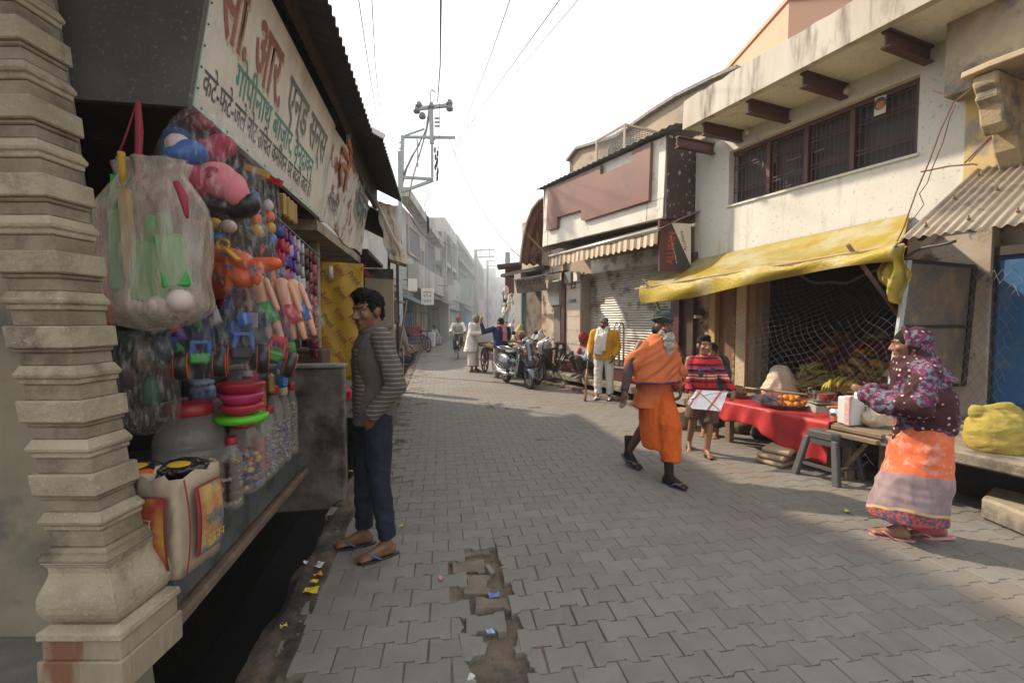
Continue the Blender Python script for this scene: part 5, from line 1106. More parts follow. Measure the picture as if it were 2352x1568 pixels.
sc = MB(); sc.tube([hc + HR @ V((.092 * math.cos(a), -.016 + .1 * math.sin(a), .08 + .012 * math.sin(2 * a))) for a in [2 * math.pi * j / 20 for j in range(21)]], .012, 8); blob('cap_band', sc, plaid, p, .007, 2, folds(.004, 30, 20, 2))
# undershirt sleeve, shirt, shawl, lungi
c_ = MB(); arm(c_, V(J['shR']).lerp(elR, .62), elR, wrR, (.05, .046, .036), .0, True); blob('sleeve', c_, M('brown_sleeve', (.065, .035, .04), (.05, .028, .032), 20, .9, .3, 200), p, .008, 2, folds(.004, 14, 14, 2))
c_ = MB(); c_.loft([loftpts((0, -.02, .67), .205, .15, 0), loftpts((0, -.02, .8), .185, .14), loftpts((0, 0, .95), .165, .13), loftpts((0, .02, 1.1), .17, .13)]); blob('kurta', c_, orange, p, .009, 3, folds(.013, 7, 3, 4))
c_ = MB()
c_.loft([loftpts((.02, .01, .925), .265, .2, .1), loftpts((.02, .01, 1.0), .25, .19, .1), loftpts((.01, .025, 1.1), .235, .175, .05), loftpts((0, .035, 1.18), .218, .16), loftpts((0, .045, 1.25), .185, .135), loftpts((0, .06, 1.315), .125, .105), loftpts((0, .075, 1.36), .085, .082)])
c_.rcone(V(J['shR']) + V((-.04, 0, -.03)), V((.275, .04, 1.1)), .07, .075); c_.rcone(V(J['shL']) + V((.04, 0, -.03)), elL, .07, .085); c_.rcone(elL, V((-.2, .08, .92)), .09, .07)
def drape(co):
    d = noise.noise(V((co.x * 3, co.y * 3, co.z * 14 + 9 * co.x + 5))); e = noise.noise(V((co.x * 7, co.y * 7, co.z * 30 + 20 * co.x)))
    return .017 * (1 - 2 * abs(d)) + .006 * e
blob('shawl', c_, orange, p, .009, 3, drape)
c_ = MB(); c_.tube([V((.02 + .27 * math.cos(a + .1), .01 + .205 * math.sin(a + .1), .925)) for a in [2 * math.pi * j / 24 for j in range(25)]], .009, 6).tube([V((-.2, .16, .95)), V((-.27, .1, .87)), V((-.25, .03, .84))], .009, 6); c_.build('shawl_border', purple, p, True, local=True)
c_ = MB(); c_.rcone(V((-.24, .1, 1.0)), V((-.25, .06, .86)), .06, .03); blob('shawl_end', c_, orange, p, .009, 3, folds(.01, 20, 5, 1))
c_ = MB(); c_.loft([loftpts((.02, .06, .3), .115, .17, -.25), loftpts((.01, .03, .45), .125, .17, -.2), loftpts((0, .0, .65), .14, .14, 0), loftpts((0, -.02, .85), .15, .12)]); c_.tube([(-.0, .25, .2), (-.03, .19, .5), (-.07, 0, .84)], [.085, .105, .1], 14); blob('lungi', c_, orange2, p, .009, 3, lambda c: .012 * (1 - 2 * abs(noise.noise(V((c.x * 14 + c.z * 4, c.y * 5, c.z * 3))))) + .004 * noise.noise(c * 30))
sock = M('black_sock', (.012, .012, .013), rough=.95)
for an, f in ((aL, fL), (aR, fR)):
    s = MB(); f = V(f).normalized(); s.tube([an + V((0, -.01, .16)), an], [.044, .042], 12); foot(s, an, f, 1.06); blob('sock', s, sock, p, .007, 2); flipflop(p, an, f, 1.02, M('grey_sole', (.05, .055, .065), rough=.7), M('grey_strap', (.07, .08, .1), rough=.7), .09)

# ---- 3 boy with a kite
g0 = gnd(1612, 1040); p = person('smiling boy in a red striped zip sweater and brown shorts', g0, face_to(-.12, -.99))
J = dict(pel=(0, 0, .72), chest=(0, .0, .95), neck=(0, -.005, 1.1), shR=(.155, 0, 1.06), shL=(-.155, 0, 1.06)); hc = V((0, .02, 1.215)); HR = RM(.12, .04)
elR, wrR = V((.2, .02, .86)), V((.185, .17, .72)); elL, wrL = V((-.22, 0, .87)), V((-.27, .15, .73))
aL, aR = V((-.02, .12, .075)), V((.1, -.16, .1)); fL, fR = V((-.05, 1, 0)), V((.15, 1, -.5))
b = MB(); torso(b, J, -.012, bulk=.85); b.rcone(J['neck'], hc + V((0, -.02, -.05)), .042, .042); head(b, hc, HR, .9, .95, .85)
arm(b, J['shR'], elR, wrR, (.038, .032, .024)); arm(b, J['shL'], elL, wrL, (.038, .032, .024)); hand(b, wrR, (-.1, .6, -.7), (-.8, .4, 0), .8, .5); hand(b, wrL, (.2, .7, -.6), (.8, .4, 0), .8, .6)
leg(b, (.07, 0, .7), (.09, -.02, .4), aR, (.06, .045, .03)); leg(b, (-.07, 0, .7), (-.05, .08, .39), aL, (.06, .045, .03)); foot(b, aR, fR, .82); foot(b, aL, fL, .82)
blob('body', b, skin3, p, .0065, 3); eyes(p, hc, HR, .9)
h = MB(); h.ell(hc + HR @ V((0, -.018, .035)), (.076, .091, .09), HR); h.ell(hc + HR @ V((0, .035, .09)), (.058, .045, .035), HR); blob('hair', h, hairm, p, .006, 1, lambda c: .006 * noise.noise(c * 70))
sw = M('red_striped_sweater', (.4, .02, .03), rough=.95, bump=.3, bsc=500, custom=lambda t, co, c: stripes(2, 1 / .26, [(.13, (.42, .018, .03)), (.2, (.02, .015, .02)), (.3, (.42, .018, .03)), (.36, (.6, .5, .42)), (.42, (.42, .018, .03)), (.48, (.6, .5, .42)), (.58, (.42, .018, .03)), (.68, (.02, .015, .02)), (.76, (.2, .1, .26)), (.84, (.42, .018, .03)), (.92, (.02, .015, .02)), (1, (.42, .018, .03))], True, .03)(t, co, c))
c_ = MB(); torso(c_, J, .022, hem=.66, bulk=.9); arm(c_, V(J['shR']) + V((-.03, 0, -.015)), elR, wrR, (.05, .046, .036), .004, True); arm(c_, V(J['shL']) + V((.03, 0, -.015)), elL, wrL, (.05, .046, .036), .004, True); blob('sweater', c_, sw, p, .0075, 4, folds(.006, 12, 8, 3))
redw = M('red_wool', (.4, .02, .03), rough=.95, bump=.3, bsc=500)
c_ = MB(); c_.tube([V((.065 * math.sin(a), -.01 - .062 * math.cos(a), 1.1 - .018 * abs(a) * .5)) for a in [-2.5 + 5 * j / 14 for j in range(15)]], .02, 8); blob('collar', c_, redw, p, .007, 2)
MB().rcone((0, .115, .68), (0, .11, 1.03), .006, .005).build('zip', M('zip_red', (.2, .01, .02), rough=.5), p, True, local=True)
pr = M('print_grey', (.05, .05, .055), rough=.9); prw = M('print_pale', (.5, .45, .42), rough=.9)
MB().ell((.055, .108, .92), (.03, .012, .05)).build('chest_print', pr, p, True, local=True); MB().ell((-.07, .108, .95), (.025, .01, .04)).rcone((-.045, .118, .985), (-.085, .115, .955), .005, .004).build('chest_print', pr, p, True, local=True)
sh_ = M('brown_shorts', (.13, .075, .05), (.105, .06, .042), 12, .9, .2, 150)
c_ = MB(); c_.ell((0, 0, .69), (.135, .1, .1)); c_.tube([(.07, 0, .7), (.095, -.01, .4)], [.085, .1], 14).tube([(-.07, 0, .7), (-.055, .07, .36)], [.085, .098], 14); blob('shorts', c_, sh_, p, .008, 3, folds(.008, 9, 5, 7))
for an, f in ((aL, fL), (aR, fR)): flipflop(p, an, f, .84, black, black, .09)
kt = thing('kite', 'silver paper kite with red stripes and a bamboo spine held by the boy', 'kite', g0 + V((.03, -.22, .7)))
q = [at(x, y, g0.y - .24 + dy) for x, y, dy in ((1578, 925, 0), (1600, 895, .04), (1672, 899, 0), (1655, 944, -.12), (1590, 938, -.06))]
km = M('kite_paper', (.62, .6, .62), (.5, .5, .54), 14, .3, .3, 30, metal=.35)
MB().add([q[0], q[1], q[2], q[3], q[4]], [(0, 1, 2, 3, 4)]).build('sail', km, kt, solid=.002); kd = V((0, -.006, .004))
mk = M('kite_red', (.5, .1, .08), rough=.5)
def kl(a, b_, w, m, nm): MB().beam(a + kd, b_ + kd, w, .002, V((0, -1, .6))).build(nm, m, kt)
kl(q[0].lerp(q[4], .5), q[1].lerp(q[2], .15), .022, mk, 'stripe'); kl(q[4].lerp(q[3], .55), q[1].lerp(q[2], .8), .022, mk, 'stripe')
MB().tube([q[1] + kd, q[3] + kd], .004, 5).build('spine', M('bamboo_stick', (.5, .38, .2), rough=.6), kt); MB().tube([q[0] + kd, q[0].lerp(q[2], .5) + kd + Z * .03, q[2] + kd], .003, 5).build('bow', M('bamboo_stick', (0, 0, 0)), kt)

# ---- 4 woman in an orange sari and patterned shawl, seen from behind
g0 = gnd(2112, 1238); yaw4 = face_to(-.88, .47); p = person('woman in an orange and grey sari wrapped in a purple patterned shawl', g0, yaw4)
J = dict(pel=(0, 0, .82), chest=(0, .03, 1.08), neck=(0, .05, 1.235), shR=(.17, .03, 1.18), shL=(-.17, .05, 1.18)); hc = V((0, .1, 1.335)); HR = RM(-.15, -.12)
elL, wrL = V((-.2, .08, .95)), V((-.1, .26, .93)); elR, wrR = V((.22, .05, .94)), V((.12, .27, .98))
aL, aR = V((-.06, .12, .085)), V((.06, -.1, .1)); fL, fR = V((0, 1, 0)), V((.05, 1, -.25))
b = MB(); torso(b, J, -.015, bulk=.9); b.rcone(J['neck'], hc + V((0, -.03, -.05)), .045, .045); head(b, hc, HR, .9, .95, .85); arm(b, J['shL'], elL, wrL, (.04, .034, .025)); arm(b, J['shR'], elR, wrR, (.04, .034, .025)); hand(b, wrL, (.5, .8, 0), (0, 0, 1), .85, .6); hand(b, wrR, (-.3, .9, .2), (0, 0, 1), .85, .6)
leg(b, (.08, 0, .8), (.08, -.02, .45), aR, (.075, .05, .034)); leg(b, (-.08, 0, .8), (-.07, .1, .45), aL, (.075, .05, .034)); foot(b, aL, fL, .92); foot(b, aR, fR, .92)
blob('body', b, skin3, p, .0075, 3); eyes(p, hc, HR, .9)
h = MB(); h.ell(hc + HR @ V((0, -.015, .035)), (.074, .09, .078), HR); h.ell(hc + HR @ V((0, -.09, -.01)), (.04, .035, .04), HR); blob('hair', h, hairm, p, .006, 1, lambda c: .003 * noise.noise(c * 60))
def sarif(t, co, col):
    co = nd(t, 'ShaderNodeTexCoord').outputs['Object']; sp = nd(t, 'ShaderNodeSeparateXYZ'); t.links.new(co, sp.inputs[0])
    ad = nd(t, 'ShaderNodeMath', operation='MULTIPLY_ADD'); t.links.new(sp.outputs[0], ad.inputs[0]); ad.inputs[1].default_value = .22; t.links.new(sp.outputs[2], ad.inputs[2])
    ad2 = nd(t, 'ShaderNodeMath', operation='MULTIPLY_ADD'); t.links.new(nz(t, co, 4, 2), ad2.inputs[0]); ad2.inputs[1].default_value = .06; t.links.new(ad.outputs[0], ad2.inputs[2]); x = ad2.outputs[0]
    org = mixc(t, ramp(t, nz(t, co, 16, 5, .7), .5, .62), (.62, .13, .045), (.6, .28, .22)); gry = mixc(t, ramp(t, nz(t, co, 10), .4, .6), (.3, .22, .23), (.22, .16, .18))
    bord = mixc(t, ramp(t, nz(t, co, 45, 2), .45, .55), (.05, .06, .14), (.4, .07, .03)); gold_ = (.5, .36, .18)
    c1 = mixc(t, ramp(t, x, .475, .482), gry, org); c2 = mixc(t, ramp(t, x, .232, .236), gold_, c1); return mixc(t, ramp(t, x, .212, .216), bord, c2)
sari = M('sari_cloth', (.6, .14, .05), rough=.85, custom=sarif, bump=.15, bsc=200)
c_ = MB(); c_.loft([loftpts((-.02, .08, .15), .19, .215, .1), loftpts((-.02, .06, .3), .188, .205), loftpts((0, .02, .55), .185, .175), loftpts((0, 0, .8), .155, .145), loftpts((0, .01, .93), .14, .115)]); blob('sari', c_, sari, p, .009, 3, lambda c: .014 * (1 - 2 * abs(noise.noise(V((c.x * 8 + c.z * 2, c.y * 8, c.z * 2.4))))) * smoothstep(1, .4, c.z) + .006 * noise.noise(V((c.x * 5, c.y * 5, c.z * 22))))
c_ = MB(); c_.loft([loftpts((.05, -.1, .6), .09, .05, .3), loftpts((.03, -.09, .72), .1, .06, .3), loftpts((.0, -.06, .9), .08, .06)]); blob('sari_end', c_, M('sari_end_cloth', (.62, .15, .07), (.6, .26, .2), 20, .85), p, .009, 3, folds(.012, 12, 6, 2))
c_ = MB(); c_.loft([loftpts((.01, .02, .1), .14, .15), loftpts((.01, .03, .3), .15, .15)]); blob('petticoat', c_, M('pink_petticoat', (.4, .04, .1), rough=.9), p, .009, 3)
def shawlf(t, co, col):
    co = nd(t, 'ShaderNodeTexCoord').outputs['Object']
    vo = nd(t, 'ShaderNodeTexVoronoi', Scale=24.0); vo.inputs['Randomness'].default_value = .25; t.links.new(co, vo.inputs['Vector'])
    dots = mixc(t, ramp(t, vo.outputs['Distance'], .24, .19), (.04, .007, .013), (.5, .4, .4))
    n1 = nz(t, co, 11, 4); c1 = mixc(t, ramp(t, nz(t, co, 26, 3), .45, .55), (.17, .016, .075), (.05, .01, .032)); c2 = mixc(t, ramp(t, nz(t, co, 33, 3), .52, .58), c1, (.09, .16, .2)); c3 = mixc(t, ramp(t, nz(t, co, 40, 3), .58, .62), c2, (.26, .16, .2))
    return mixc(t, ramp(t, nz(t, co, 4.2, 1), .53, .56), dots, c3)
swl = M('patterned_shawl', (.1, .02, .05), rough=.85, custom=shawlf, bump=.2, bsc=300)
c_ = MB(); c_.loft([loftpts((.02, -.01, .76), .17, .15, .2), loftpts((.01, .0, .87), .19, .165, .1), loftpts((0, .02, .98), .2, .165), loftpts((0, .04, 1.1), .19, .145), loftpts((0, .05, 1.18), .18, .13), loftpts((0, .06, 1.25), .1, .1)])
c_.rcone(V(J['shL']) * .96 + V((0, 0, .02)), elL, .065, .075); c_.rcone(elL, wrL, .075, .055); c_.rcone(elR, wrR, .075, .055); c_.rcone(V(J['shR']) * .96 + V((0, 0, .02)), elR, .065, .075); c_.rcone((-.1, .2, .95), (-.05, .32, .97), .07, .05); c_.rcone((-.02, .02, .82), (-.02, .12, .7), .14, .05)
blob('shawl', c_, swl, p, .009, 3, lambda c: .012 * (1 - 2 * abs(noise.noise(V((c.x * 7 + c.z * 6, c.y * 7, c.z * 8))))) + .007 * (1 - 2 * abs(noise.noise(V((c.x * 16 + c.z * 9, c.y * 16, c.z * 12))))))
c_ = MB(); c_.ell(hc + HR @ V((0, -.045, .02)), (.094, .09, .1), HR); c_.ell(hc + HR @ V((0, -.06, -.09)), (.09, .08, .09), HR); c_.tube([hc + HR @ V((.085 * math.cos(a), .005 + .01 * math.sin(a), .02 + .1 * math.sin(a))) for a in [-.5 + 4.1 * j / 14 for j in range(15)]], .016, 8); c_.loft([loftpts(hc + V((0, -.07, -.1)), .1, .08), loftpts((0, -.06, 1.1), .16, .1)]); blob('head_cloth', c_, swl, p, .008, 3, folds(.007, 14, 7, 3))
for an, f in ((aL, fL), (aR, fR)): flipflop(p, an, f, .95, M('pink_sole', (.5, .22, .24), rough=.7), M('pink_strap', (.5, .22, .24), rough=.7))

# ---- 5 man in a yellow sweater with a rifle
g0 = gnd(1386, 917); p = person('moustached man in a yellow sweater, white scarf and white trousers', g0, face_to(-.35, -.94))
J = dict(pel=(0, 0, .84), chest=(0, .02, 1.12), neck=(0, 0, 1.31), shR=(.19, 0, 1.26), shL=(-.19, 0, 1.26)); hc = V((0, .03, 1.43)); HR = RM(-.05, 0)
elR, wrR = V((.25, .06, 1.02)), V((.24, .22, .86)); elL, wrL = V((-.26, -.02, 1.0)), V((-.2, .1, .82)); aR, aL = V((.1, .02, .09)), V((-.11, -.03, .09))
b = MB(); torso(b, J, -.015, bulk=1.1); b.rcone(J['neck'], hc + V((0, -.02, -.05)), .054, .05); head(b, hc, HR, .95); arm(b, J['shR'], elR, wrR); arm(b, J['shL'], elL, wrL); hand(b, wrR, (.0, .4, -.8), (-.5, .8, 0), .95, .7); hand(b, wrL, (.3, .2, -.9), (.3, .9, 0), .95, .4)
leg(b, (.09, 0, .82), (.1, .03, .46), aR); leg(b, (-.09, 0, .82), (-.11, 0, .46), aL); foot(b, aR, (.2, 1, 0)); foot(b, aL, (-.1, 1, 0)); blob('body', b, skin1, p, .009, 3); eyes(p, hc, HR, .95)
MB().rcone(hc + HR @ V((-.03, .09, -.048)), hc + HR @ V((0, .104, -.042)), .008, .01).rcone(hc + HR @ V((.03, .09, -.048)), hc + HR @ V((0, .104, -.042)), .008, .01).build('moustache', hairm, p, True, local=True)
c_ = MB(); c_.ell(hc + HR @ V((0, -.01, .06)), (.086, .103, .07), HR); c_.ell(hc + HR @ V((0, .085, .045)), (.06, .045, .012), HR); c_.ell(hc + HR @ V((0, -.05, .0)), (.08, .06, .06), HR); blob('cap', c_, M('grey_cap', (.14, .125, .115), (.11, .1, .095), 40, .9), p, .008, 2)
ye = M('yellow_wool', (.58, .29, .015), (.5, .25, .012), 12, .9, .2, 200)
c_ = MB(); torso(c_, J, .03, hem=.78, bulk=1.12); arm(c_, J['shR'], elR, wrR, (.07, .056, .04), .004, True); arm(c_, J['shL'], elL, wrL, (.07, .056, .04), .004, True); blob('sweater', c_, ye, p, .01, 4, folds(.007, 10, 7, 3))
wc = M('white_cotton', (.66, .63, .58), (.58, .55, .5), 10, .9, .1, 150)
c_ = MB(); c_.tube([V((.085 * math.sin(a), .005 - .085 * math.cos(a), 1.335 + .02 * math.sin(a * 2))) for a in [-2.8 + 5.6 * j / 14 for j in range(15)]], .035, 8); scarf(c_, [(.05, .09, 1.33), (.06, .165, 1.2), (.07, .18, 1.0), (.08, .17, .86)], .16, .02, (1, 0, 0)); scarf(c_, [(-.04, .09, 1.33), (-.02, .17, 1.2), (0, .185, 1.02), (.0, .18, .93)], .14, .02, (1, 0, 0)); blob('scarf', c_, wc, p, .009, 2, folds(.01, 22, 3, 3))
c_ = MB(); c_.ell((0, 0, .82), (.16, .12, .1)); tleg(c_, (.09, 0, .82), (.1, .03, .46), aR + V((0, 0, .02)), .0, (.1, .076, .07)); tleg(c_, (-.09, 0, .82), (-.11, 0, .46), aL + V((0, 0, .02)), 0, (.1, .076, .07)); blob('trousers', c_, wc, p, .009, 3, folds(.008, 10, 12, 9))
for an, f in ((aR, V((.2, 1, 0))), (aL, V((-.1, 1, 0)))): c_ = MB(); f.normalize(); c_.rcone(an - Z * .045 - f * .04, an - Z * .06 + f * .13, .045, .032); c_.rcone(an - Z * .06 + f * .12, an - Z * .062 + f * .22, .03, .012); c_.rcone(an, an - Z * .04, .045, .045); blob('shoe', c_, wc, p, .008, 2)
M4 = rotz(face_to(-.35, -.94)); rb_ = g0 + M4 @ V((.3, .28, 0)); rf_ = thing('rifle', 'long wooden stocked rifle stood on its butt beside the white trousers', 'rifle', rb_)
gp = g0 + M4 @ V((.25, .26, .83)); dr = (gp - rb_).normalized()
MB().tube([rb_ + dr * .32, rb_ + dr * .98], [.016, .01], 8).build('barrel', M('gun_metal', (.3, .29, .28), rough=.3, metal=.8), rf_, True); c_ = MB(); c_.loft([loftpts(rb_ + dr * z + V((0, -.02 * (z < .2), 0)), a, b2) for z, a, b2 in ((0.005, .022, .07), (.12, .022, .055), (.26, .02, .03), (.34, .022, .032), (.6, .016, .02))]); c_.build('stock', M('gun_wood', (.16, .085, .04), (.2, .11, .05), 20, .45), rf_, True); MB().tube([rb_ + dr * .3 + V((-.02, -.03, 0)), rb_ + dr * .27 + V((-.03, -.05, 0)), rb_ + dr * .23 + V((-.02, -.03, 0))], .006, 5).build('trigger_guard', ironm, rf_)

# ---- 6 crouching figure in a red headscarf on the step
q = RT.P(R(1352, 5.95), 5.9, .262); p = person('crouching figure in a red headscarf and dark trousers on the platform', q, face_to(-.9, -.4))
hc = V((0, .1, .84)); HR = RM(.1, -.25); J = dict(pel=(0, -.16, .2), chest=(0, -.02, .46), neck=(0, .05, .66), shR=(.17, .03, .6), shL=(-.17, .03, .6))
kR, kL, aR, aL = V((.12, .3, .42)), V((-.13, .3, .42)), V((.1, .17, .09)), V((-.12, .2, .09))
b = MB(); torso(b, J, -.015); b.rcone(J['neck'], hc + V((0, -.03, -.05)), .05, .05); head(b, hc, HR, .92); arm(b, J['shR'], (.2, .16, .42), (.05, .32, .5)); arm(b, J['shL'], (-.2, .16, .42), (-.03, .33, .5)); hand(b, (.05, .32, .5), (-.6, .4, .3), (0, 0, 1), .95, .8); hand(b, (-.03, .33, .5), (.6, .4, .3), (0, 0, 1), .95, .8)
leg(b, (.09, -.14, .2), kR, aR); leg(b, (-.09, -.14, .2), kL, aL); foot(b, aR, (.1, 1, 0)); foot(b, aL, (-.1, 1, 0)); blob('body', b, skin2, p, .009, 3); eyes(p, hc, HR, .92)
rc = M('red_scarf', (.36, .03, .03), (.3, .022, .025), 12, .9, .2, 150)
c_ = MB(); c_.ell(hc + HR @ V((0, -.02, .03)), (.098, .11, .108), HR); c_.ell(hc + HR @ V((0, -.06, -.08)), (.1, .08, .09), HR); c_.rcone((0, .0, .66), (.02, .12, .56), .12, .06); c_.rcone((.03, .13, .6), (.05, .2, .4), .06, .05); blob('headscarf', c_, rc, p, .009, 3, folds(.009, 14, 6, 3))
c_ = MB(); torso(c_, J, .03); arm(c_, J['shR'], (.2, .16, .42), (.05, .32, .5), (.065, .055, .042), 0, True); arm(c_, J['shL'], (-.2, .16, .42), (-.03, .33, .5), (.065, .055, .042), 0, True); blob('shirt', c_, M('pale_blue_cloth', (.35, .38, .42), (.3, .32, .36), 10, .9), p, .01, 3, folds(.008, 10, 7, 5))
c_ = MB(); tleg(c_, (.09, -.14, .2), kR, aR + Z * .06, 0, (.1, .075, .06)); tleg(c_, (-.09, -.14, .2), kL, aL + Z * .06, 0, (.1, .075, .06)); c_.ell((0, -.16, .18), (.16, .14, .12)); blob('trousers', c_, M('olive_trousers', (.06, .05, .03), (.045, .038, .024), 10, .9), p, .01, 3, folds(.008, 10, 8, 4))
for an, f in ((aR, (.1, 1, 0)), (aL, (-.1, 1, 0))): c_ = MB(); foot(c_, an, f, 1.1); blob('shoe', c_, M('grey_shoe', (.16, .17, .19), rough=.8), p, .009, 3)

# ---- 7 man in white kurta and green beanie
g0 = gnd(1085, 854); p = person('man in a white kurta, pale lungi and green bobble beanie', g0, face_to(.96, -.28))
J = dict(pel=(0, 0, .92), chest=(0, .03, 1.22), neck=(0, .06, 1.41), shR=(.19, .04, 1.36), shL=(-.19, .04, 1.36)); hc = V((0, .12, 1.52)); HR = RM(0, -.35)
elR, wrR = V((.23, .08, 1.12)), V((.12, .33, 1.12)); elL, wrL = V((-.23, .08, 1.12)), V((-.1, .33, 1.14)); aR, aL = V((.1, .02, .09)), V((-.1, .08, .09))
b = MB(); torso(b, J, -.015); b.rcone(J['neck'], hc + V((0, -.04, -.05)), .052, .05); head(b, hc, HR, .97); arm(b, J['shR'], elR, wrR); arm(b, J['shL'], elL, wrL); hand(b, wrR, (-.4, .9, .1), (0, .2, 1), 1, .7); hand(b, wrL, (.4, .9, .1), (0, .2, 1), 1, .7); leg(b, (.09, 0, .9), (.1, .02, .5), aR); leg(b, (-.09, 0, .9), (-.1, .04, .5), aL); foot(b, aR, (.1, 1, 0)); foot(b, aL, (-.1, 1, 0)); blob('body', b, skin1, p, .01, 3); eyes(p, hc, HR, .97)
gc = M('green_wool', (.2, .22, .11), (.16, .18, .09), 40, .95, .4, 150); c_ = MB(); c_.ell(hc + HR @ V((0, -.01, .055)), (.088, .106, .09), HR); c_.ell(hc + HR @ V((0, -.03, .155)), .028); c_.ell(hc + HR @ V((0, -.05, .0)), (.085, .07, .06), HR); blob('beanie', c_, gc, p, .008, 2)
c_ = MB(); c_.loft([loftpts((0, -.03, .6), .24, .22), loftpts((0, -.02, .8), .21, .185), loftpts((0, 0, 1.05), .19, .15), loftpts((0, .03, 1.25), .195, .135), loftpts((0, .05, 1.36), .16, .11), loftpts((0, .06, 1.42), .075, .075)]); arm(c_, J['shR'], elR, wrR, (.075, .07, .06), .004, True); arm(c_, J['shL'], elL, wrL, (.075, .07, .06), .004, True); blob('kurta', c_, wc, p, .01, 3, folds(.012, 8, 3, 4))
c_ = MB(); c_.loft([loftpts((0, .03, .17), .175, .16), loftpts((0, .02, .45), .175, .155), loftpts((0, 0, .8), .17, .14)]); blob('lungi', c_, M('pale_lungi', (.52, .47, .42), (.44, .39, .34), 8, .9, custom=None), p, .01, 3, folds(.01, 12, 2, 6)); c_ = MB(); c_.loft([loftpts((0, .03, .175), .18, .165), loftpts((0, .03, .195), .18, .165)]); c_.build('lungi_border', M('dark_border', (.07, .05, .045), rough=.9), p, local=True)
for an in (aR, aL): c_ = MB(); foot(c_, an, (0, 1, 0), 1.12); blob('shoe', c_, M('brown_shoe', (.06, .035, .025), rough=.6), p, .009, 3)
nt_ = MB().box((0, .45, 1.16), (.14, .02, .06)).build('banknotes', M('note_paper', (.35, .3, .25), rough=.8), None, local=True); nt_.location = g0; nt_.rotation_euler = (0, 0, face_to(.96, -.28)); tag(nt_, 'small folded banknotes held by the man in the white kurta', 'banknotes')

# ---- 8 vendor in a navy sweater, one arm raised with a guava
g0 = gnd(1150, 868); p = person('vendor in a navy sweater and pink scarf raising one arm', g0, face_to(-.3, .95))
J = dict(pel=(0, 0, .84), chest=(0, .02, 1.12), neck=(0, .01, 1.32), shR=(.195, 0, 1.27), shL=(-.195, 0, 1.27)); hc = V((0, .04, 1.44)); HR = RM(.6, 0)
elL, wrL = V((-.42, .1, 1.2)), V((-.48, .14, 1.42)); elR, wrR = V((.25, .1, 1.02)), V((.16, .28, .95)); aR, aL = V((.1, 0, .09)), V((-.1, .04, .09))
b = MB(); torso(b, J, -.015, bulk=1.1); b.rcone(J['neck'], hc + V((0, -.02, -.05)), .055, .052); head(b, hc, HR, .95); arm(b, J['shL'], elL, wrL); arm(b, J['shR'], elR, wrR); hand(b, wrL, (0, .1, 1), (.8, 0, .2), .95, .6); hand(b, wrR, (-.4, .8, 0), (0, 0, 1), .95, .5); leg(b, (.09, 0, .82), (.1, .02, .46), aR); leg(b, (-.09, 0, .82), (-.1, .03, .46), aL); foot(b, aR, (.1, 1, 0)); foot(b, aL, (-.1, 1, 0)); blob('body', b, skin1, p, .01, 3); eyes(p, hc, HR, .95)
h = MB(); h.ell(hc + HR @ V((0, -.018, .04)), (.08, .096, .086), HR); h.ell(hc + HR @ V((0, -.05, -.01)), (.07, .055, .06), HR); blob('hair', h, hairm, p, .007, 1, lambda c: .005 * noise.noise(c * 60))
nv = M('navy_wool', (.018, .022, .085), (.014, .018, .06), 12, .95, .2, 150)
c_ = MB(); torso(c_, J, .035, hem=.8, bulk=1.12); arm(c_, J['shR'], elR, wrR, (.075, .062, .046), .0, True); arm(c_, J['shL'], elL, wrL, (.075, .062, .046), .0, True); blob('sweater', c_, nv, p, .01, 4, folds(.008, 9, 6, 4))
c_ = MB(); c_.tube([V((.085 * math.sin(a), .0 - .085 * math.cos(a), 1.345)) for a in [-3 + 6 * j / 14 for j in range(15)]], .032, 8); scarf(c_, [(.06, -.08, 1.34), (.07, -.165, 1.2), (.07, -.17, .97)], .13, .02, (1, 0, 0)); blob('scarf', c_, M('pink_scarf', (.5, .17, .17), (.42, .13, .13), 12, .9), p, .009, 2, folds(.008, 22, 3, 3))
c_ = MB(); c_.ell((0, 0, .82), (.165, .13, .1)); tleg(c_, (.09, 0, .82), (.1, .02, .46), aR, 0, (.1, .085, .08)); tleg(c_, (-.09, 0, .82), (-.1, .03, .46), aL, 0, (.1, .085, .08)); blob('trousers', c_, M('grey_trousers', (.24, .22, .2), (.2, .18, .165), 8, .9), p, .01, 3, folds(.008, 10, 8, 9))
for an in (aR, aL): flipflop(p, an, (0, 1, 0))
gv = M('guava_skin', (.3, .33, .08), (.2, .26, .06), 20, .5)
gq = g0 + rotz(face_to(-.3, .95)) @ V((-.46, .18, 1.55)); tag(MB().ell(gq, (.04, .04, .05), None, 10, 8).build('guava', gv, None, True), 'single yellow green guava held up by the vendor', 'guava')

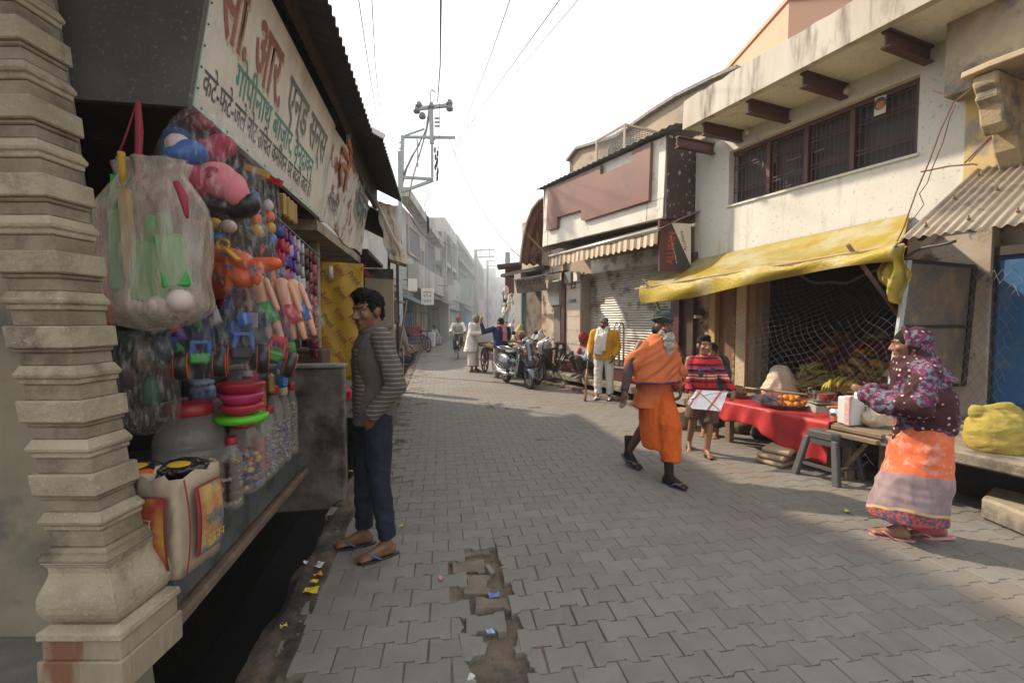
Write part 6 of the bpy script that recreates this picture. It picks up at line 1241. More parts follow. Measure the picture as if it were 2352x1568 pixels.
# ---- 9 cyclist, 10 seated turbaned man, and dim figures
def simple_person(label, loc, rz, J, hc, legs, arms, top, bot, hat=None, hatm=None, skin=skin1, hair=True, hem=None, k=.95, pitch=-.1):
    p = person(label, loc, rz); HR = RM(0, pitch); hc = V(hc); b = MB(); torso(b, J, -.015); b.rcone(J['neck'], hc + V((0, -.03, -.05)), .052, .05); head(b, hc, HR, k)
    for s, (sh, el, wr, hd) in zip(('R', 'L'), arms): arm(b, sh, el, wr); hand(b, wr, hd, (0, .2, 1), k, .6)
    for hp, kn, an in legs: leg(b, hp, kn, an); foot(b, an, (0, 1, 0))
    blob('body', b, skin, p, .011, 3); eyes(p, hc, HR, k)
    if hat: c_ = MB(); [c_.ell(hc + HR @ V(o), r, HR) for o, r in hat]; blob('turban' if len(hat) > 1 else 'hair', c_, hatm, p, .009, 2, folds(.006, 20, 16, 3))
    c_ = MB(); torso(c_, J, .035, hem=hem)
    for sh, el, wr, hd in arms: arm(c_, sh, el, wr, (.075, .062, .048), 0, True)
    blob('shirt', c_, top, p, .011, 3, folds(.009, 9, 5, 3))
    c_ = MB(); c_.ell(J['pel'], (.16, .13, .1))
    for hp, kn, an in legs: tleg(c_, hp, kn, V(an) + Z * .05, 0, (.1, .08, .07))
    blob('trousers', c_, bot, p, .011, 3, folds(.008, 9, 7, 3)); return p
bike_at = gnd(1052, 822); by = face_to(.12, -.99)
simple_person('cyclist in a white shirt and dark pink turban riding towards the camera', bike_at, by, dict(pel=(0, -.25, .95), chest=(0, -.08, 1.22), neck=(0, .04, 1.38), shR=(.19, .0, 1.34), shL=(-.19, .0, 1.34)), (0, .1, 1.5), [((.09, -.22, .95), (.13, .08, .66), (.12, .0, .3)), ((-.09, -.22, .95), (-.13, .12, .8), (-.12, .02, .46))], [((.19, 0, 1.34), (.27, .14, 1.14), (.27, .36, 1.03), (0, 1, -.1)), ((-.19, 0, 1.34), (-.27, .14, 1.14), (-.27, .36, 1.03), (0, 1, -.1))], wc, M('dark_trousers', (.05, .045, .04), rough=.9), [((0, -.01, .05), (.095, .11, .085)), ((0, 0, .09), (.08, .09, .06)), ((0, -.05, .0), (.085, .07, .06))], M('pink_turban', (.3, .04, .09), (.24, .03, .07), 14, .9), pitch=-.3)
tq = RT.P(R(1200, 5.7), 5.75, .0)
simple_person('man in a tan turban and red striped wrap seated behind the scooter', tq, face_to(-.8, -.6), dict(pel=(0, -.1, .5), chest=(0, -.02, .78), neck=(0, .03, .96), shR=(.18, 0, .91), shL=(-.18, 0, .91)), (0, .07, 1.08), [((.1, -.08, .5), (.15, .32, .52), (.12, .34, .12)), ((-.1, -.08, .5), (-.15, .32, .52), (-.12, .34, .12))], [((.18, 0, .91), (.23, .14, .7), (.1, .3, .62), (-.4, .8, 0)), ((-.18, 0, .91), (-.23, .14, .7), (-.08, .3, .62), (.4, .8, 0))], M('red_wrap', (.4, .05, .05), rough=.9, custom=lambda t, co, c: stripes(0, 1 / .22, [(.6, (.4, .05, .05)), (.72, (.5, .4, .36)), (1, (.33, .035, .04))], True, .5)(t, co, c)), M('dull_cloth', (.2, .17, .15), rough=.9), [((0, -.01, .06), (.1, .115, .07)), ((0, 0, .1), (.085, .1, .05)), ((.02, -.02, .03), (.105, .11, .04))], M('tan_turban', (.34, .22, .13), (.26, .16, .1), 20, .9), skin2)
tag(MB().box(tq + V((-.0, .0, .25)), (.4, .4, .44), rotz(.3)).build('wooden_stool', woodd, bevel=.02), 'small wooden stool under the turbaned man', 'stool')
stand = dict(pel=(0, 0, .9), chest=(0, .02, 1.2), neck=(0, .02, 1.4), shR=(.19, 0, 1.35), shL=(-.19, 0, 1.35)); slegs = [((.09, 0, .9), (.1, .03, .5), (.1, 0, .09)), ((-.09, 0, .9), (-.1, .03, .5), (-.1, .02, .09))]; sarms = [((.19, 0, 1.35), (.26, .03, 1.08), (.24, .14, .86), (0, .2, -1)), ((-.19, 0, 1.35), (-.26, .03, 1.08), (-.24, .14, .86), (0, .2, -1))]
hat1 = [((0, -.018, .04), (.08, .096, .086))]
q = at(906, 735, 9.6); simple_person('figure in a grey wrap half hidden behind the standing young man', (q.x, 9.6, 0), face_to(.5, .8), stand, (0, .05, 1.52), slegs, sarms, M('grey_wrap', (.27, .24, .21), rough=.9), M('dark_trousers', (0, 0, 0)), hat1, hairm, hem=.75)
q = at(2352 * .4285, 735, 23); sit = dict(pel=(0, -.1, .48), chest=(0, -.06, .76), neck=(0, -.02, .95), shR=(.18, -.03, .9), shL=(-.18, -.03, .9)); sl_ = [((.1, -.08, .48), (.13, .3, .5), (.12, .3, .1)), ((-.1, -.08, .48), (-.13, .3, .5), (-.12, .3, .1))]; sa_ = [((.18, -.03, .9), (.22, .06, .68), (.12, .26, .56), (0, 1, 0)), ((-.18, -.03, .9), (-.22, .06, .68), (-.12, .26, .56), (0, 1, 0))]
simple_person('distant seated figure by the white draped table on the far pavement', (at(998, 735, 27).x, 27, 0), face_to(.8, -.5), sit, (0, 0, 1.07), sl_, sa_, M('grey_blue_cloth', (.3, .34, .38), rough=.9), M('pale_trousers', (.4, .42, .44), rough=.9), hat1, hairm)
tag(MB().box((at(998, 735, 27).x - .05, 27.15, .21), (.5, .4, .42)).build('stone_bench', M('worn_stone', (0, 0, 0)), bevel=.02), 'small stone seat under the distant seated figure', 'seat')
q = at(1688, 735, 6.4); simple_person('dark dressed child standing half hidden behind the boy', (at(1640, 735, 5.9).x, 5.95, 0), face_to(-.5, -.85), {k_: tuple(c * .72 for c in v_) for k_, v_ in stand.items()}, (0, .05, 1.09), [tuple(tuple(c * .72 for c in q_) for q_ in l_) for l_ in slegs], [tuple(tuple(c * .72 for c in q_) for q_ in l_[:3]) + (l_[3],) for l_ in sarms], M('black_cloth2', (.02, .02, .022), rough=.9), M('dark_trousers', (0, 0, 0)), hat1, hairm, skin3, k=.88)
# ------------------------------------------------------------------ goods hanging and standing at the toy shop
clear = film('clear_polythene', (.85, .85, .85), .13); milky = film('milky_polythene', (.6, .52, .43), .4, .18, (26, 26, 4), .75, 1.5, .4); petm = M('pet_plastic', (.6, .57, .52), rough=.1, alpha=.2, spec=1)
def cm(n, c, r=.4): return M('toy_' + n, c, rough=r)
cgreen, cyel, cred, cwhite, cpink, cdpink, cblue, corange, cblack, cskin, cpurple = cm('green', (.03, .27, .05)), cm('yellow', (.5, .29, .02)), cm('red', (.42, .025, .03)), cm('white', (.55, .47, .43), .6), cm('pink', (.55, .17, .2), .8), cm('deep_pink', (.4, .025, .075), .8), cm('blue', (.03, .11, .36)), cm('orange', (.6, .1, .02)), cm('black', (.015, .015, .017)), cm('doll_skin', (.6, .3, .18), .5), cm('purple', (.13, .04, .26), .3)
def bagshape(c, w, d, h, seed, neck=.25, fn=None, top=None):    # gathered polythene bag, hung by its neck
    rr = random.Random(seed); rings = []; n = 44; ph = [rr.uniform(0, 6) for _ in range(6)]
    for i in range(25):
        t = i / 24; e = (math.sin(min(1, t / .16) * math.pi / 2) ** .7) if t < .16 else 1
        wide = e * (1 - .12 * t if t < .7 else (.916 - (t - .7) / .3 * (.916 - neck)))
        if t > .93: wide *= 1 + (t - .93) * 9
        ring = []
        for j in range(n):
            a = 2 * math.pi * j / n; cr = 1 + .05 * math.sin(3 * a + ph[0] + 3 * t) + (.03 + .1 * t * t) * math.sin(9 * a + ph[1]) + .03 * math.sin(5 * a + 8 * t + ph[2]) + .09 * noise.noise(V((2.5 * math.cos(a), 2.5 * math.sin(a), 5 * t + seed))) + .05 * abs(noise.noise(V((6 * math.cos(a), 6 * math.sin(a), 3 * t + seed * 2))))
            ring.append(V(c) + V((w / 2 * wide * cr * math.cos(a) + .03 * w * math.sin(4 * t + ph[3]), d / 2 * wide * cr * math.sin(a), -h / 2 + h * t)))
        rings.append(ring)
    return MB().loft(rings)
def bag(label, px0, py0, px1, py1, Y, m, seed, depth=.7, neck=.25, parent_rope=True, tilt=0):
    a, q = at(px0, py1, Y), at(px1, py0, Y); c = (a + q) / 2; w, h = q.x - a.x, q.z - a.z
    g = thing('plastic_bag', label, 'bag', c); mb = bagshape(c, w, w * depth, h, seed, neck)
    if tilt: Rm = Matrix.Rotation(tilt, 3, 'Y'); mb.v = [c + Rm @ (p - c) for p in mb.v]
    mb.build('film', m, g, True); return g, c, w, h
def bat(name, label, c, L, w, m, ang, cat='bat', rz=0):
    Rm = Matrix.Rotation(ang, 3, 'Y') @ rotz(rz); g = thing(name, label, cat, c); mb = MB()
    mb.box(V(c) + Rm @ V((0, 0, -L * .12)), (w, w * .45, L * .7), Rm); mb.build('blade', m, g, bevel=.012)
    MB().tube([V(c) + Rm @ V((0, 0, z)) for z in (L * .22, L * .5)], w * .22, 8).build('handle', m, g, True)
# 1 big milky bag of bats and balls
g, c, w, h = bag('large milky polythene bag of green bats and white balls on a red cord', 222, 372, 482, 764, 1.86, milky, 3, .6, .34)
MB().tube([at(317, 232, 1.86), at(320, 300, 1.86), at(318, 372, 1.86), at(322, 430, 1.8)], [.009, .014, .012, .02], 6).tube([at(316, 232, 1.86), at(290, 310, 1.86), at(268, 368, 1.86)], .004, 4).build('cord', M('red_cord', (.28, .03, .05), rough=.8), g, True)
bat('toy_bat', 'bright green plastic bat at the left of the milky bag', at(264, 540, 1.8), .46, .05, cgreen, .02, 'toy bat')
bat('toy_bat', 'yellow plastic bat standing tallest in the milky bag', at(290, 500, 1.8), .5, .055, cyel, -.04, 'toy bat')
bat('toy_bat', 'broad green bat in the middle of the milky bag', at(350, 600, 1.78), .34, .13, cgreen, .06, 'toy bat', .2)
bat('toy_bat', 'second broad green bat leaning right in the milky bag', at(392, 580, 1.78), .3, .1, cgreen, -.16, 'toy bat', .5)
bat('toy_bat', 'red plastic bat at the left edge of the milky bag', at(240, 620, 1.86), .5, .04, cred, -.04, 'toy bat')
for k, (px, py) in enumerate(((322, 692), (370, 700), (414, 690))): tag(MB().ell(at(px, py, 1.79), .047, None, 14, 10).build('ball', cwhite, None, True), ['white ball at the left of the milky bag bottom', 'white ball in the middle of the milky bag bottom', 'white ball at the right of the milky bag bottom'][k], 'ball')
tag(MB().rcone(at(360, 420, 1.84), at(400, 560, 1.84), .05, .03).build('doll_dress', cm('plum', (.12, .04, .06), .8), None, True), 'dark plum doll dress behind the green bats', 'toy')
tag(MB().tube([at(405, 420, 1.76), at(420, 450, 1.74), at(430, 500, 1.72)], [.012, .016, .006], 6).build('cord_tassel', M('red_cord', (0, 0, 0)), None, True), 'frayed red tassel lying over the milky bag', 'tassel')
# 2 plush toys in a clear bag
g, c, w, h = bag('bulging clear bag of pink and blue soft toys', 372, 248, 588, 492, 2.02, clear, 5, .75, .4, tilt=.35)
def plush(label, parts, Y, fz=.004):
    g = None
    for nm, m, ells in parts:
        mb = MB()
        for px, py, dy, r in ells: mb.ell(at(px, py, Y + dy), tuple(x for x in r) if isinstance(r, tuple) else r, None, 14, 10)
        if g is None: g = thing('soft_toy', label, 'soft toy', at(ells[0][0], ells[0][1], Y))
        blob(nm, MB.__new__(MB) if False else shift(mb, g), m, g, .009, 4)
def shift(mb, g): mb.v = [p - g.location for p in mb.v]; return mb
plush('large pink and magenta soft toy lying sideways in the clear bag', (('body', cdpink, ((430, 400, 0, (.09, .09, .075)), (470, 420, 0, (.11, .09, .07)), (440, 440, -.02, (.06, .06, .05)))), ('muzzle', cpink, ((520, 425, -.02, (.085, .07, .065)), (545, 445, -.04, (.05, .05, .06)), (500, 395, -.02, (.07, .06, .04)))), ('hat', cm('crimson', (.3, .015, .05), .8), ((480, 350, .02, (.075, .07, .05)), (510, 335, .04, (.06, .06, .05)), (490, 400, -.06, (.04, .03, .035))))), 2.02)
plush('blue soft toy with a white face in the clear bag', (('coat', cblue, ((425, 362, 0, (.085, .08, .045)), (440, 350, 0, (.07, .07, .05)))), ('head', cwhite, ((410, 335, -.02, (.05, .05, .05)), (390, 383, -.06, (.017, .017, .017)))), ('cap', cm('navy', (.02, .05, .16), .8), ((408, 315, .01, (.055, .055, .04)), (385, 345, .01, (.02, .04, .05))))), 1.98)
ef = MB(); [ef.ell(at(px, py, 1.925), r, None, 8, 6) for px, py, r in ((404, 330, .006), (418, 330, .006), (411, 340, .005))]; tag(ef.build('soft_toy_eyes', black, next(o for o in S.objects if o.get('label', '').startswith('blue soft toy'))), kind='stuff')
tag(blob('soft_toy', MB().rcone(at(545, 485, 2.0), at(572, 470, 2.0), .04, .05).ell(at(520, 478, 2.04), (.08, .07, .03)), cblack, None, .008, 3), 'black soft toy foot under the pink one', 'soft toy')
tag(blob('soft_toy', MB().ell(at(440, 270, 2.06), (.06, .05, .03)).ell(at(470, 290, 2.06), (.05, .05, .03)), cm('dim_red', (.2, .02, .03), .8), None, .008, 3), 'dark red soft toy at the top of the clear bag', 'soft toy')
# 3 tall bags with ball headed toys above the sachets
for k, (x0, y0, x1, y1, Y) in enumerate(((565, 392, 612, 560, 2.5), (598, 412, 642, 540, 2.66))):
    g, c, w, h = bag(['clear bag of blue and orange toys with a yellow header', 'clear bag of striped toys with a red header'][k], x0, y0, x1, y1, Y, clear, 11 + k, .6, .8)
    a, q = at(x0, y0 + 8, Y - .02), at(x1 + 6, y0 - 6, Y - .02); MB().box((a + q) / 2, (q.x - a.x, .03, q.z - a.z), Matrix.Rotation(.35, 3, 'Y')).build('header_card', (cyel, cred)[k], g)
    for j in range(4):
        tag(MB().ell(at(x0 + 18 + 3 * j, y0 + 60 + 26 * j, Y), (.028, .028, .035), None, 10, 8).build('toy_figure', (cblue, cwhite, corange, cyel)[(j + k) % 4], None, True), ['%s toy %s in the bag with the %s header' % (('blue', 'white', 'orange', 'yellow')[(j + k) % 4], ('uppermost', 'second', 'third', 'lowest')[j], ('yellow', 'red')[k])][0], 'toy')
# 4 orange toys
g, c, w, h = bag('clear bag of orange plastic guns with yellow tags', 472, 500, 640, 672, 2.2, clear, 17, .7, .5, tilt=-.1)
for k, (a, q, r1, r2) in enumerate((((492, 582), (560, 600), .05, .045), ((560, 615), (632, 605), .05, .03), ((500, 610), (560, 640), .045, .05))):
    gg = thing('toy_gun', ['orange plastic toy gun with a yellow tag', 'orange plastic toy pointing right', 'orange plastic toy lowest in its bag'][k], 'toy gun', at(*a, 2.18)); MB().rcone(at(*a, 2.18), at(*q, 2.16), r1, r2).build('barrel', corange, gg, True); MB().rcone(at((a[0] + q[0]) / 2, (a[1] + q[1]) / 2, 2.14), at((a[0] + q[0]) / 2 - 6, (a[1] + q[1]) / 2 + 36, 2.14), .022, .018).build('grip', corange, gg, True)
    MB().box(at(a[0] + 25, a[1] + 2, 2.1), (.04, .006, .012), Matrix.Rotation(.2, 3, 'Y')).build('sticker', cblue, gg)
yt = thing('toy_whistle', 'yellow plastic ring tag hanging over the orange toys', 'toy', at(520, 570, 2.08)); MB().tube([at(512 + 14 * math.cos(t), 562 + 12 * math.sin(t), 2.08) for t in [k * .52 for k in range(13)]], .007, 5).build('ring', cyel, yt, True); MB().beam(at(520, 572, 2.08), at(548, 598, 2.06), .03, .01).build('bar', cyel, yt)
tag(MB().ell(at(500, 650, 2.26), (.07, .06, .08), None, 10, 8).build('soft_toy', cm('dark_orange', (.3, .05, .01), .8), None, True), 'dim orange toy at the bottom behind the guns', 'toy')
for k, (px, py, m) in enumerate(((492, 515, cyel), (525, 520, cwhite), (498, 545, cblue))): tag(MB().ell(at(px, py, 2.26), (.04, .035, .032), None, 8, 6).build('toy_figure', m, None, True), ['small yellow toy above the orange guns', 'small white toy above the orange guns', 'small blue packet above the orange guns'][k], 'toy')
# 5 dolls
g, c, w, h = bag('slanting clear bag of three jointed dolls', 548, 618, 716, 806, 2.42, clear, 23, .5, .45, tilt=-.38)
for k, (px, py, sc_, sk, cl) in enumerate(((608, 700, 1, cgreen, 'green'), (664, 705, .92, cred, 'red'), (688, 702, .85, cblue, 'blue'))):
    Y = 2.38 + .06 * k; d = thing('doll', 'plastic doll in %s shorts inside the slanting clear bag' % cl, 'doll', at(px, py, Y)); T = at(px - 18 * sc_, py - 55 * sc_, Y); Bm = at(px, py, Y); L = at(px + 22 * sc_, py + 75 * sc_, Y)
    MB().rcone(T, Bm, .042 * sc_, .04 * sc_).rcone(T + V((.045, 0, .0)) * sc_, Bm + V((.075, -.02, -.02)) * sc_, .018 * sc_, .014 * sc_).rcone(T + V((-.05, 0, 0)) * sc_, Bm + V((-.06, -.02, -.02)) * sc_, .018 * sc_, .014 * sc_).rcone(Bm, L + V((-.02, 0, 0)), .026 * sc_, .016 * sc_).rcone(Bm + V((.03, 0, 0)), L + V((.035, 0, 0)), .026 * sc_, .016 * sc_).build('body', cskin, d, True)
    MB().tube([Bm + Z * .01, Bm.lerp(L, .55)], [.05 * sc_, .058 * sc_], 10).build('shorts', sk, d, True)
# 6 tractors in bags
blk_f = film('smoky_polythene', (.4, .4, .44), .16)
for k, (x0, y0, x1, y1, Y, cb, cr) in enumerate(((415, 745, 510, 888, 1.98, cgreen, cblue), (505, 700, 610, 886, 2.08, cblack, cblue), (580, 745, 672, 872, 2.2, cgreen, cred))):
    g, c, w, h = bag(['smoky bag with a green and blue toy tractor', 'smoky bag with a black toy tractor on big wheels', 'smoky bag with a green and red toy tractor'][k], x0, y0 - 40, x1, y1, Y, blk_f, 31 + k, .7, .35)
    t = thing('toy_tractor', ['toy tractor with blue loader in the leftmost smoky bag', 'toy tractor with blue cab in the middle smoky bag', 'toy tractor with red cab tilted in the third smoky bag'][k], 'toy tractor', c); b0 = c - Z * h * .22; s_ = w
    Rm = Matrix.Rotation((.0, .05, .35)[k], 3, 'Y') @ rotz(.5)
    MB().box(b0 + Z * .03, (s_ * .42, s_ * .6, s_ * .22), Rm).build('body', cb, t, bevel=.008)
    cbm = MB()
    for a, q in ((-.18, -.2), (.18, -.2), (-.18, .2), (.18, .2)): cbm.beam(b0 + Rm @ V((s_ * a, s_ * q, s_ * .12)), b0 + Rm @ V((s_ * a * .8, s_ * q * .8, s_ * .5)), .012)
    cbm.box(b0 + Rm @ V((0, 0, s_ * .52)), (s_ * .34, s_ * .4, .012), Rm).build('cab', cr, t)
    for x in (-.36, .36):
        wc_ = b0 + Rm @ V((s_ * x, -s_ * .12, -.0)); R2 = Rm @ Matrix.Rotation(math.pi / 2, 3, 'Y')
        wo = MB().lathe(wc_, [(s_ * .1, -.022), (s_ * .3, -.022), (s_ * .32, 0), (s_ * .3, .022), (s_ * .1, .022)], 18, R2).build('wheel', cblack, t, True)
        MB().lathe(wc_, [(s_ * .27, -.0235), (s_ * .3, -.025), (s_ * .3, .025), (s_ * .27, .0235)], 18, R2).build('stripe', corange, wo, True)
for k, (px, py, m, lab) in enumerate(((385, 785, cblue, 'blue'), (400, 800, cgreen, 'green'), (560, 735, cblue, 'light blue'))): tag(MB().box(at(px, py, 2.15), (.07, .05, .05), Matrix.Rotation(.6 * k, 3, 'Y')).build('toy_part', m, None, bevel=.01), '%s toy piece behind the smoky bags' % lab, 'toy')
for k, (px, py, m) in enumerate(((545, 690, cm('card_dark', (.1, .03, .035))), (580, 735, cm('card_lilac', (.35, .27, .36))), (600, 735, cm('card_black', (.03, .03, .035))))): tag(MB().box(at(px, py, 2.14 + .04 * k), (.05, .004, .07), Matrix.Rotation(.1 - .1 * k, 3, 'Y')).build('header_card', m), ['dark red header card above the smoky bags', 'lilac header card above the smoky bags', 'black and red header card above the smoky bags'][k], 'card')
# 7 dim bag low beside the pillar
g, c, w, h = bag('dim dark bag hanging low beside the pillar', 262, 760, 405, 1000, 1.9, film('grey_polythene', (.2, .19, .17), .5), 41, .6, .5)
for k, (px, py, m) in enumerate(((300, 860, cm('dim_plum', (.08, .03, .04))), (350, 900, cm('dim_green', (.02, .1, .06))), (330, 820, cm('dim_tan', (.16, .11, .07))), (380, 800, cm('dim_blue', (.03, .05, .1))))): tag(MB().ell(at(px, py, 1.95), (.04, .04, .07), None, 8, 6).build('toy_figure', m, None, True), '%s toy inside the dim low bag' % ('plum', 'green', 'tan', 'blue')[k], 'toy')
# 8 sachet strips
stc = [('red and blue', cm('sachet_red', (.36, .03, .05), .25), cm('sachet_blue', (.05, .06, .25), .25)), ('violet', cpurple, cm('sachet_lilac', (.4, .3, .5), .25)), ('silver', cm('sachet_silver', (.5, .48, .5), .2), cm('sachet_grey', (.16, .15, .17), .25)), ('black', cm('sachet_black', (.03, .025, .03), .25), cm('sachet_brown', (.12, .05, .03), .25)), ('dark red', cm('sachet_maroon', (.15, .02, .04), .25), cm('sachet_rose', (.4, .1, .14), .25))]
for k in range(9):
    px = 640 + 9.5 * k; Y = 2.85 + .11 * k; py = 516 + 8.5 * k; nm, m1, m2 = stc[(0, 0, 1, 1, 2, 2, 3, 4, 4)[k]]; top = at(px, py, Y); n = (7, 6, 8, 5, 6, 8, 9, 7, 10)[k]
    g = thing('sachet_strip', '%s strip of sachets, %s from the toy bags' % (nm, ('first', 'second', 'third', 'fourth', 'fifth', 'sixth', 'seventh', 'eighth', 'last')[k]), 'sachets', top, group='sachet strips hanging under the sign')
    for j in range(n):
        q = top - Z * (.085 * j + .04); a = rnd(-.4, .4); wv = V((math.cos(a), math.sin(a), 0))
        o = MB().grid(lambda u, v: q + wv * (u - .5) * .075 + Z * (v - .5) * .08 + V((-wv.y, wv.x, 0)) * (-.012 * math.sin(u * 3.14) * math.sin(v * 3.14) - .004 * (v > .5)), 4, 4).build('sachet', m1 if (j + k) % 3 else m2, g, True, solid=.002)
    MB().beam(top + Z * .03, top - Z * .085 * n, .003).build('string', wirem, g)
tag(MB().tube([at(636, 500, 2.8), at(735, 590, 3.9)], .006, 5).build('hanging_rod', ironm), 'thin rod carrying the sachet strips under the sign', 'rod')
for k in range(4): tag(MB().box(at(648 + 9 * k, 470 + 7 * k, 2.9 + .1 * k), (.05, .03, .14), rotz(.4 * k)).build('packet', cm('gold_foil', (.32, .2, .05), .3), None, bevel=.01), ['gold foil packet nearest the toy bags under the sign', 'second gold foil packet under the sign', 'third gold foil packet under the sign', 'gold foil packet nearest the hanging rod'][k], 'packet')
# 9 jars on the counter
lidr = M('red_lid', (.34, .02, .03), rough=.4); lidb = M('pale_blue_lid', (.25, .32, .42), rough=.4)
def jar(label, px0, px1, pyb, pyt, zb_, square=False, content=None, lid=lidr, lab=None, ribs=5, liq=.5):
    base = gnd((px0 + px1) / 2, pyb, zb_); Y = base.y; w = (px1 - px0) / F * Y; zt_ = at(1176, pyt, Y).z; h = zt_ - zb_; base.z = zb_ + .002; base.y += w * .5; base.x *= base.y / Y
    g = thing('jar', label, 'jar', base); r = w / 2; prof = [(r * .9, 0), (r, .015)]
    for k in range(ribs): z = .06 + (.62 - .06) * k / ribs; dz_ = .56 / ribs; prof += [(r, h * z), (r * 1.0, h * (z + dz_ * .55)), (r * .955, h * (z + dz_ * .68)), (r * .955, h * (z + dz_ * .82))]
    prof += [(r, h * .64), (r * .96, h * .72), (r * .78, h * .81), (r * .62, h * .86), (r * .6, h * .9)]; n = 24; mb = MB(); rings = []
    for rr_, z in prof:
        ring = []
        for j in range(n):
            a = 2 * math.pi * j / n + .3; q = 1 / (abs(math.cos(a)) ** 4 + abs(math.sin(a)) ** 4) ** .25 if square and z < h * .8 else 1; ring.append(base + V((math.cos(a) * rr_ * q, math.sin(a) * rr_ * q, z)))
        rings.append(ring)
    mb.loft(rings).build('body', petm, g, True); MB().lathe(base + Z * h * .895, [(r * .66, 0), (r * .68, .008), (r * .68, h * .085), (r * .6, h * .105)], 22).build('lid', lid, g, True)
    if content:
        s = MB(); kc = 0
        cms = [cm(n_, c_) for n_, c_ in content]
        for i in range(110):
            a, q = rnd(0, 6.28), math.sqrt(rnd(0, 1)) * r * .82; kc = i % len(cms); s.mat(kc).ell(base + V((math.cos(a) * q, math.sin(a) * q, .02 + rnd(0, h * liq))), (r * .2, r * .2, r * .13), RM(rnd(0, 3), rnd(0, 3)), 6, 4)
        tag(s.build('sweets', cms, g), kind='stuff')
    if lab:
        MB().loft([[base + V((math.cos(a) * r * 1.02, math.sin(a) * r * 1.02, z)) for a in [2.2 + 3.6 * j / 16 for j in range(17)]] for z in (h * lab[0], h * lab[1])], False).build('label', lab[2], g, True)
        if lab[3]: lettering(lab[3], base + V((-r * .7, -r * 1.06, h * (lab[0] + lab[1]) / 2)), (1, 0, .25), (-.2, 0, 1), r * .62, white, g, .01, r * 1.4)
    return g
sw1 = [('sweet_red', (.4, .05, .04)), ('sweet_gold', (.45, .3, .06)), ('sweet_blue', (.06, .1, .32)), ('sweet_dark', (.06, .05, .04))]; sw2 = [('sweet_blue', (0, 0, 0)), ('sweet_white', (.5, .48, .46))]; sw3 = [('sweet_grey', (.45, .42, .37)), ('sweet_dark', (0, 0, 0))]
jar('largest clear jar with a red lid beside the black packets', 366, 522, 1205, 938, .562, False, sw3, ribs=6, liq=.25)
jar('ribbed jar of mixed sweets in front of the melon label jar', 519, 602, 1140, 972, .562, True, sw1, liq=.5)
jar('narrow jar of brown toffees with a Melody label', 516, 556, 1172, 1008, .562, True, [('toffee', (.09, .045, .02)), ('sweet_gold', (0, 0, 0))], lidr, (.12, .66, cm('label_brown', (.05, .02, .012)), 'Melody'), liq=.6)
jar('clear jar with a red and green melon label', 574, 622, 1112, 942, .562, True, sw1, lidr, (.2, .62, cm('label_melon', (.32, .03, .03)), ''), liq=.5)
jar('jar of blue sweets on the counter edge', 605, 636, 1094, 935, .562, True, sw2, lidr, liq=.55)
jar('tall clear jar with a red lid, first of three by the low wall', 616, 650, 1080, 888, .562, True, sw3, lidr, ribs=7, liq=.5)
jar('tall clear jar, middle of three by the low wall', 640, 668, 1062, 892, .562, True, sw2, M('cream_lid', (.45, .35, .28), rough=.5), ribs=7, liq=.5)
jar('tall clear jar of small sweets standing against the low wall', 662, 684, 1045, 880, .562, True, [('sweet_gold', (0, 0, 0)), ('sweet_white', (0, 0, 0))], lidr, ribs=7, liq=.7)
# things on the jars
cb_ = thing('counter_shelf', 'narrow grey shelf board above the largest jar', 'shelf', at(447, 925, 2.35)); MB().box(at(447, 928, 2.4), (.3, .3, .025)).build('board', M('shelf_grey', (.22, .2, .18), rough=.6), cb_); MB().box(at(470, 960, 2.55), (.02, .3, .12)).build('end_panel', woodd, cb_)
j2 = thing('jar', 'small blue lidded jar on the grey shelf', 'jar', at(465, 918, 2.38)); bj = at(465, 918, 2.38); MB().lathe(bj, [(.055, 0), (.062, .02), (.062, .06), (.05, .08)], 18).build('body', M('blue_jar', (.06, .09, .2), (.3, .36, .45), 20, .3), j2, True); MB().lathe(bj + Z * .08, [(.05, 0), (.056, .004), (.056, .02), (.05, .024)], 18).build('lid', lidb, j2, True)
tb_ = thing('tub_stack', 'stack of red and pink plastic bowls on a bright green tray in clear wrap', 'bowls', at(556, 960, 2.3)); tc = at(556, 968, 2.3)
MB().lathe(tc, [(.1, 0), (.12, .012), (.122, .035), (.11, .04)], 22).build('green_tray', cm('lime', (.1, .5, .02), .35), tb_, True)
for k, (z, r, m) in enumerate(((.04, .095, cm('tub_red', (.45, .03, .06), .3)), (.095, .1, cm('tub_pink', (.5, .05, .16), .3)), (.15, .105, cm('tub_red', (0, 0, 0))))): MB().lathe(tc + Z * z, [(r * .75, 0), (r, .035), (r * 1.04, .045), (r * .98, .052), (r * .6, .054)], 22).build('bowl', m, tb_, True)
for k, (px, py, w_, h_, m, lab) in enumerate(((648, 860, .06, .16, cm('fresh_blue', (.03, .16, .36), .3), 'blue packet marked fresh on top of the tall jars'), (604, 905, .035, .17, cm('bottle_orange', (.5, .1, .02), .3), 'slim orange bottle behind the jars'), (622, 880, .04, .12, cm('gold_foil', (0, 0, 0)), 'gold foil sweets bag hanging above the tall jars'))):
    o = thing('packet' if k != 1 else 'bottle', lab, 'packet' if k != 1 else 'bottle', at(px, py, 2.75)); MB().box(at(px, py, 2.75), (w_, .04, h_)).build('wrapper', m, o, bevel=.015)
    if k == 0: lettering('fresh', at(px - 11, py - 2, 2.72), (1, 0, 0), Z, .04, white, o, .004)
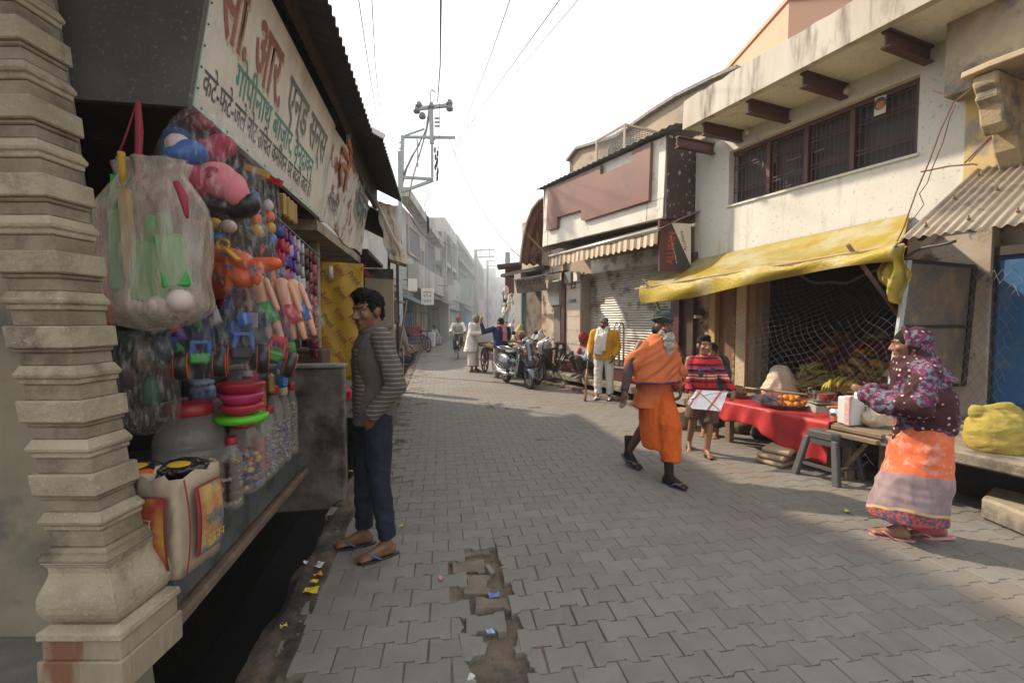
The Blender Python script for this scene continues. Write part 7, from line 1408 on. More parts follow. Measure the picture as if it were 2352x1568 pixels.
# 10 rice bag and black packets
rbg = thing('shopping_bag', 'beige shopping bag printed red and yellow standing at the counter end', 'bag', at(400, 1320, 1.72)); bb, bt_ = at(318, 1310, 1.66), at(312, 1112, 1.72); br_, rr2 = at(412, 1332, 1.64), at(505, 1268, 1.86); Hh = 1.0
cv_ = M('beige_bag', (.42, .34, .24), (.36, .28, .2), 8, .85, .2, 60); hgt = at(400, 1092, 1.68).z - br_.z
P4 = [bb, br_, rr2, bb + (rr2 - br_)]; P4 = [V((p.x, p.y, br_.z)) for p in P4]
mbg = MB(); rings = []
for i in range(9):
    t = i / 8; ring = []
    for k in range(4):
        for j in range(6):
            q = P4[k].lerp(P4[(k + 1) % 4], j / 6); cc_ = sum(P4, V((0, 0, 0))) / 4; q = cc_ + (q - cc_) * (.97 + .05 * t); ring.append(q + Z * (hgt * t + .012 * math.sin(j * 2 + k * 3) * (t > .9)) + V((.006 * math.sin(j * 3 + i), .006 * math.cos(j * 2 + i * 2), 0)))
    rings.append(ring)
MB().loft(rings, False).build('bag', cv_, rbg, True, solid=.004)
prn = M('bag_print', (.3, .045, .03), rough=.7, custom=lambda t, co, c: mixc(t, ramp(t, nz(t, nd(t, 'ShaderNodeNewGeometry').outputs['Position'], 7, 2), .42, .6), (.28, .04, .03), (.5, .26, .04)))
def bagface(a, q, u0, u1, v0, v1, m, nm, off=.012):
    a2, q2 = a.copy(), q.copy(); n_ = (q2 - a2).cross(Z).normalized(); f2 = lambda u, v: a2.lerp(q2, u) + Z * hgt * v + n_ * (off + .02 * math.sin(v * 3.1)); MB().grid(lambda u, v: f2(u0 + (u1 - u0) * u, v0 + (v1 - v0) * v), 3, 6).build(nm, m, rbg)
brd = M('bag_red', (.26, .03, .04), rough=.7)
bagface(P4[0], P4[1], .04, .9, .12, .84, brd, 'print_border', .014); bagface(P4[0], P4[1], .06, .87, .135, .825, prn, 'front_print', .017); bagface(P4[1], P4[2], .06, .1, .02, .98, brd, 'edge_strip', .014); bagface(P4[1], P4[2], .26, .92, .14, .86, brd, 'print_border', .014); bagface(P4[1], P4[2], .34, .88, .16, .84, M('side_print', (.3, .06, .03), (.5, .36, .12), 9, .7, c3=(.05, .16, .22), sc3=8), 'side_print', .017)
n_ = (P4[2] - P4[1]).cross(Z).normalized(); scribble(P4[1].lerp(P4[2], .42) + Z * hgt * .24 + n_ * .04, (P4[2] - P4[1]), Z, .1, .03, 4, M('print_yellow', (.5, .4, .1), rough=.6), rbg); scribble(P4[1].lerp(P4[2], .42) + Z * hgt * .42 + n_ * .042, (P4[2] - P4[1]), Z, .1, .045, 3, M('print_blue', (.06, .2, .3), rough=.6), rbg, seed=6)
n_ = (P4[1] - P4[0]).cross(Z).normalized(); scribble(P4[0].lerp(P4[1], .12) + Z * hgt * .55 + n_ * .045, (P4[1] - P4[0]), Z, .09, .035, 3, gold, rbg, seed=8)
for k, (px, py, w_) in enumerate(((345, 1090, .12), (420, 1072, .14), (385, 1098, .12), (330, 1075, .1))):
    o = thing('snack_packet', ['glossy black snack packet with orange print nearest the pillar', 'black snack packet with a yellow corner on the bag', 'orange and black snack packet lying on the bag', 'flat black snack packet behind the others'][k], 'packet', at(px, py, 1.78 + .03 * k)); c0 = at(px, py, 1.78 + .03 * k)
    blob('wrapper', MB().ell((0, 0, 0), (w_ * .6, w_ * .45, .028), RM(.3 * k, .2)).box((0, 0, 0), (w_ * 1.35, w_ * .5, .012), RM(.3 * k, .2)), M('black_foil', (.015, .014, .016), (.03, .03, .03), 30, .2), o, .007, 2, folds(.006, 40, 30, k)); MB().ell(c0 + V((.01, -.035, .022)), (w_ * .3, .02, .006), RM(.3 * k, .4)).build('print', (corange, cyel)[k % 2], o, True)
# foil packets and card toys crowding between the bags
fo = [('orange', corange), ('red', cred), ('blue', cblue), ('yellow', cyel), ('green', cgreen), ('violet', cpurple), ('pink', cdpink), ('silver', cm('sachet_silver', (0, 0, 0)))]
sp = [(470, 520, 2.3), (500, 545, 2.34), (640, 590, 2.75), (600, 575, 2.6), (575, 610, 2.5), (480, 690, 2.3), (520, 700, 2.35), (560, 680, 2.4), (470, 660, 2.4), (450, 740, 2.25), (490, 725, 2.3), (535, 760, 2.35), (590, 650, 2.55), (625, 640, 2.7), (660, 720, 2.8), (640, 780, 2.7), (620, 815, 2.6), (405, 760, 2.2), (430, 720, 2.3), (385, 730, 2.2), (575, 860, 2.5), (690, 760, 2.95), (665, 800, 2.85), (410, 850, 2.2)]
wh_ = ('above the orange guns', 'between the milky bag and the guns', 'beside the sachet strips', 'behind the orange guns', 'over the dolls', 'left of the smoky bags', 'above the middle smoky bag', 'under the orange guns', 'low behind the guns', 'behind the leftmost smoky bag', 'over the leftmost smoky bag', 'behind the middle smoky bag', 'behind the dolls', 'under the sachet strips', 'right of the dolls', 'under the dolls', 'above the tall jars', 'left of the tractors', 'at the milky bag bottom', 'in shade under the milky bag', 'behind the third smoky bag', 'under the last sachets', 'above the blue packet', 'above the grey shelf')
for k, (px, py, Y) in enumerate(sp):
    nm, m_ = fo[(k * 3 + k // 8) % 8]; q = at(px, py, Y); w, h = rnd(.05, .08), rnd(.07, .11); Rm = Matrix.Rotation(rnd(-.5, .5), 3, 'Y') @ rotz(rnd(-.6, .6)); g = thing('foil_packet', '%s foil packet %s' % (nm, wh_[k]), 'packet', q, group='foil packets between the toy bags')
    MB().grid(lambda u, v: q + Rm @ V(((u - .5) * w, -.02 * math.sin(u * 3.14) * math.sin(v * 3.14) + .006 * noise.noise(V((u * 5, v * 5, k))), (v - .5) * h)), 8, 8).build('wrapper', m_, g, True, solid=.003)
    MB().grid(lambda u, v: q + Rm @ V(((u - .5) * w * .6, -.026 - .006 * math.sin(u * 3.14), (v - .5) * h * .3 + .01)), 3, 2).build('print', fo[(k * 5 + 3) % 8][1], g, True)
# dim clutter hanging at the back so the opening is not bare
for k in range(16):
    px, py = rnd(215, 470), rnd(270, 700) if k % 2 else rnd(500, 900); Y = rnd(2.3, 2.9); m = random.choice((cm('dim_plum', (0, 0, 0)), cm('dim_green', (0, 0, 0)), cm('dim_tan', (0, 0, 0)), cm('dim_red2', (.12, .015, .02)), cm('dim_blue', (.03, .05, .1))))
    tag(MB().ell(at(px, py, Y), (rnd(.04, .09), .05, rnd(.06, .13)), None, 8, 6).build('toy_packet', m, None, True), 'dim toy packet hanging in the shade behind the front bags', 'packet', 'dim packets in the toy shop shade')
tag(MB().ell(at(790, 905, 5.0), (.09, .1, .1), None, 10, 8).box(at(790, 905, 4.9), (.14, .02, .06)).build('packet', cm('kit_red', (.4, .03, .05))), 'red packet on the ledge of the second shop', 'packet')

# ------------------------------------------------------------------ bicycle, carts, scooter
def wheel(r, tyre=.02, spokes=18, wood=False, hub=.03):
    mb = MB(); pts = [V((0, r * math.cos(a), r * math.sin(a))) for a in [2 * math.pi * k / 28 for k in range(29)]]
    t = MB().tube(pts, tyre, 6, False); rim = MB().tube([p * (1 - 1.5 * tyre / r) for p in pts], tyre * .7, 5, False)
    for k in range(spokes): a = 2 * math.pi * k / spokes; rim.tube([V((hub * .5 * (-1) ** k, 0, 0)), V((0, r * .95 * math.cos(a), r * .95 * math.sin(a)))], .0035 if not wood else .02, 4)
    rim.tube([V((-.05, 0, 0)), V((.05, 0, 0))], hub if not wood else .06, 8); return t, rim
def add_wheel(parent, c, r, rz=0, name='wheel', tm=rubber, rm=ironm, **kw):
    t, rim = wheel(r, **kw); o = t.build(name, tm, parent, True, local=True); o.location = c; o.rotation_euler = (0, 0, rz); rim.build('rim', rm, o, True, local=True); return o
def bicycle(label, loc, rz, fm, basket=False, lean=0, turn=0):
    g = thing('bicycle', label, 'bicycle', loc, rz); g.rotation_euler = (0, lean, rz); r = .33
    add_wheel(g, (0, -.52, r + .02), r); add_wheel(g, (0, .54, r + .02), r, turn)
    f = MB(); A, Bq, Cq, Dq, E_, Hd = V((0, -.52, .35)), V((0, -.02, .3)), V((0, -.2, .82)), V((0, .36, .8)), V((0, .54, .35)), V((0, .32, .98))
    for a, q in ((A, Bq), (Bq, Cq), (Cq, A), (Cq, Dq), (Bq, Dq), (Dq, Hd)): f.tube([a, q], .016, 6)
    for s in (-.045, .045): f.tube([Dq + V((s * .5, .02, -.03)), E_ + V((s, 0, 0))], .012, 5)
    f.build('frame', fm, g, True, local=True)
    MB().tube([V((-.3, .2, 1.02)), V((-.28, .3, 1.03)), V((-.1, .36, 1.0)), Hd, V((.1, .36, 1.0)), V((.28, .3, 1.03)), V((.3, .2, 1.02))], .012, 6).build('handlebar', steel, g, True, local=True)
    sd = MB(); sd.ell((0, -.24, .94), (.08, .13, .035)).rcone((0, -.15, .94), (0, -.04, .94), .03, .02); sd.build('saddle', black, g, True, local=True); MB().tube([Cq, V((0, -.22, .92))], .013, 6).build('seat_post', steel, g, local=True)
    MB().lathe((.05, -.02, .3), [(.02, 0), (.09, 0), (.09, .006), (.02, .006)], 16, Matrix.Rotation(math.pi / 2, 3, 'Y')).tube([V((.06, -.02, .3)), V((.07, .1, .18))], .01, 5).box((.11, .1, .17), (.09, .06, .02)).tube([V((-.06, -.02, .3)), V((-.07, -.14, .42))], .01, 5).box((-.11, -.14, .42), (.09, .06, .02)).build('pedals', ironm, g, local=True)
    mg = MB()
    for yy in (-.52, .54): mg.grid(lambda u, v: V((-.03 + .06 * v, yy + (r + .035) * math.cos(.3 + 2.5 * u), r + .02 + (r + .035) * math.sin(.3 + 2.5 * u))), 10, 2)
    mg.build('mudguard', fm, g, True, local=True, solid=.004)
    if basket: MB().box((-.24, -.5, .55), (.16, .3, .26)).build('box', M('yellow_box', (.45, .33, .04), rough=.7), g, local=True, bevel=.02)
    return g
bkm = M('bike_black', (.02, .02, .022), rough=.4)
bicycle('bicycle ridden by the turbaned cyclist in white', bike_at, by, bkm, True)
bicycle('black parked bicycle nearer the maroon cheek wall', RT.P(R(1258, 5.55), 5.8, .0), face_to(-.9, -.55), bkm, lean=.1, turn=.5)
bicycle('black parked bicycle leaning behind the nearer one', RT.P(R(1246, 5.6), 6.0, .0), face_to(-.85, -.6), bkm, lean=.12, turn=.3)
wl = gnd(933, 841); bicycle('bicycle with its front wheel showing behind the young man', V((wl.x - .5, wl.y + .25, 0)), face_to(.93, -.35), M('bike_red', (.35, .04, .03), rough=.5))
def rickshaw(label, c, rz, seatm, hood=True):
    g = thing('cycle_rickshaw', label, 'rickshaw', c, rz); r = .34
    for s in (-1, 1): add_wheel(g, (s * .5, -.3, r + .02), r)
    add_wheel(g, (0, 1.25, r + .02), r)
    f = MB()
    for s in (-1, 1): f.beam((s * .4, -.6, .55), (s * .4, .35, .55), .04).beam((s * .4, -.6, .55), (s * .4, -.6, 1.05), .04).beam((s * .4, .3, .55), (s * .4, .3, .85), .03).beam((s * .4, -.6, 1.05), (s * .4, .3, .85), .03).beam((s * .4, .35, .5), (0, .75, .4), .03)
    f.beam((-.55, -.3, .36), (.55, -.3, .36), .04).beam((0, .3, .45), (0, 1.2, .75), .035).beam((0, 1.2, .75), (0, 1.25, .35), .03).beam((-.3, 1.05, 1.0), (.3, 1.05, 1.0), .025).beam((0, 1.15, .75), (0, 1.08, 1.0), .03)
    for k in range(5): f.beam((-.4, -.6 + .22 * k, .56), (.4, -.6 + .22 * k, .56), .04)
    f.build('frame', M('rick_teal', (.06, .1, .11), (.08, .085, .08), 8, .6), g, local=True)
    MB().box((0, -.3, .76), (.78, .5, .14)).build('seat', seatm, g, local=True, bevel=.04); MB().box((0, -.58, 1.0), (.78, .1, .4)).build('backrest', seatm, g, local=True, bevel=.04); MB().ell((0, .4, .95), (.08, .13, .04)).build('saddle', black, g, True, local=True); MB().beam((0, .4, .5), (0, .4, .93), .03).build('seat_post', ironm, g, local=True)
    if hood:
        h = MB()
        for s in (-1, 1): h.beam((s * .42, -.62, .6), (s * .45, -.62, 1.85), .025).beam((s * .42, .25, .6), (s * .45, .3, 1.85), .025)
        h.build('hood_post', ironm, g, local=True); MB().grid(lambda u, v: V((-.55 + 1.1 * u, -.75 + 1.2 * v, 1.86 + .1 * math.sin(u * 3.1) - .05 * v)), 8, 4).build('hood', M('rick_hood', (.2, .18, .16), (.3, .27, .24), 5, .8), g, True, local=True, solid=.02)
    return g
q = gnd(958, 806); rickshaw('cycle rickshaw with a faded flat hood parked on the left', V((q.x, q.y + .2, 0)), face_to(.55, -.83), M('rick_seat', (.25, .05, .08), rough=.6))
q = gnd(985, 796); tag(MB().box((q.x, q.y, .4), (.7, .5, .8)).build('draped_table', M('white_drape', (.55, .55, .56), rough=.9), bevel=.04), 'small table under a white drape beside the rickshaw', 'table')
# guava cart
ct0, ct1 = gnd(1104, 864), gnd(1120, 848); cg = thing('hand_cart', 'wooden hand cart on four spoked wheels heaped with guavas', 'cart', V((ct0.x + .35, ct0.y + .3, 0)))
cc = V((ct0.x + .62, ct0.y + .55, 0)); ca = face_to(.35, -.94); Rm = rotz(ca)
wm_ = M('cart_wood', (.16, .1, .06), (.1, .065, .042), 8, .8)
for x in (-.42, .42):
    for y in (-.5, .6):
        o = add_wheel(cg, cc - cg.location + Rm @ V((x, y, .36)), .34, ca, 'wheel', rubber, wm_, spokes=8, wood=True, tyre=.022)
MB().box(cc + Z * .78, (1.0, 1.75, .06), Rm).build('bed', M('cart_red', (.16, .03, .04), (.1, .03, .03), 6, .7), cg, bevel=.01)
rl = MB()
for x, y, w, l in ((-.5, 0, .03, 1.75), (.5, 0, .03, 1.75), (0, -.87, 1.0, .03), (0, .87, 1.0, .03)): rl.box(cc + Rm @ V((x, y, .83)), (w, l, .06), Rm)
rl.build('rail', wm_, cg)
lg = MB()
for x in (-.42, .42):
    for y in (-.5, .6): lg.beam(cc + Rm @ V((x * .9, y, .36)), cc + Rm @ V((x * .9, y, .76)), .05)
    lg.beam(cc + Rm @ V((x * .9, -.7, .6)), cc + Rm @ V((x * .9, .7, .6)), .05)
lg.build('leg', wm_, cg)
MB().box(cc + Rm @ V((0, 0, .56)), (.8, 1.2, .3), Rm).build('underbox', darkm, cg)
gpro = None; gl = []
for lvl, n_ in ((0, 38), (1, 22), (2, 9)):
    for k in range(n_):
        a, q_ = rnd(0, 6.28), math.sqrt(rnd(0, 1)); gl.append(cc + Rm @ V((q_ * (.44 - .12 * lvl) * math.cos(a), q_ * (.75 - .2 * lvl) * math.sin(a), .84 + .055 * lvl)))
gpale = M('guava_pale', (.38, .42, .16), (.25, .32, .08), 14, .5, var=.3)
for p_ in gl:
    if gpro is None: gpro = MB().ell((0, 0, 0), (.042, .042, .05), None, 9, 6).build('guava', gpale, None, True, local=True); o = gpro
    else: o = gpro.copy(); COL.objects.link(o)
    o.location = p_; o.rotation_euler = (rnd(0, 3), rnd(0, 3), 0); tag(o, 'pale green guava in the heap on the wooden hand cart', 'guava', 'guavas heaped on the hand cart')
for k, (px, py) in enumerate(((1192, 800), (1182, 806))): tag(blob('cloth_bundle', MB().ell(at(px, py, 11.5), (.2, .15, .08)), M('dull_cloth', (0, 0, 0)), None, .02, 2, folds(.02, 12, 9, k)), ['grey cloth bundle lying behind the scooter seat', 'smaller dull cloth bundle by the vendor'][k], 'bundle')
# scooter
sc0, sc1 = gnd(1165, 879), gnd(1212, 892); sdir = (sc1 - sc0).normalized(); sg_ = thing('scooter', 'dark grey parked scooter with chrome rails facing the camera', 'scooter', V(((sc0.x + sc1.x) / 2, (sc0.y + sc1.y) / 2, 0)), face_to(sdir.x, sdir.y))
paint = M('scooter_paint', (.1, .115, .13), rough=.25, metal=.6, coat=.6); spl = M('scooter_black', (.015, .015, .016), rough=.5); r = .215
def swheel(y):
    t = MB().tube([V((0, (r - .045) * math.cos(a), (r - .045) * math.sin(a))) for a in [2 * math.pi * k / 26 for k in range(27)]], .047, 8, False).build('wheel', rubber, sg_, True, local=True); t.location = (0, y, r)
    MB().lathe((0, 0, 0), [(.02, -.03), (.06, -.035), (.075, -.02), (.11, -.02), (.135, -.035), (.135, .035), (.11, .02), (.075, .02), (.06, .035), (.02, .03)], 20, Matrix.Rotation(math.pi / 2, 3, 'Y')).build('rim', M('alloy_grey', (.28, .28, .28), rough=.35, metal=.8), t, True, local=True)
    h = MB()
    for k in range(6): a = k * math.pi / 3; h.beam((.03, 0, 0), (.022, .13 * math.cos(a), .13 * math.sin(a)), .03, .012).beam((-.03, 0, 0), (-.022, .13 * math.cos(a), .13 * math.sin(a)), .03, .012)
    h.build('spoke', M('alloy_grey', (0, 0, 0)), t, local=True)
swheel(.6); swheel(-.56)
b = MB(); b.rcone((0, -.75, .6), (0, -.1, .52), .15, .12).ell((-.12, -.47, .52), (.12, .4, .21)).ell((.12, -.47, .52), (.12, .4, .21)).rcone((0, -.2, .5), (0, -.08, .3), .12, .14).ell((0, -.78, .62), (.11, .09, .08)); blob('rear_body', b, paint, sg_, .014, 4)
b = MB(); b.rcone((0, .52, .95), (0, .62, .6), .12, .15).box((0, .42, .56), (.46, .08, .72), RM(0, -.28)).ell((0, .56, .74), (.2, .1, .24)); blob('front_shield', b, paint, sg_, .014, 4)
b = MB(); b.grid(lambda u, v: V((-.1 + .2 * v, .6 + (r + .05) * math.cos(.1 + 2.7 * u), r + .02 + (r + .06) * math.sin(.1 + 2.7 * u))) - V((0, 0, .09 * (2 * v - 1) ** 2)), 14, 8); b.build('front_mudguard', paint, sg_, True, local=True, solid=.01)
MB().box((0, .18, .27), (.34, .6, .1)).build('footboard', spl, sg_, local=True, bevel=.03)
b = MB(); b.ell((0, -.28, .76), (.13, .24, .06)).ell((0, -.6, .79), (.12, .22, .065)); blob('seat', b, M('seat_vinyl', (.05, .047, .044), rough=.5), sg_, .012, 3)
b = MB(); b.rcone((0, .44, .98), (0, .5, 1.04), .11, .1).ell((0, .5, 1.03), (.15, .1, .09)).rcone((0, .4, .98), (-.33, .3, 1.04), .03, .02).rcone((0, .4, .98), (.33, .3, 1.04), .03, .02); blob('handlebar_cowl', b, paint, sg_, .012, 3)
for s in (-1, 1):
    MB().rcone((s * .25, .32, 1.03), (s * .38, .28, 1.04), .02, .02).build('grip', spl, sg_, True, local=True); MB().tube([V((s * .2, .36, 1.05)), V((s * .26, .38, 1.18))], .007, 5).ell((s * .28, .38, 1.22), (.06, .015, .045)).build('mirror', spl, sg_, True, local=True)
    MB().ell((s * .12, .64, .8), (.04, .02, .05)).build('indicator', M('amber_lens', (.5, .2, .03), rough=.2), sg_, True, local=True)
MB().ell((0, .6, 1.03), (.09, .03, .06)).build('headlight', M('headlight_glass', (.6, .62, .62), rough=.1, metal=.4), sg_, True, local=True); MB().ell((0, -.87, .62), (.08, .02, .04)).build('tail_light', M('red_lens', (.4, .02, .02), rough=.2), sg_, True, local=True)
ch = MB(); ch.tube([(.12, -.55, .82), (.14, -.75, .85), (.1, -.9, .86), (-.1, -.9, .86), (-.14, -.75, .85), (-.12, -.55, .82)], .014, 6)
for s in (-1, 1): ch.tube([(s * .2, .5, .9), (s * .23, .52, .6), (s * .21, .4, .36), (s * .18, .1, .27)], .012, 6).tube([(s * .2, -.15, .34), (s * .24, -.5, .36), (s * .22, -.8, .46), (s * .12, -.9, .52)], .016, 6)
ch.build('chrome_rail', steel, sg_, True, local=True)
MB().rcone((.16, -.2, .26), (.18, -.8, .32), .045, .055).build('silencer', steel, sg_, True, local=True); MB().box((0, -.35, .3), (.2, .4, .2)).build('engine', ironm, sg_, local=True, bevel=.03); MB().tube([(0, .6, .22), (.1, .6, .25), (.08, .52, .55)], .022, 6).build('fork', ironm, sg_, local=True)
MB().box((.0, .735, .68), (.12, .004, .09), RM(0, .2)).build('number_plate', white, sg_, local=True); scribble((.05, .742, .66), (-1, 0, 0), (0, .2, 1), .1, .035, 4, blk, sg_, local=True)
scribble((.1, .74, .84), (-1, 0, 0), (0, .1, 1), .2, .03, 6, M('print_yellow', (0, 0, 0)), sg_, seed=5, local=True)
# sacks beside the bicycles, cloth roll
for k, (px, py, r_) in enumerate(((1238, 778, .2), (1222, 790, .2), (1250, 795, .2))):
    q = RT.hit(px, py, 6.05); tag(blob('sack', MB().ell(q, (r_, r_ * .8, r_ * .9)).rcone(q, q + V((.08, 0, r_ * 1.1)), r_ * .6, r_ * .25), M('pale_sack', (.5, .47, .42), (.38, .36, .33), 5, .8), None, .02, 3, folds(.03, 9, 7, k)), ['largest pale polythene sack behind the parked bicycles', 'pale sack low beside the seated man', 'small pale sack under the bicycle handlebars'][k], 'sack')
tag(MB().tube([at(1178, 805, 12.6), at(1186, 770, 12.8), at(1198, 745, 12.9)], [.1, .12, .06], 8).build('mat_roll', M('straw_mat', (.45, .35, .22), (.36, .27, .16), 12, .9), None, True), 'tall straw mat roll leaning behind the turbaned man', 'mat')
# ------------------------------------------------------------------ fruit stall on the right: table, fruit, tarpaulin, net, stool
TZ = .52
def tp_(px, py, z=TZ): return gnd(px, py, z)
dt = 4.52; ta_, tb_ = WH.sz(1640, 918, dt)[0], WH.sz(1908, 972, dt)[0]; tc_ = WH.sz(2040, 985, dt)[0]
st = thing('fruit_table', 'low wooden fruit table reaching in front of the dark shop', 'table', WH.P((ta_ + tc_) / 2, 5.4))
plm = M('table_plank', (.24, .17, .11), (.16, .12, .08), 6, .8, .3, 40)
for k in range(6): MB().fbox(WH, tc_, ta_, dt + .02 + .26 * k, dt + .26 + .26 * k, TZ - .035 - .001 * k, TZ - .004).build('plank', plm, st, bevel=.004)
for k in range(2): MB().fbox(WH, tc_ + .02, tb_ - .03, dt - .05 - .07 * k, dt + .015 - .07 * k, TZ - .05 - .045 * k, TZ - .01 - .045 * k).build('edge_plank', plm, st, bevel=.006)
for s, d in ((ta_ - .1, dt + .12), (tb_ + .1, dt + .1), (tb_ - .12, dt + .05), (tc_ + .08, dt + .1), (ta_ - .1, 5.9), (tc_ + .1, 5.9)): MB().fbox(WH, s - .04, s + .04, d, d + .08, -.05, TZ - .045).build('leg', plm, st, bevel=.006)
MB().beam(WH.P(tb_ - .12, dt + .02, .1), WH.P(tb_ - .35, dt + .02, TZ - .06), .03).build('brace', plm, st)
rcl = M('red_table_cloth', (.42, .025, .025), (.36, .02, .022), 5, .55, .2, 30, c3=(.28, .015, .02), sc3=2)
def clf(u, v):
    s = ta_ + .03 + (tb_ - ta_ - .03) * u
    if v < .5: d = dt + 1.0 - (1.02) * v * 2; z = TZ + .004 + .004 * math.sin(u * 40)
    else:
        t = (v - .5) * 2; L = .2 + .24 * smoothstep(.2, 1, u) + .03 * math.sin(u * 11); d = dt - .022 - .022 * math.sin(u * 37 + t) * t - .015 * t; z = TZ + .004 - L * t
    return WH.P(s, d, z)
tag(MB().grid(clf, 70, 20).build('table_cloth', rcl, None, True, solid=.004), 'bright red plastic cloth draped over the front of the fruit table', 'cloth')
# stones under and beside the table
for k, (px, py, w, d_, h) in enumerate(((1810, 1072, .42, .3, .055), (1808, 1072, .4, .28, .055), (1814, 1072, .36, .28, .06))):
    q = tp_(px, py, 0); o = MB().box(q + V((0, .15, .03 + .058 * k)), (w, d_, h), rotz(.5 + .12 * k)).build('stone_slab', M('sand_slab', (.36, .27, .18), (.27, .2, .13), 5, .9, .6, 25), bevel=.02); tag(o, ['lowest sandstone slab in the stack by the stool', 'middle sandstone slab in the stack by the stool', 'top sandstone slab in the stack by the stool'][k], 'slab')
q = tp_(1573, 985, 0); tag(blob('stone', MB().box(q + V((0, .15, .12)), (.34, .3, .25), rotz(.4)), M('sand_slab', (0, 0, 0)), None, .02, 6, folds(.012, 8, 8, 2)), 'rough beige stone block behind the orange robed man', 'stone')
for k, (px, py) in enumerate(((1640, 985), (1690, 1005), (1745, 1020))): q = tp_(px, py, 0) + V((.2, .3, .06)); tag(blob('stone', MB().ell(q, (.16, .13, .09)), dirt, None, .02, 2, folds(.02, 8, 8, k)), ['dusty stone under the left end of the fruit table', 'dusty stone under the middle of the fruit table', 'dusty stone under the red cloth corner'][k], 'stone')
# trays, fruit
tin = M('tin_tray', (.3, .28, .25), rough=.4, metal=.7)
def rndtray(label, c, r, m, h=.05, name='tray'):
    g = thing(name, label, name, c); MB().lathe(c, [(r * .8, 0), (r * .98, h), (r * 1.02, h + .004), (r * .95, h), (r * .77, .008), (.005, .008)], 26).build('dish', m, g, True); return g
orm = M('orange_peel', (.6, .22, .02), (.55, .17, .015), 30, .45, .2, 300, var=.15); bam = M('banana_skin', (.3, .26, .03), (.2, .2, .04), 12, .5, c3=(.08, .06, .02), sc3=14, var=.25); ylw = M('yellow_banana', (.42, .34, .03), (.3, .28, .04), 10, .5, var=.2)
def fruit(c, r, m, name, label, group, sq=1, proto={}):
    key = (name, m.name, round(sq, 1))
    if key not in proto: proto[key] = MB().ell((0, 0, 0), (1, 1, sq), None, 12, 8).build(name, m, None, True, local=True); o = proto[key]
    else: o = proto[key].copy(); COL.objects.link(o)
    o.location = c; o.scale = (r, r, r); o.rotation_euler = (rnd(0, 3), rnd(0, 3), rnd(0, 3)); tag(o, label, name, group); return o
c = tp_(1800, 935); rndtray('round tin tray of oranges at the table front', c, .27, tin, .055)
for k, (x, y, z) in enumerate([(-.02, -.12, .05), (.06, -.1, .05), (.14, -.08, .05), (.2, -.04, .05), (-.08, -.03, .05), (0, -.04, .05), (.08, -.02, .05), (.16, .04, .05), (-.03, .05, .05), (.06, .07, .05), (.0, .0, .11), (.07, .01, .11), (.11, -.04, .11), (-.05, .02, .1), (.04, -.06, .1), (.13, .05, .1)]): fruit(c + V((x + .02, y, z)), .036, orm, 'orange', 'ripe orange heaped on the round tin tray', 'oranges on the tin tray', .92)
nb = MB()
for k in range(140): a, q_ = rnd(0, 6.28), rnd(0, .14); p0 = c + V((-.2 + q_ * math.cos(a), q_ * math.sin(a) * .8, .06 + rnd(0, .07))); nb.tube([p0, p0 + V((rnd(-.05, .05), rnd(-.05, .05), rnd(-.03, .03))), p0 + V((rnd(-.07, .07), rnd(-.07, .07), rnd(-.02, .04)))], .0028, 3)
tag(nb.build('net_bundle', M('net_grey', (.1, .12, .15), (.16, .18, .2), 20, .8)), kind='stuff', label='bundled grey nylon net lying on the tin tray', cat='net')
c2 = tp_(1700, 912); g = rndtray('shallow wicker basket at the left end of the table', c2, .2, M('wicker', (.28, .17, .08), (.2, .12, .06), 20, .9, .5, 60), .05, 'basket'); tag(blob('coconut_husk', MB().ell(c2 + V((-.03, 0, .08)), (.11, .1, .07)), M('husk', (.3, .17, .08), (.22, .12, .05), 30, .95, .8, 80), None, .012, 1, lambda p: .02 * noise.noise(p * 40)), 'brown fibrous coconut husk in the wicker basket', 'coconut')
tag(MB().tube([tp_(1690, 905) + Z * .1, tp_(1860, 935) + Z * .14], .012, 6).build('bamboo_stick', M('bamboo', (0, 0, 0)), None, True), 'long bamboo stick lying across the orange tray', 'stick')
def bananas(label, c, n, m, rz=0, s=1):
    g = thing('banana_bunch', label, 'bananas', c, rz); me = None
    for k in range(n):
        if me is None:
            o = MB().tube([V((0, .0, 0)), V((.0, .05, .012)), V((0, .1, .012)), V((0, .15, -.01)), V((0, .175, -.03))], [.009, .017, .019, .016, .006], 7).build('banana', m, g, True, local=True); me = o
        else: o = me.copy(); COL.objects.link(o); o.parent = g
        row = k % 3; o.location = V((.03 * (k // 3) - .012 * n * .5 + .01 * row, -.02 * row, .022 * row + .02)) * s; o.rotation_euler = (rnd(-.2, .3) + .25 * row, rnd(-.3, .3), rnd(-.35, .35)); o.scale = (s, s, s)
    return g
lbs = ['topmost banana bunch beside the white sack', 'green banana bunch at the upper left of the heap', 'banana bunch at the right of the heap', 'drooping banana bunch low in the heap', 'greenish banana bunch at the heap front', 'lowest banana bunch next to the steel bowl', 'small banana bunch touching the white sack', 'banana bunch behind the heap']
for k, (px, py, zz) in enumerate(((1862, 862, .3), (1845, 872, .24), (1878, 876, .22), (1850, 888, .14), (1870, 892, .12), (1885, 900, .06), (1838, 898, .07), (1890, 885, .14))): q = tp_(px, 908); q = at(px, py, q.y - .1); bananas(lbs[k], q, 9, bam, rnd(-2.6, -.4), 1.05)
tag(blob('heap_core', MB().ell(tp_(1862, 900) + Z * .12, (.2, .16, .15)), M('banana_leaf', (.06, .07, .02), rough=.9), None, .02, 2), 'dark leaf bedding under the banana heap', 'leaves')
for k, (px, py) in enumerate(((1900, 905), (1920, 900), (1938, 905))): bananas(['yellow banana bunch behind the steel bowl', 'yellow banana bunch in the middle by the bowl', 'ripe banana bunch at the right with a curled tip'][k], at(px, py, 5.35), 9, ylw, rnd(-2.4, -.7), 1.1)
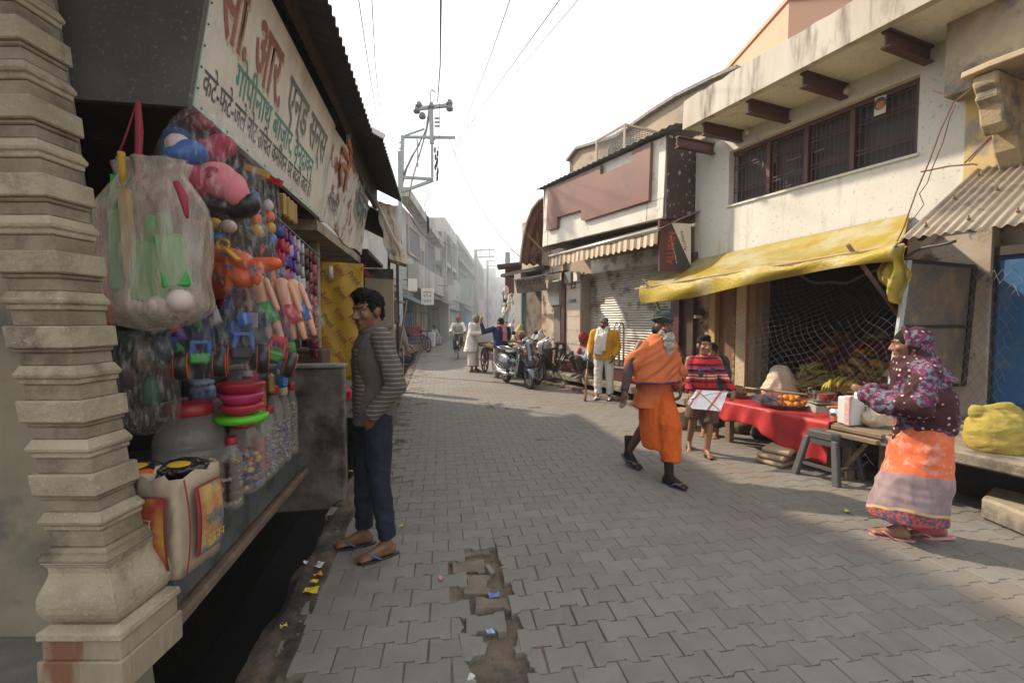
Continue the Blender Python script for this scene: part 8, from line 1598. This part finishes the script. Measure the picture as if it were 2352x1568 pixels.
# sacks
ws_ = M('white_sack', (.56, .47, .36), (.48, .4, .3), 6, .85, .2, 60)
c3 = tp_(1792, 906); b = MB(); b.loft([loftpts(c3 + V((0, 0, z)), a, e, .3) for z, a, e in ((0, .24, .18), (.1, .25, .19), (.22, .2, .15), (.34, .12, .1), (.38, .06, .06))]); tag(blob('sack', b, ws_, None, .014, 3, folds(.025, 7, 4, 4)), 'cream cloth sack slumped beside the banana heap', 'sack')
# scale, bowl, pot, white box
c4_ = tp_(1885, 945); g = thing('weighing_scale', 'small kitchen scale under the steel bowl', 'scale', c4_); MB().hexa([c4_ + V(q) for q in ((-.13, -.1, 0), (.13, -.1, 0), (.13, .1, 0), (-.13, .1, 0), (-.1, -.06, .07), (.1, -.06, .07), (.1, .08, .09), (-.1, .08, .09))]).build('base', M('scale_grey', (.3, .27, .23), rough=.5), g, bevel=.01); MB().box(c4_ + Z * .1, (.2, .16, .016)).build('platform', M('scale_grey', (0, 0, 0)), g, bevel=.006)
c5_ = c4_ + Z * .109; g = thing('steel_bowl', 'shiny steel bowl with a pouring lip on the scale', 'bowl', c5_); MB().lathe(c5_, [(.07, 0), (.1, .02), (.145, .1), (.15, .104), (.14, .1), (.095, .024), (.004, .01)], 26).build('bowl', steel, g, True); MB().tube([c5_ + V((-.13, 0, .09)), c5_ + V((-.15, -.01, .14)), c5_ + V((-.12, -.02, .16)), c5_ + V((-.1, 0, .13))], .006, 5).build('ring', steel, g, True)
c6 = tp_(1926, 962); g = thing('steel_pot', 'small steel pot with a wooden slat across it', 'pot', c6); MB().lathe(c6, [(.085, 0), (.09, .006), (.09, .11), (.085, .11), (.08, .02), (.004, .012)], 24).build('pot', steel, g, True); MB().box(c6 + Z * .118, (.2, .05, .012), rotz(-.2)).build('slat', M('slat_wood', (.5, .27, .07), rough=.6), g)
c7 = tp_(1972, 978); g = thing('white_canister', 'white printed tin canister with a capped spout', 'canister', c7); MB().box(c7 + V((0, .08, .13)), (.2, .15, .26), rotz(.25)).build('can', M('can_white', (.62, .62, .62), (.55, .54, .54), 6, .5), g, bevel=.012); MB().lathe(c7 + V((.06, .09, .26)), [(.035, 0), (.035, .035), (.03, .036), (.03, .07), (.02, .075)], 14).build('cap', white, g, True); MB().box(c7 + V((-.08, .02, .14)), (.05, .06, .28), rotz(.25)).build('side_pack', M('can_side', (.6, .55, .55), (.5, .2, .2), 12, .6), g, bevel=.008); lettering('SYAM', c7 + V((.06, -.005, .06)), (.05, 0, 1), (-1, -.25, 0), .05, blk, g, .004)
tag(blob('cloth_bag', MB().ell(tp_(2025, 985) + V((0, .1, .08)), (.1, .09, .09)), ws_, None, .012, 2, folds(.02, 9, 9, 7)), 'small pale bag behind the white canister', 'bag')
# stepped shelves with red cloth inside the shop
shv = thing('display_steps', 'stepped display shelves with dark red cloth inside the fruit shop', 'shelves', WH.P(5, 7)); drc = M('dark_red_cloth', (.16, .015, .02), (.12, .012, .016), 5, .8)
sA, sB = si0 + .1, si1 - .4
for k in range(3): MB().fbox(WH, sA, sB, 6.6 + .35 * k, 6.94 + .35 * k, .1, .72 + .24 * k).build('step', drc, shv, bevel=.01)
cols = [(M('guava_green', (.3, .32, .07), (.2, .25, .05), 20, .5, var=.3), 'guava', .045), (M('apple_red', (.36, .08, .03), (.4, .2, .06), 12, .4, var=.3), 'apple', .045), (M('chikoo', (.22, .12, .05), (.17, .09, .04), 20, .9, var=.3), 'sapota', .035), (orm, 'orange', .04)]
for k in range(3):
    for j in range(3):
        s = sA + .25 + (sB - sA - .4) * j / 2.2; cbk = WH.P(s, 6.76 + .35 * k, .722 + .24 * k); rndtray(['%s wicker tray of fruit on the %s red step' % (('right', 'middle', 'left')[j], ('lowest', 'middle', 'top')[k])][0], cbk, .19, M('wicker', (0, 0, 0)), .04, 'fruit_tray'); m, nm, r = cols[(k + j * 2) % 4]
        for i in range(13): a, q_ = rnd(0, 6.28), .13 * math.sqrt(rnd(0, 1)); fruit(cbk + V((q_ * math.cos(a), q_ * math.sin(a), .045 + (.05 if i > 8 else 0))), r, m, nm, '%s in the %s tray on the %s red step' % (nm, ('right', 'middle', 'left')[j], ('lowest', 'middle', 'top')[k]), 'fruit on the %s tray of the %s step' % (('right', 'middle', 'left')[j], ('lowest', 'middle', 'top')[k]), .95)
for k in range(5): q = WH.P(sA + .12 + .13 * k, 6.72, .80 + .1 * (k % 2)); tag(MB().rcone(q, q + WH.r * .12 + Z * .05, .06, .045).build('papaya', M('papaya', (.42, .22, .03), (.3, .22, .04), 8, .5), None, True), ['papaya nearest the screen door', 'second papaya from the screen door', 'papaya in the middle of the row', 'fourth papaya from the screen door', 'papaya at the far end of the row'][k], 'papaya')
tag(blob('paper_roll', MB().rcone(WH.P(si0 + .2, 6.3, .62), WH.P(si0 + .05, 6.45, .95), .06, .07), ws_, None, .014, 2), 'pale paper cone leaning by the screen door', 'paper')
for k, (px, py, d) in enumerate(((1935, 885, 6.2), (1975, 880, 6.2), (2010, 878, 6.2))):
    cbk = WH.hit(px, py, d); cbk.z = max(cbk.z, .53); rndtray(['wicker tray of sapotas left of the canister top', 'wicker tray of sapotas behind the canister', 'wicker tray of sapotas nearest the screen door'][k], cbk, .17, M('wicker', (0, 0, 0)), .04, 'fruit_tray')
    for i in range(12): a, q_ = rnd(0, 6.28), .12 * math.sqrt(rnd(0, 1)); fruit(cbk + V((q_ * math.cos(a), q_ * math.sin(a), .045 + (.05 if i > 8 else 0))), .034, cols[2][0], 'sapota', 'sapota in the row of trays behind the canister', 'sapotas behind the canister', .95)
# tarpaulin
tpm = M('yellow_tarpaulin', (.55, .43, .06), (.47, .36, .05), 2.5, .45, .7, 26, c3=(.6, .56, .36), sc3=1.6, lo3=.46, hi3=.62, c5=(.4, .32, .1), sc5=9)
tw0, tw1 = WH.sz(1470, 660, 4.75)[0], WH.sz(2062, 560, 4.75)[0]; tu0, tu1 = Wp(1500), Wp(2082)
def tarp(u, v):
    # v 0 wall edge to .62 bar, then the hanging flap
    s_w = tu0 + (tu1 - tu0) * u; s_f = tw0 + (tw1 - tw0) * u; zw = 2.52 + .18 * u; zf = 2.0 + .16 * u; w = math.sin(u * 31 + 3 * v) * .012 + math.sin(u * 13 + 1) * .015 + fbm((u * 6, v * 3, 2), 1.5) * .02 + .009 * (1 - 2 * abs(noise.noise(V((u * 30 + v * 6, v * 9, 3))))) + .006 * (1 - 2 * abs(noise.noise(V((u * 22 - v * 18, v * 20, 8)))))
    if v <= .62:
        t = v / .62; t2 = t ** 1.05; s = s_w * (1 - t2) + s_f * t2; d = 6.2 * (1 - t2) + 4.75 * t2; z = zw * (1 - t2) + zf * t2 - (.1 + .05 * math.sin(u * 9)) * math.sin(math.pi * t) + w * t
    else:
        t = (v - .62) / .38; hang = .21 + .05 * math.sin(u * 5 + .5) - .04 * u; s = s_f + .02 * math.sin(u * 20) * t; d = 4.75 + .04 * math.sin(u * 17 + t * 2) * t - .03 * math.sin(t * 3); z = zf - hang * t + w * (1 - t)
    return WH.P(s, d, z)
tn_ = tpm.node_tree; tl_ = nd(tn_, 'ShaderNodeBsdfTranslucent'); tl_.inputs[0].default_value = (.6, .42, .05, 1); mx_ = nd(tn_, 'ShaderNodeMixShader'); mx_.inputs[0].default_value = .35; out_n = tn_.nodes['Material Output']
tn_.links.new(tn_.nodes['Principled BSDF'].outputs[0], mx_.inputs[1]); tn_.links.new(tl_.outputs[0], mx_.inputs[2]); tn_.links.new(mx_.outputs[0], out_n.inputs['Surface'])
tt = thing('tarpaulin', 'sagging yellow plastic tarpaulin shading the fruit stall', 'tarpaulin', WH.P(5.5, 5.4, 2.3)); MB().grid(tarp, 170, 60).build('sheet', tpm, tt, True, solid=.004)
MB().grid(lambda u, v: WH.P(tw1 + .2 * u - .02, 4.85 + .05 * math.sin(u * 9), 2.16 - (.4 + .12 * math.sin(u * 6)) * v + .03 * u) + WH.r * .03 * math.sin(v * 7 + u * 3) + WH.n * (.035 * math.sin(u * 22 + v * 3) * v + .02 * fbm((u * 5, v * 6, 1), 2)), 24, 20).build('loose_end', tpm, tt, True, solid=.004)
MB().tube([WH.P(tw0 + .12, 4.75, 2.0), WH.P(tw1 - .05, 4.75, 2.16)], .014, 6).build('bar', M('bamboo', (0, 0, 0)), tt)
stm = M('grey_bamboo', (.24, .17, .11), (.17, .12, .08), 10, .8)
tag(MB().tube([WH.hit(1484, 648, 4.72), WH.hit(1595, 870, 5.7)], .02, 8).build('bamboo_prop', stm, None, True), 'leaning bamboo prop under the left end of the yellow tarpaulin', 'pole')
tag(MB().tube([WH.hit(1947, 562, 4.7), WH.hit(2075, 740, 5.6)], .02, 8).build('bamboo_prop', stm, None, True), 'slanting bamboo prop near the screen door under the tarpaulin', 'pole')
tag(MB().tube([WH.hit(1484, 650, 4.72), WH.hit(1478, 658, 4.7), WH.hit(1476, 640, 4.7), WH.hit(1490, 655, 4.7)], .006, 4).build('rope_tie', rope), 'jute tie at the left tip of the tarpaulin', 'rope')
# net
nm_ = M('nylon_net', (.06, .08, .09), (.1, .11, .12), 3, .6)
def netpt(u, v):
    s = Wp(1725, 5.4) + (tc_ + .06 - Wp(1725, 5.4)) * u; top = WH.P(s, 5.55, 2.2 - .3 * math.sin(math.pi * u) ** 2 * (u < 1.1) + .05 * u); bot = WH.P(s, 4.44 - .05 * math.sin(u * 6), .5 - .32 * smoothstep(.45, .85, u) + .1 * math.sin(u * 7)); p = top.lerp(bot, v); return p - WH.n * (.12 * math.sin(math.pi * v)) + V((.02 * math.sin(v * 15 + u * 9), .02 * math.sin(u * 23 + v * 7), .015 * math.sin(u * 31)))
nb = MB(); NU, NV = 44, 40
for i in range(NU):
    for j in range(NV):
        if (i + j) % 2 == 0:
            for di in (-1, 1):
                if 0 <= i + di <= NU and j + 1 <= NV: nb.tube([netpt(i / NU, j / NV), netpt((i + di) / NU, (j + 1) / NV)], .0011, 3, False)
nt2 = thing('net', 'grey diamond meshed nylon net hanging over the fruit stall', 'net', WH.P(5, 5.3, 1.6)); tag(nb.build('mesh', nm_, nt2), kind='stuff'); MB().tube([netpt(k / 40, 0) for k in range(41)], .014, 5).build('top_rope', nm_, nt2, True)
nb = MB()
for i in range(0, 20):
    for j in range(0, 20):
        if (i + j) % 2 == 0:
            for di in (-1, 1):
                f_ = lambda a, b_: WH.P(Wp(2095, 5.9) + .02 - .75 * a / 20, 6.22 - .3 * b_ / 20 + .03 * math.sin(a + b_), 2.0 - 1.35 * b_ / 20)
                if 0 <= i + di <= 20: nb.tube([f_(i, j), f_(i + di, j + 1)], .002, 3, False)
tag(nb.build('net', M('faint_net', (.22, .21, .2), rough=.8), None), 'thin grey net drooping down the plaster wall by the blue door', 'net')
# screen door
sd = thing('screen_door', 'open screen door leaf with a dark frame and grubby panes', 'door', at(2140, 880, 4.5)); A = [at(2087, 598, 4.38), at(2238, 612, 4.75), at(2212, 884, 4.75), at(2047, 882, 4.38)]; mid = [A[0].lerp(A[3], .53), A[1].lerp(A[2], .5)]
dfm = M('door_frame_dark', (.03, .025, .022), rough=.6)
for a, q, w in ((A[0], A[1], .03), (A[1], A[2], .045), (A[2], A[3], .03), (mid[0], mid[1], .025)): MB().beam(a, q, w, .03, V((0, -1, 0))).build('rail', dfm, sd)
MB().beam(A[0], A[3], .04, .035, V((0, -1, 0))).build('stile', M('pale_stile', (.42, .5, .5), (.35, .38, .36), 8, .6), sd)
pn = M('screen_pane', (.2, .16, .12), (.15, .12, .1), 5, .6, 0, c3=(.3, .2, .1), sc3=3)
for a, q, c_, e in ((A[0], A[1], mid[1], mid[0]), (mid[0], mid[1], A[2], A[3])): MB().add([p + V((0, .015, 0)) for p in (a, q, c_, e)], [(0, 1, 2, 3)]).build('pane', pn, sd, solid=.006)
# stool
sq = gnd(1902, 1095); so = thing('plastic_stool', 'grey plastic stool standing before the fruit table', 'stool', sq, .42); spm = M('stool_grey', (.085, .088, .09), (.07, .07, .07), 8, .5)
MB().loft([[V((a * math.copysign(1, x), a * math.copysign(1, y), z)) if False else V((x * a, y * a, z)) for x, y in ((-1, -.7), (-.7, -1), (.7, -1), (1, -.7), (1, .7), (.7, 1), (-.7, 1), (-1, .7))] for z, a in ((.385, .15), (.445, .15), (.455, .142))]).build('seat', spm, so, local=True, bevel=.006)
for x, y in ((-1, -1), (1, -1), (1, 1), (-1, 1)): MB().hexa([V((x * .195 + dx, y * .195 + dy, 0)) for dx, dy in ((-.03, -.03), (.03, -.03), (.03, .03), (-.03, .03))] + [V((x * .125 + dx, y * .125 + dy, .39)) for dx, dy in ((-.026, -.026), (.026, -.026), (.026, .026), (-.026, .026))]).build('leg', spm, so, local=True, bevel=.008)
for a, q in (((-1, -1), (1, -1)), ((1, -1), (1, 1)), ((1, 1), (-1, 1)), ((-1, 1), (-1, -1))): MB().beam((a[0] * .172, a[1] * .172, .13), (q[0] * .172, q[1] * .172, .13), .02, .03).build('stretcher', spm, so, local=True); MB().beam((a[0] * .13, a[1] * .13, .36), (q[0] * .13, q[1] * .13, .36), .02, .06).build('apron', spm, so, local=True)
tag(MB().ell(V((0, 0, 0)), (.01, .01, .001)).build('seat_dust', dirt, so, local=True), kind='stuff') if False else None
# yellow sack
c8 = gnd(2302, 1040, .5) + V((.06, .1, 0)); b = MB(); b.loft([loftpts(c8 + Z * z, a, e, .2) for z, a, e in ((0.002, .19, .16), (.08, .21, .175), (.2, .2, .16), (.27, .17, .12), (.305, .13, .06))]); b.rcone(c8 + V((-.13, 0, .3)), c8 + V((.06, -.02, .34)), .035, .03).rcone(c8 + V((.06, -.02, .33)), c8 + V((.15, .01, .28)), .03, .04).ell(c8 + V((-.16, .0, .29)), (.05, .04, .05)); ysk = M('yellow_sack', (.4, .31, .05), (.33, .26, .05), 5, .7, .6, 160, c3=(.3, .22, .06), sc3=3, c5=(.52, .43, .14), sc5=60)
tag(blob('sack', b, ysk, None, .012, 3, lambda p: .011 * (1 - 2 * abs(noise.noise(V((p.x * 9 + p.z * 5, p.y * 9, p.z * 9))))) + .007 * (1 - 2 * abs(noise.noise(V((p.x * 9, p.y * 9 + p.z * 14, p.z * 30)))))), 'full yellow woven sack on the ledge before the blue door', 'sack')
# ------------------------------------------------------------------ litter
lit = [(715, 1368, .075, (.55, .42, .03), 'yellow and blue foil wrapper at the paving edge'), (735, 1308, .06, (.5, .47, .45), 'clear crumpled wrapper with a red corner'), (730, 1331, .045, (.5, .2, .03), 'torn red and yellow wrapper on the dirt verge'), (722, 1347, .04, (.55, .4, .03), 'small twisted yellow wrapper on the verge'), (702, 1303, .03, (.6, .58, .56), 'scrap of white paper on the verge'), (921, 1212, .03, (.45, .5, .05), 'lime green sweet wrapper beside the young man'), (1013, 1332, .035, (.45, .2, .2), 'pale pink paper strip on the paving'), (1135, 1363, .06, (.1, .16, .45), 'blue and orange wrapper in the broken paving'), (1126, 1446, .04, (.25, .4, .6), 'light blue twisted strip on the loose paver'), (1082, 1553, .04, (.5, .5, .46), 'silver foil scrap at the bottom of the hole'), (652, 1452, .03, (.55, .42, .03), 'yellow scrap on the dirt by the drain'), (806, 1085, .035, (.55, .5, .03), 'yellow scrap beside the low wall end'), (823, 1137, .04, (.45, .2, .18), 'red and white wrapper near the low wall'), (918, 1142, .025, (.4, .1, .08), 'small red wrapper right of the young man'), (1945, 1177, .045, (.4, .45, .05), 'yellow green packet on the paving near the sari'), (880, 895, .05, (.3, .3, .32), 'grey scrap far along the left edge'), (1040, 828, .2, (.2, .18, .16), 'flat dark patch of sacking far up the street')]
for k, (px, py, w, col_, lab) in enumerate(lit):
    q = gnd(px, py) + Z * (.012 if px > 800 else .03); Rm = rotz(rnd(0, 3)); ph = rnd(0, 6); nm = 'wrapper' if 'paper' not in lab else 'paper_scrap'
    if 1032 < px < 1226 and py > 1262: q.z = -.01
    m = M('litter_%d' % k, col_, rough=.3); tag(MB().grid(lambda u, v: q + Rm @ V(((u - .5) * w, (v - .5) * w * .7, .006 + .008 * math.sin(u * 5 + ph) * math.cos(v * 4 + ph))), 5, 4).build(nm, m, None, solid=.0015), lab, 'litter')
# ------------------------------------------------------------------ hazy morning air
hz = MB().box((0, 55, 6.6), (150, 150, 15.4)).build('haze', [], local=True)
hm = bpy.data.materials.new('haze'); hm.use_nodes = True; t = hm.node_tree; t.nodes.remove(t.nodes['Principled BSDF']); pv = nd(t, 'ShaderNodeVolumePrincipled', Density=.0016, Anisotropy=.3); pv.inputs['Color'].default_value = (.88, .95, 1, 1); t.links.new(pv.outputs[0], t.nodes['Material Output'].inputs['Volume']); hz.data.materials.append(hm); tag(hz, kind='stuff')
sm = MB().box((-1, 58, 6.4), (24, 72, 13.6)).build('smoke', [], local=True); h2 = hm.copy(); h2.node_tree.nodes['Principled Volume'].inputs['Density'].default_value = .013; sm.data.materials.append(h2); tag(sm, kind='stuff')
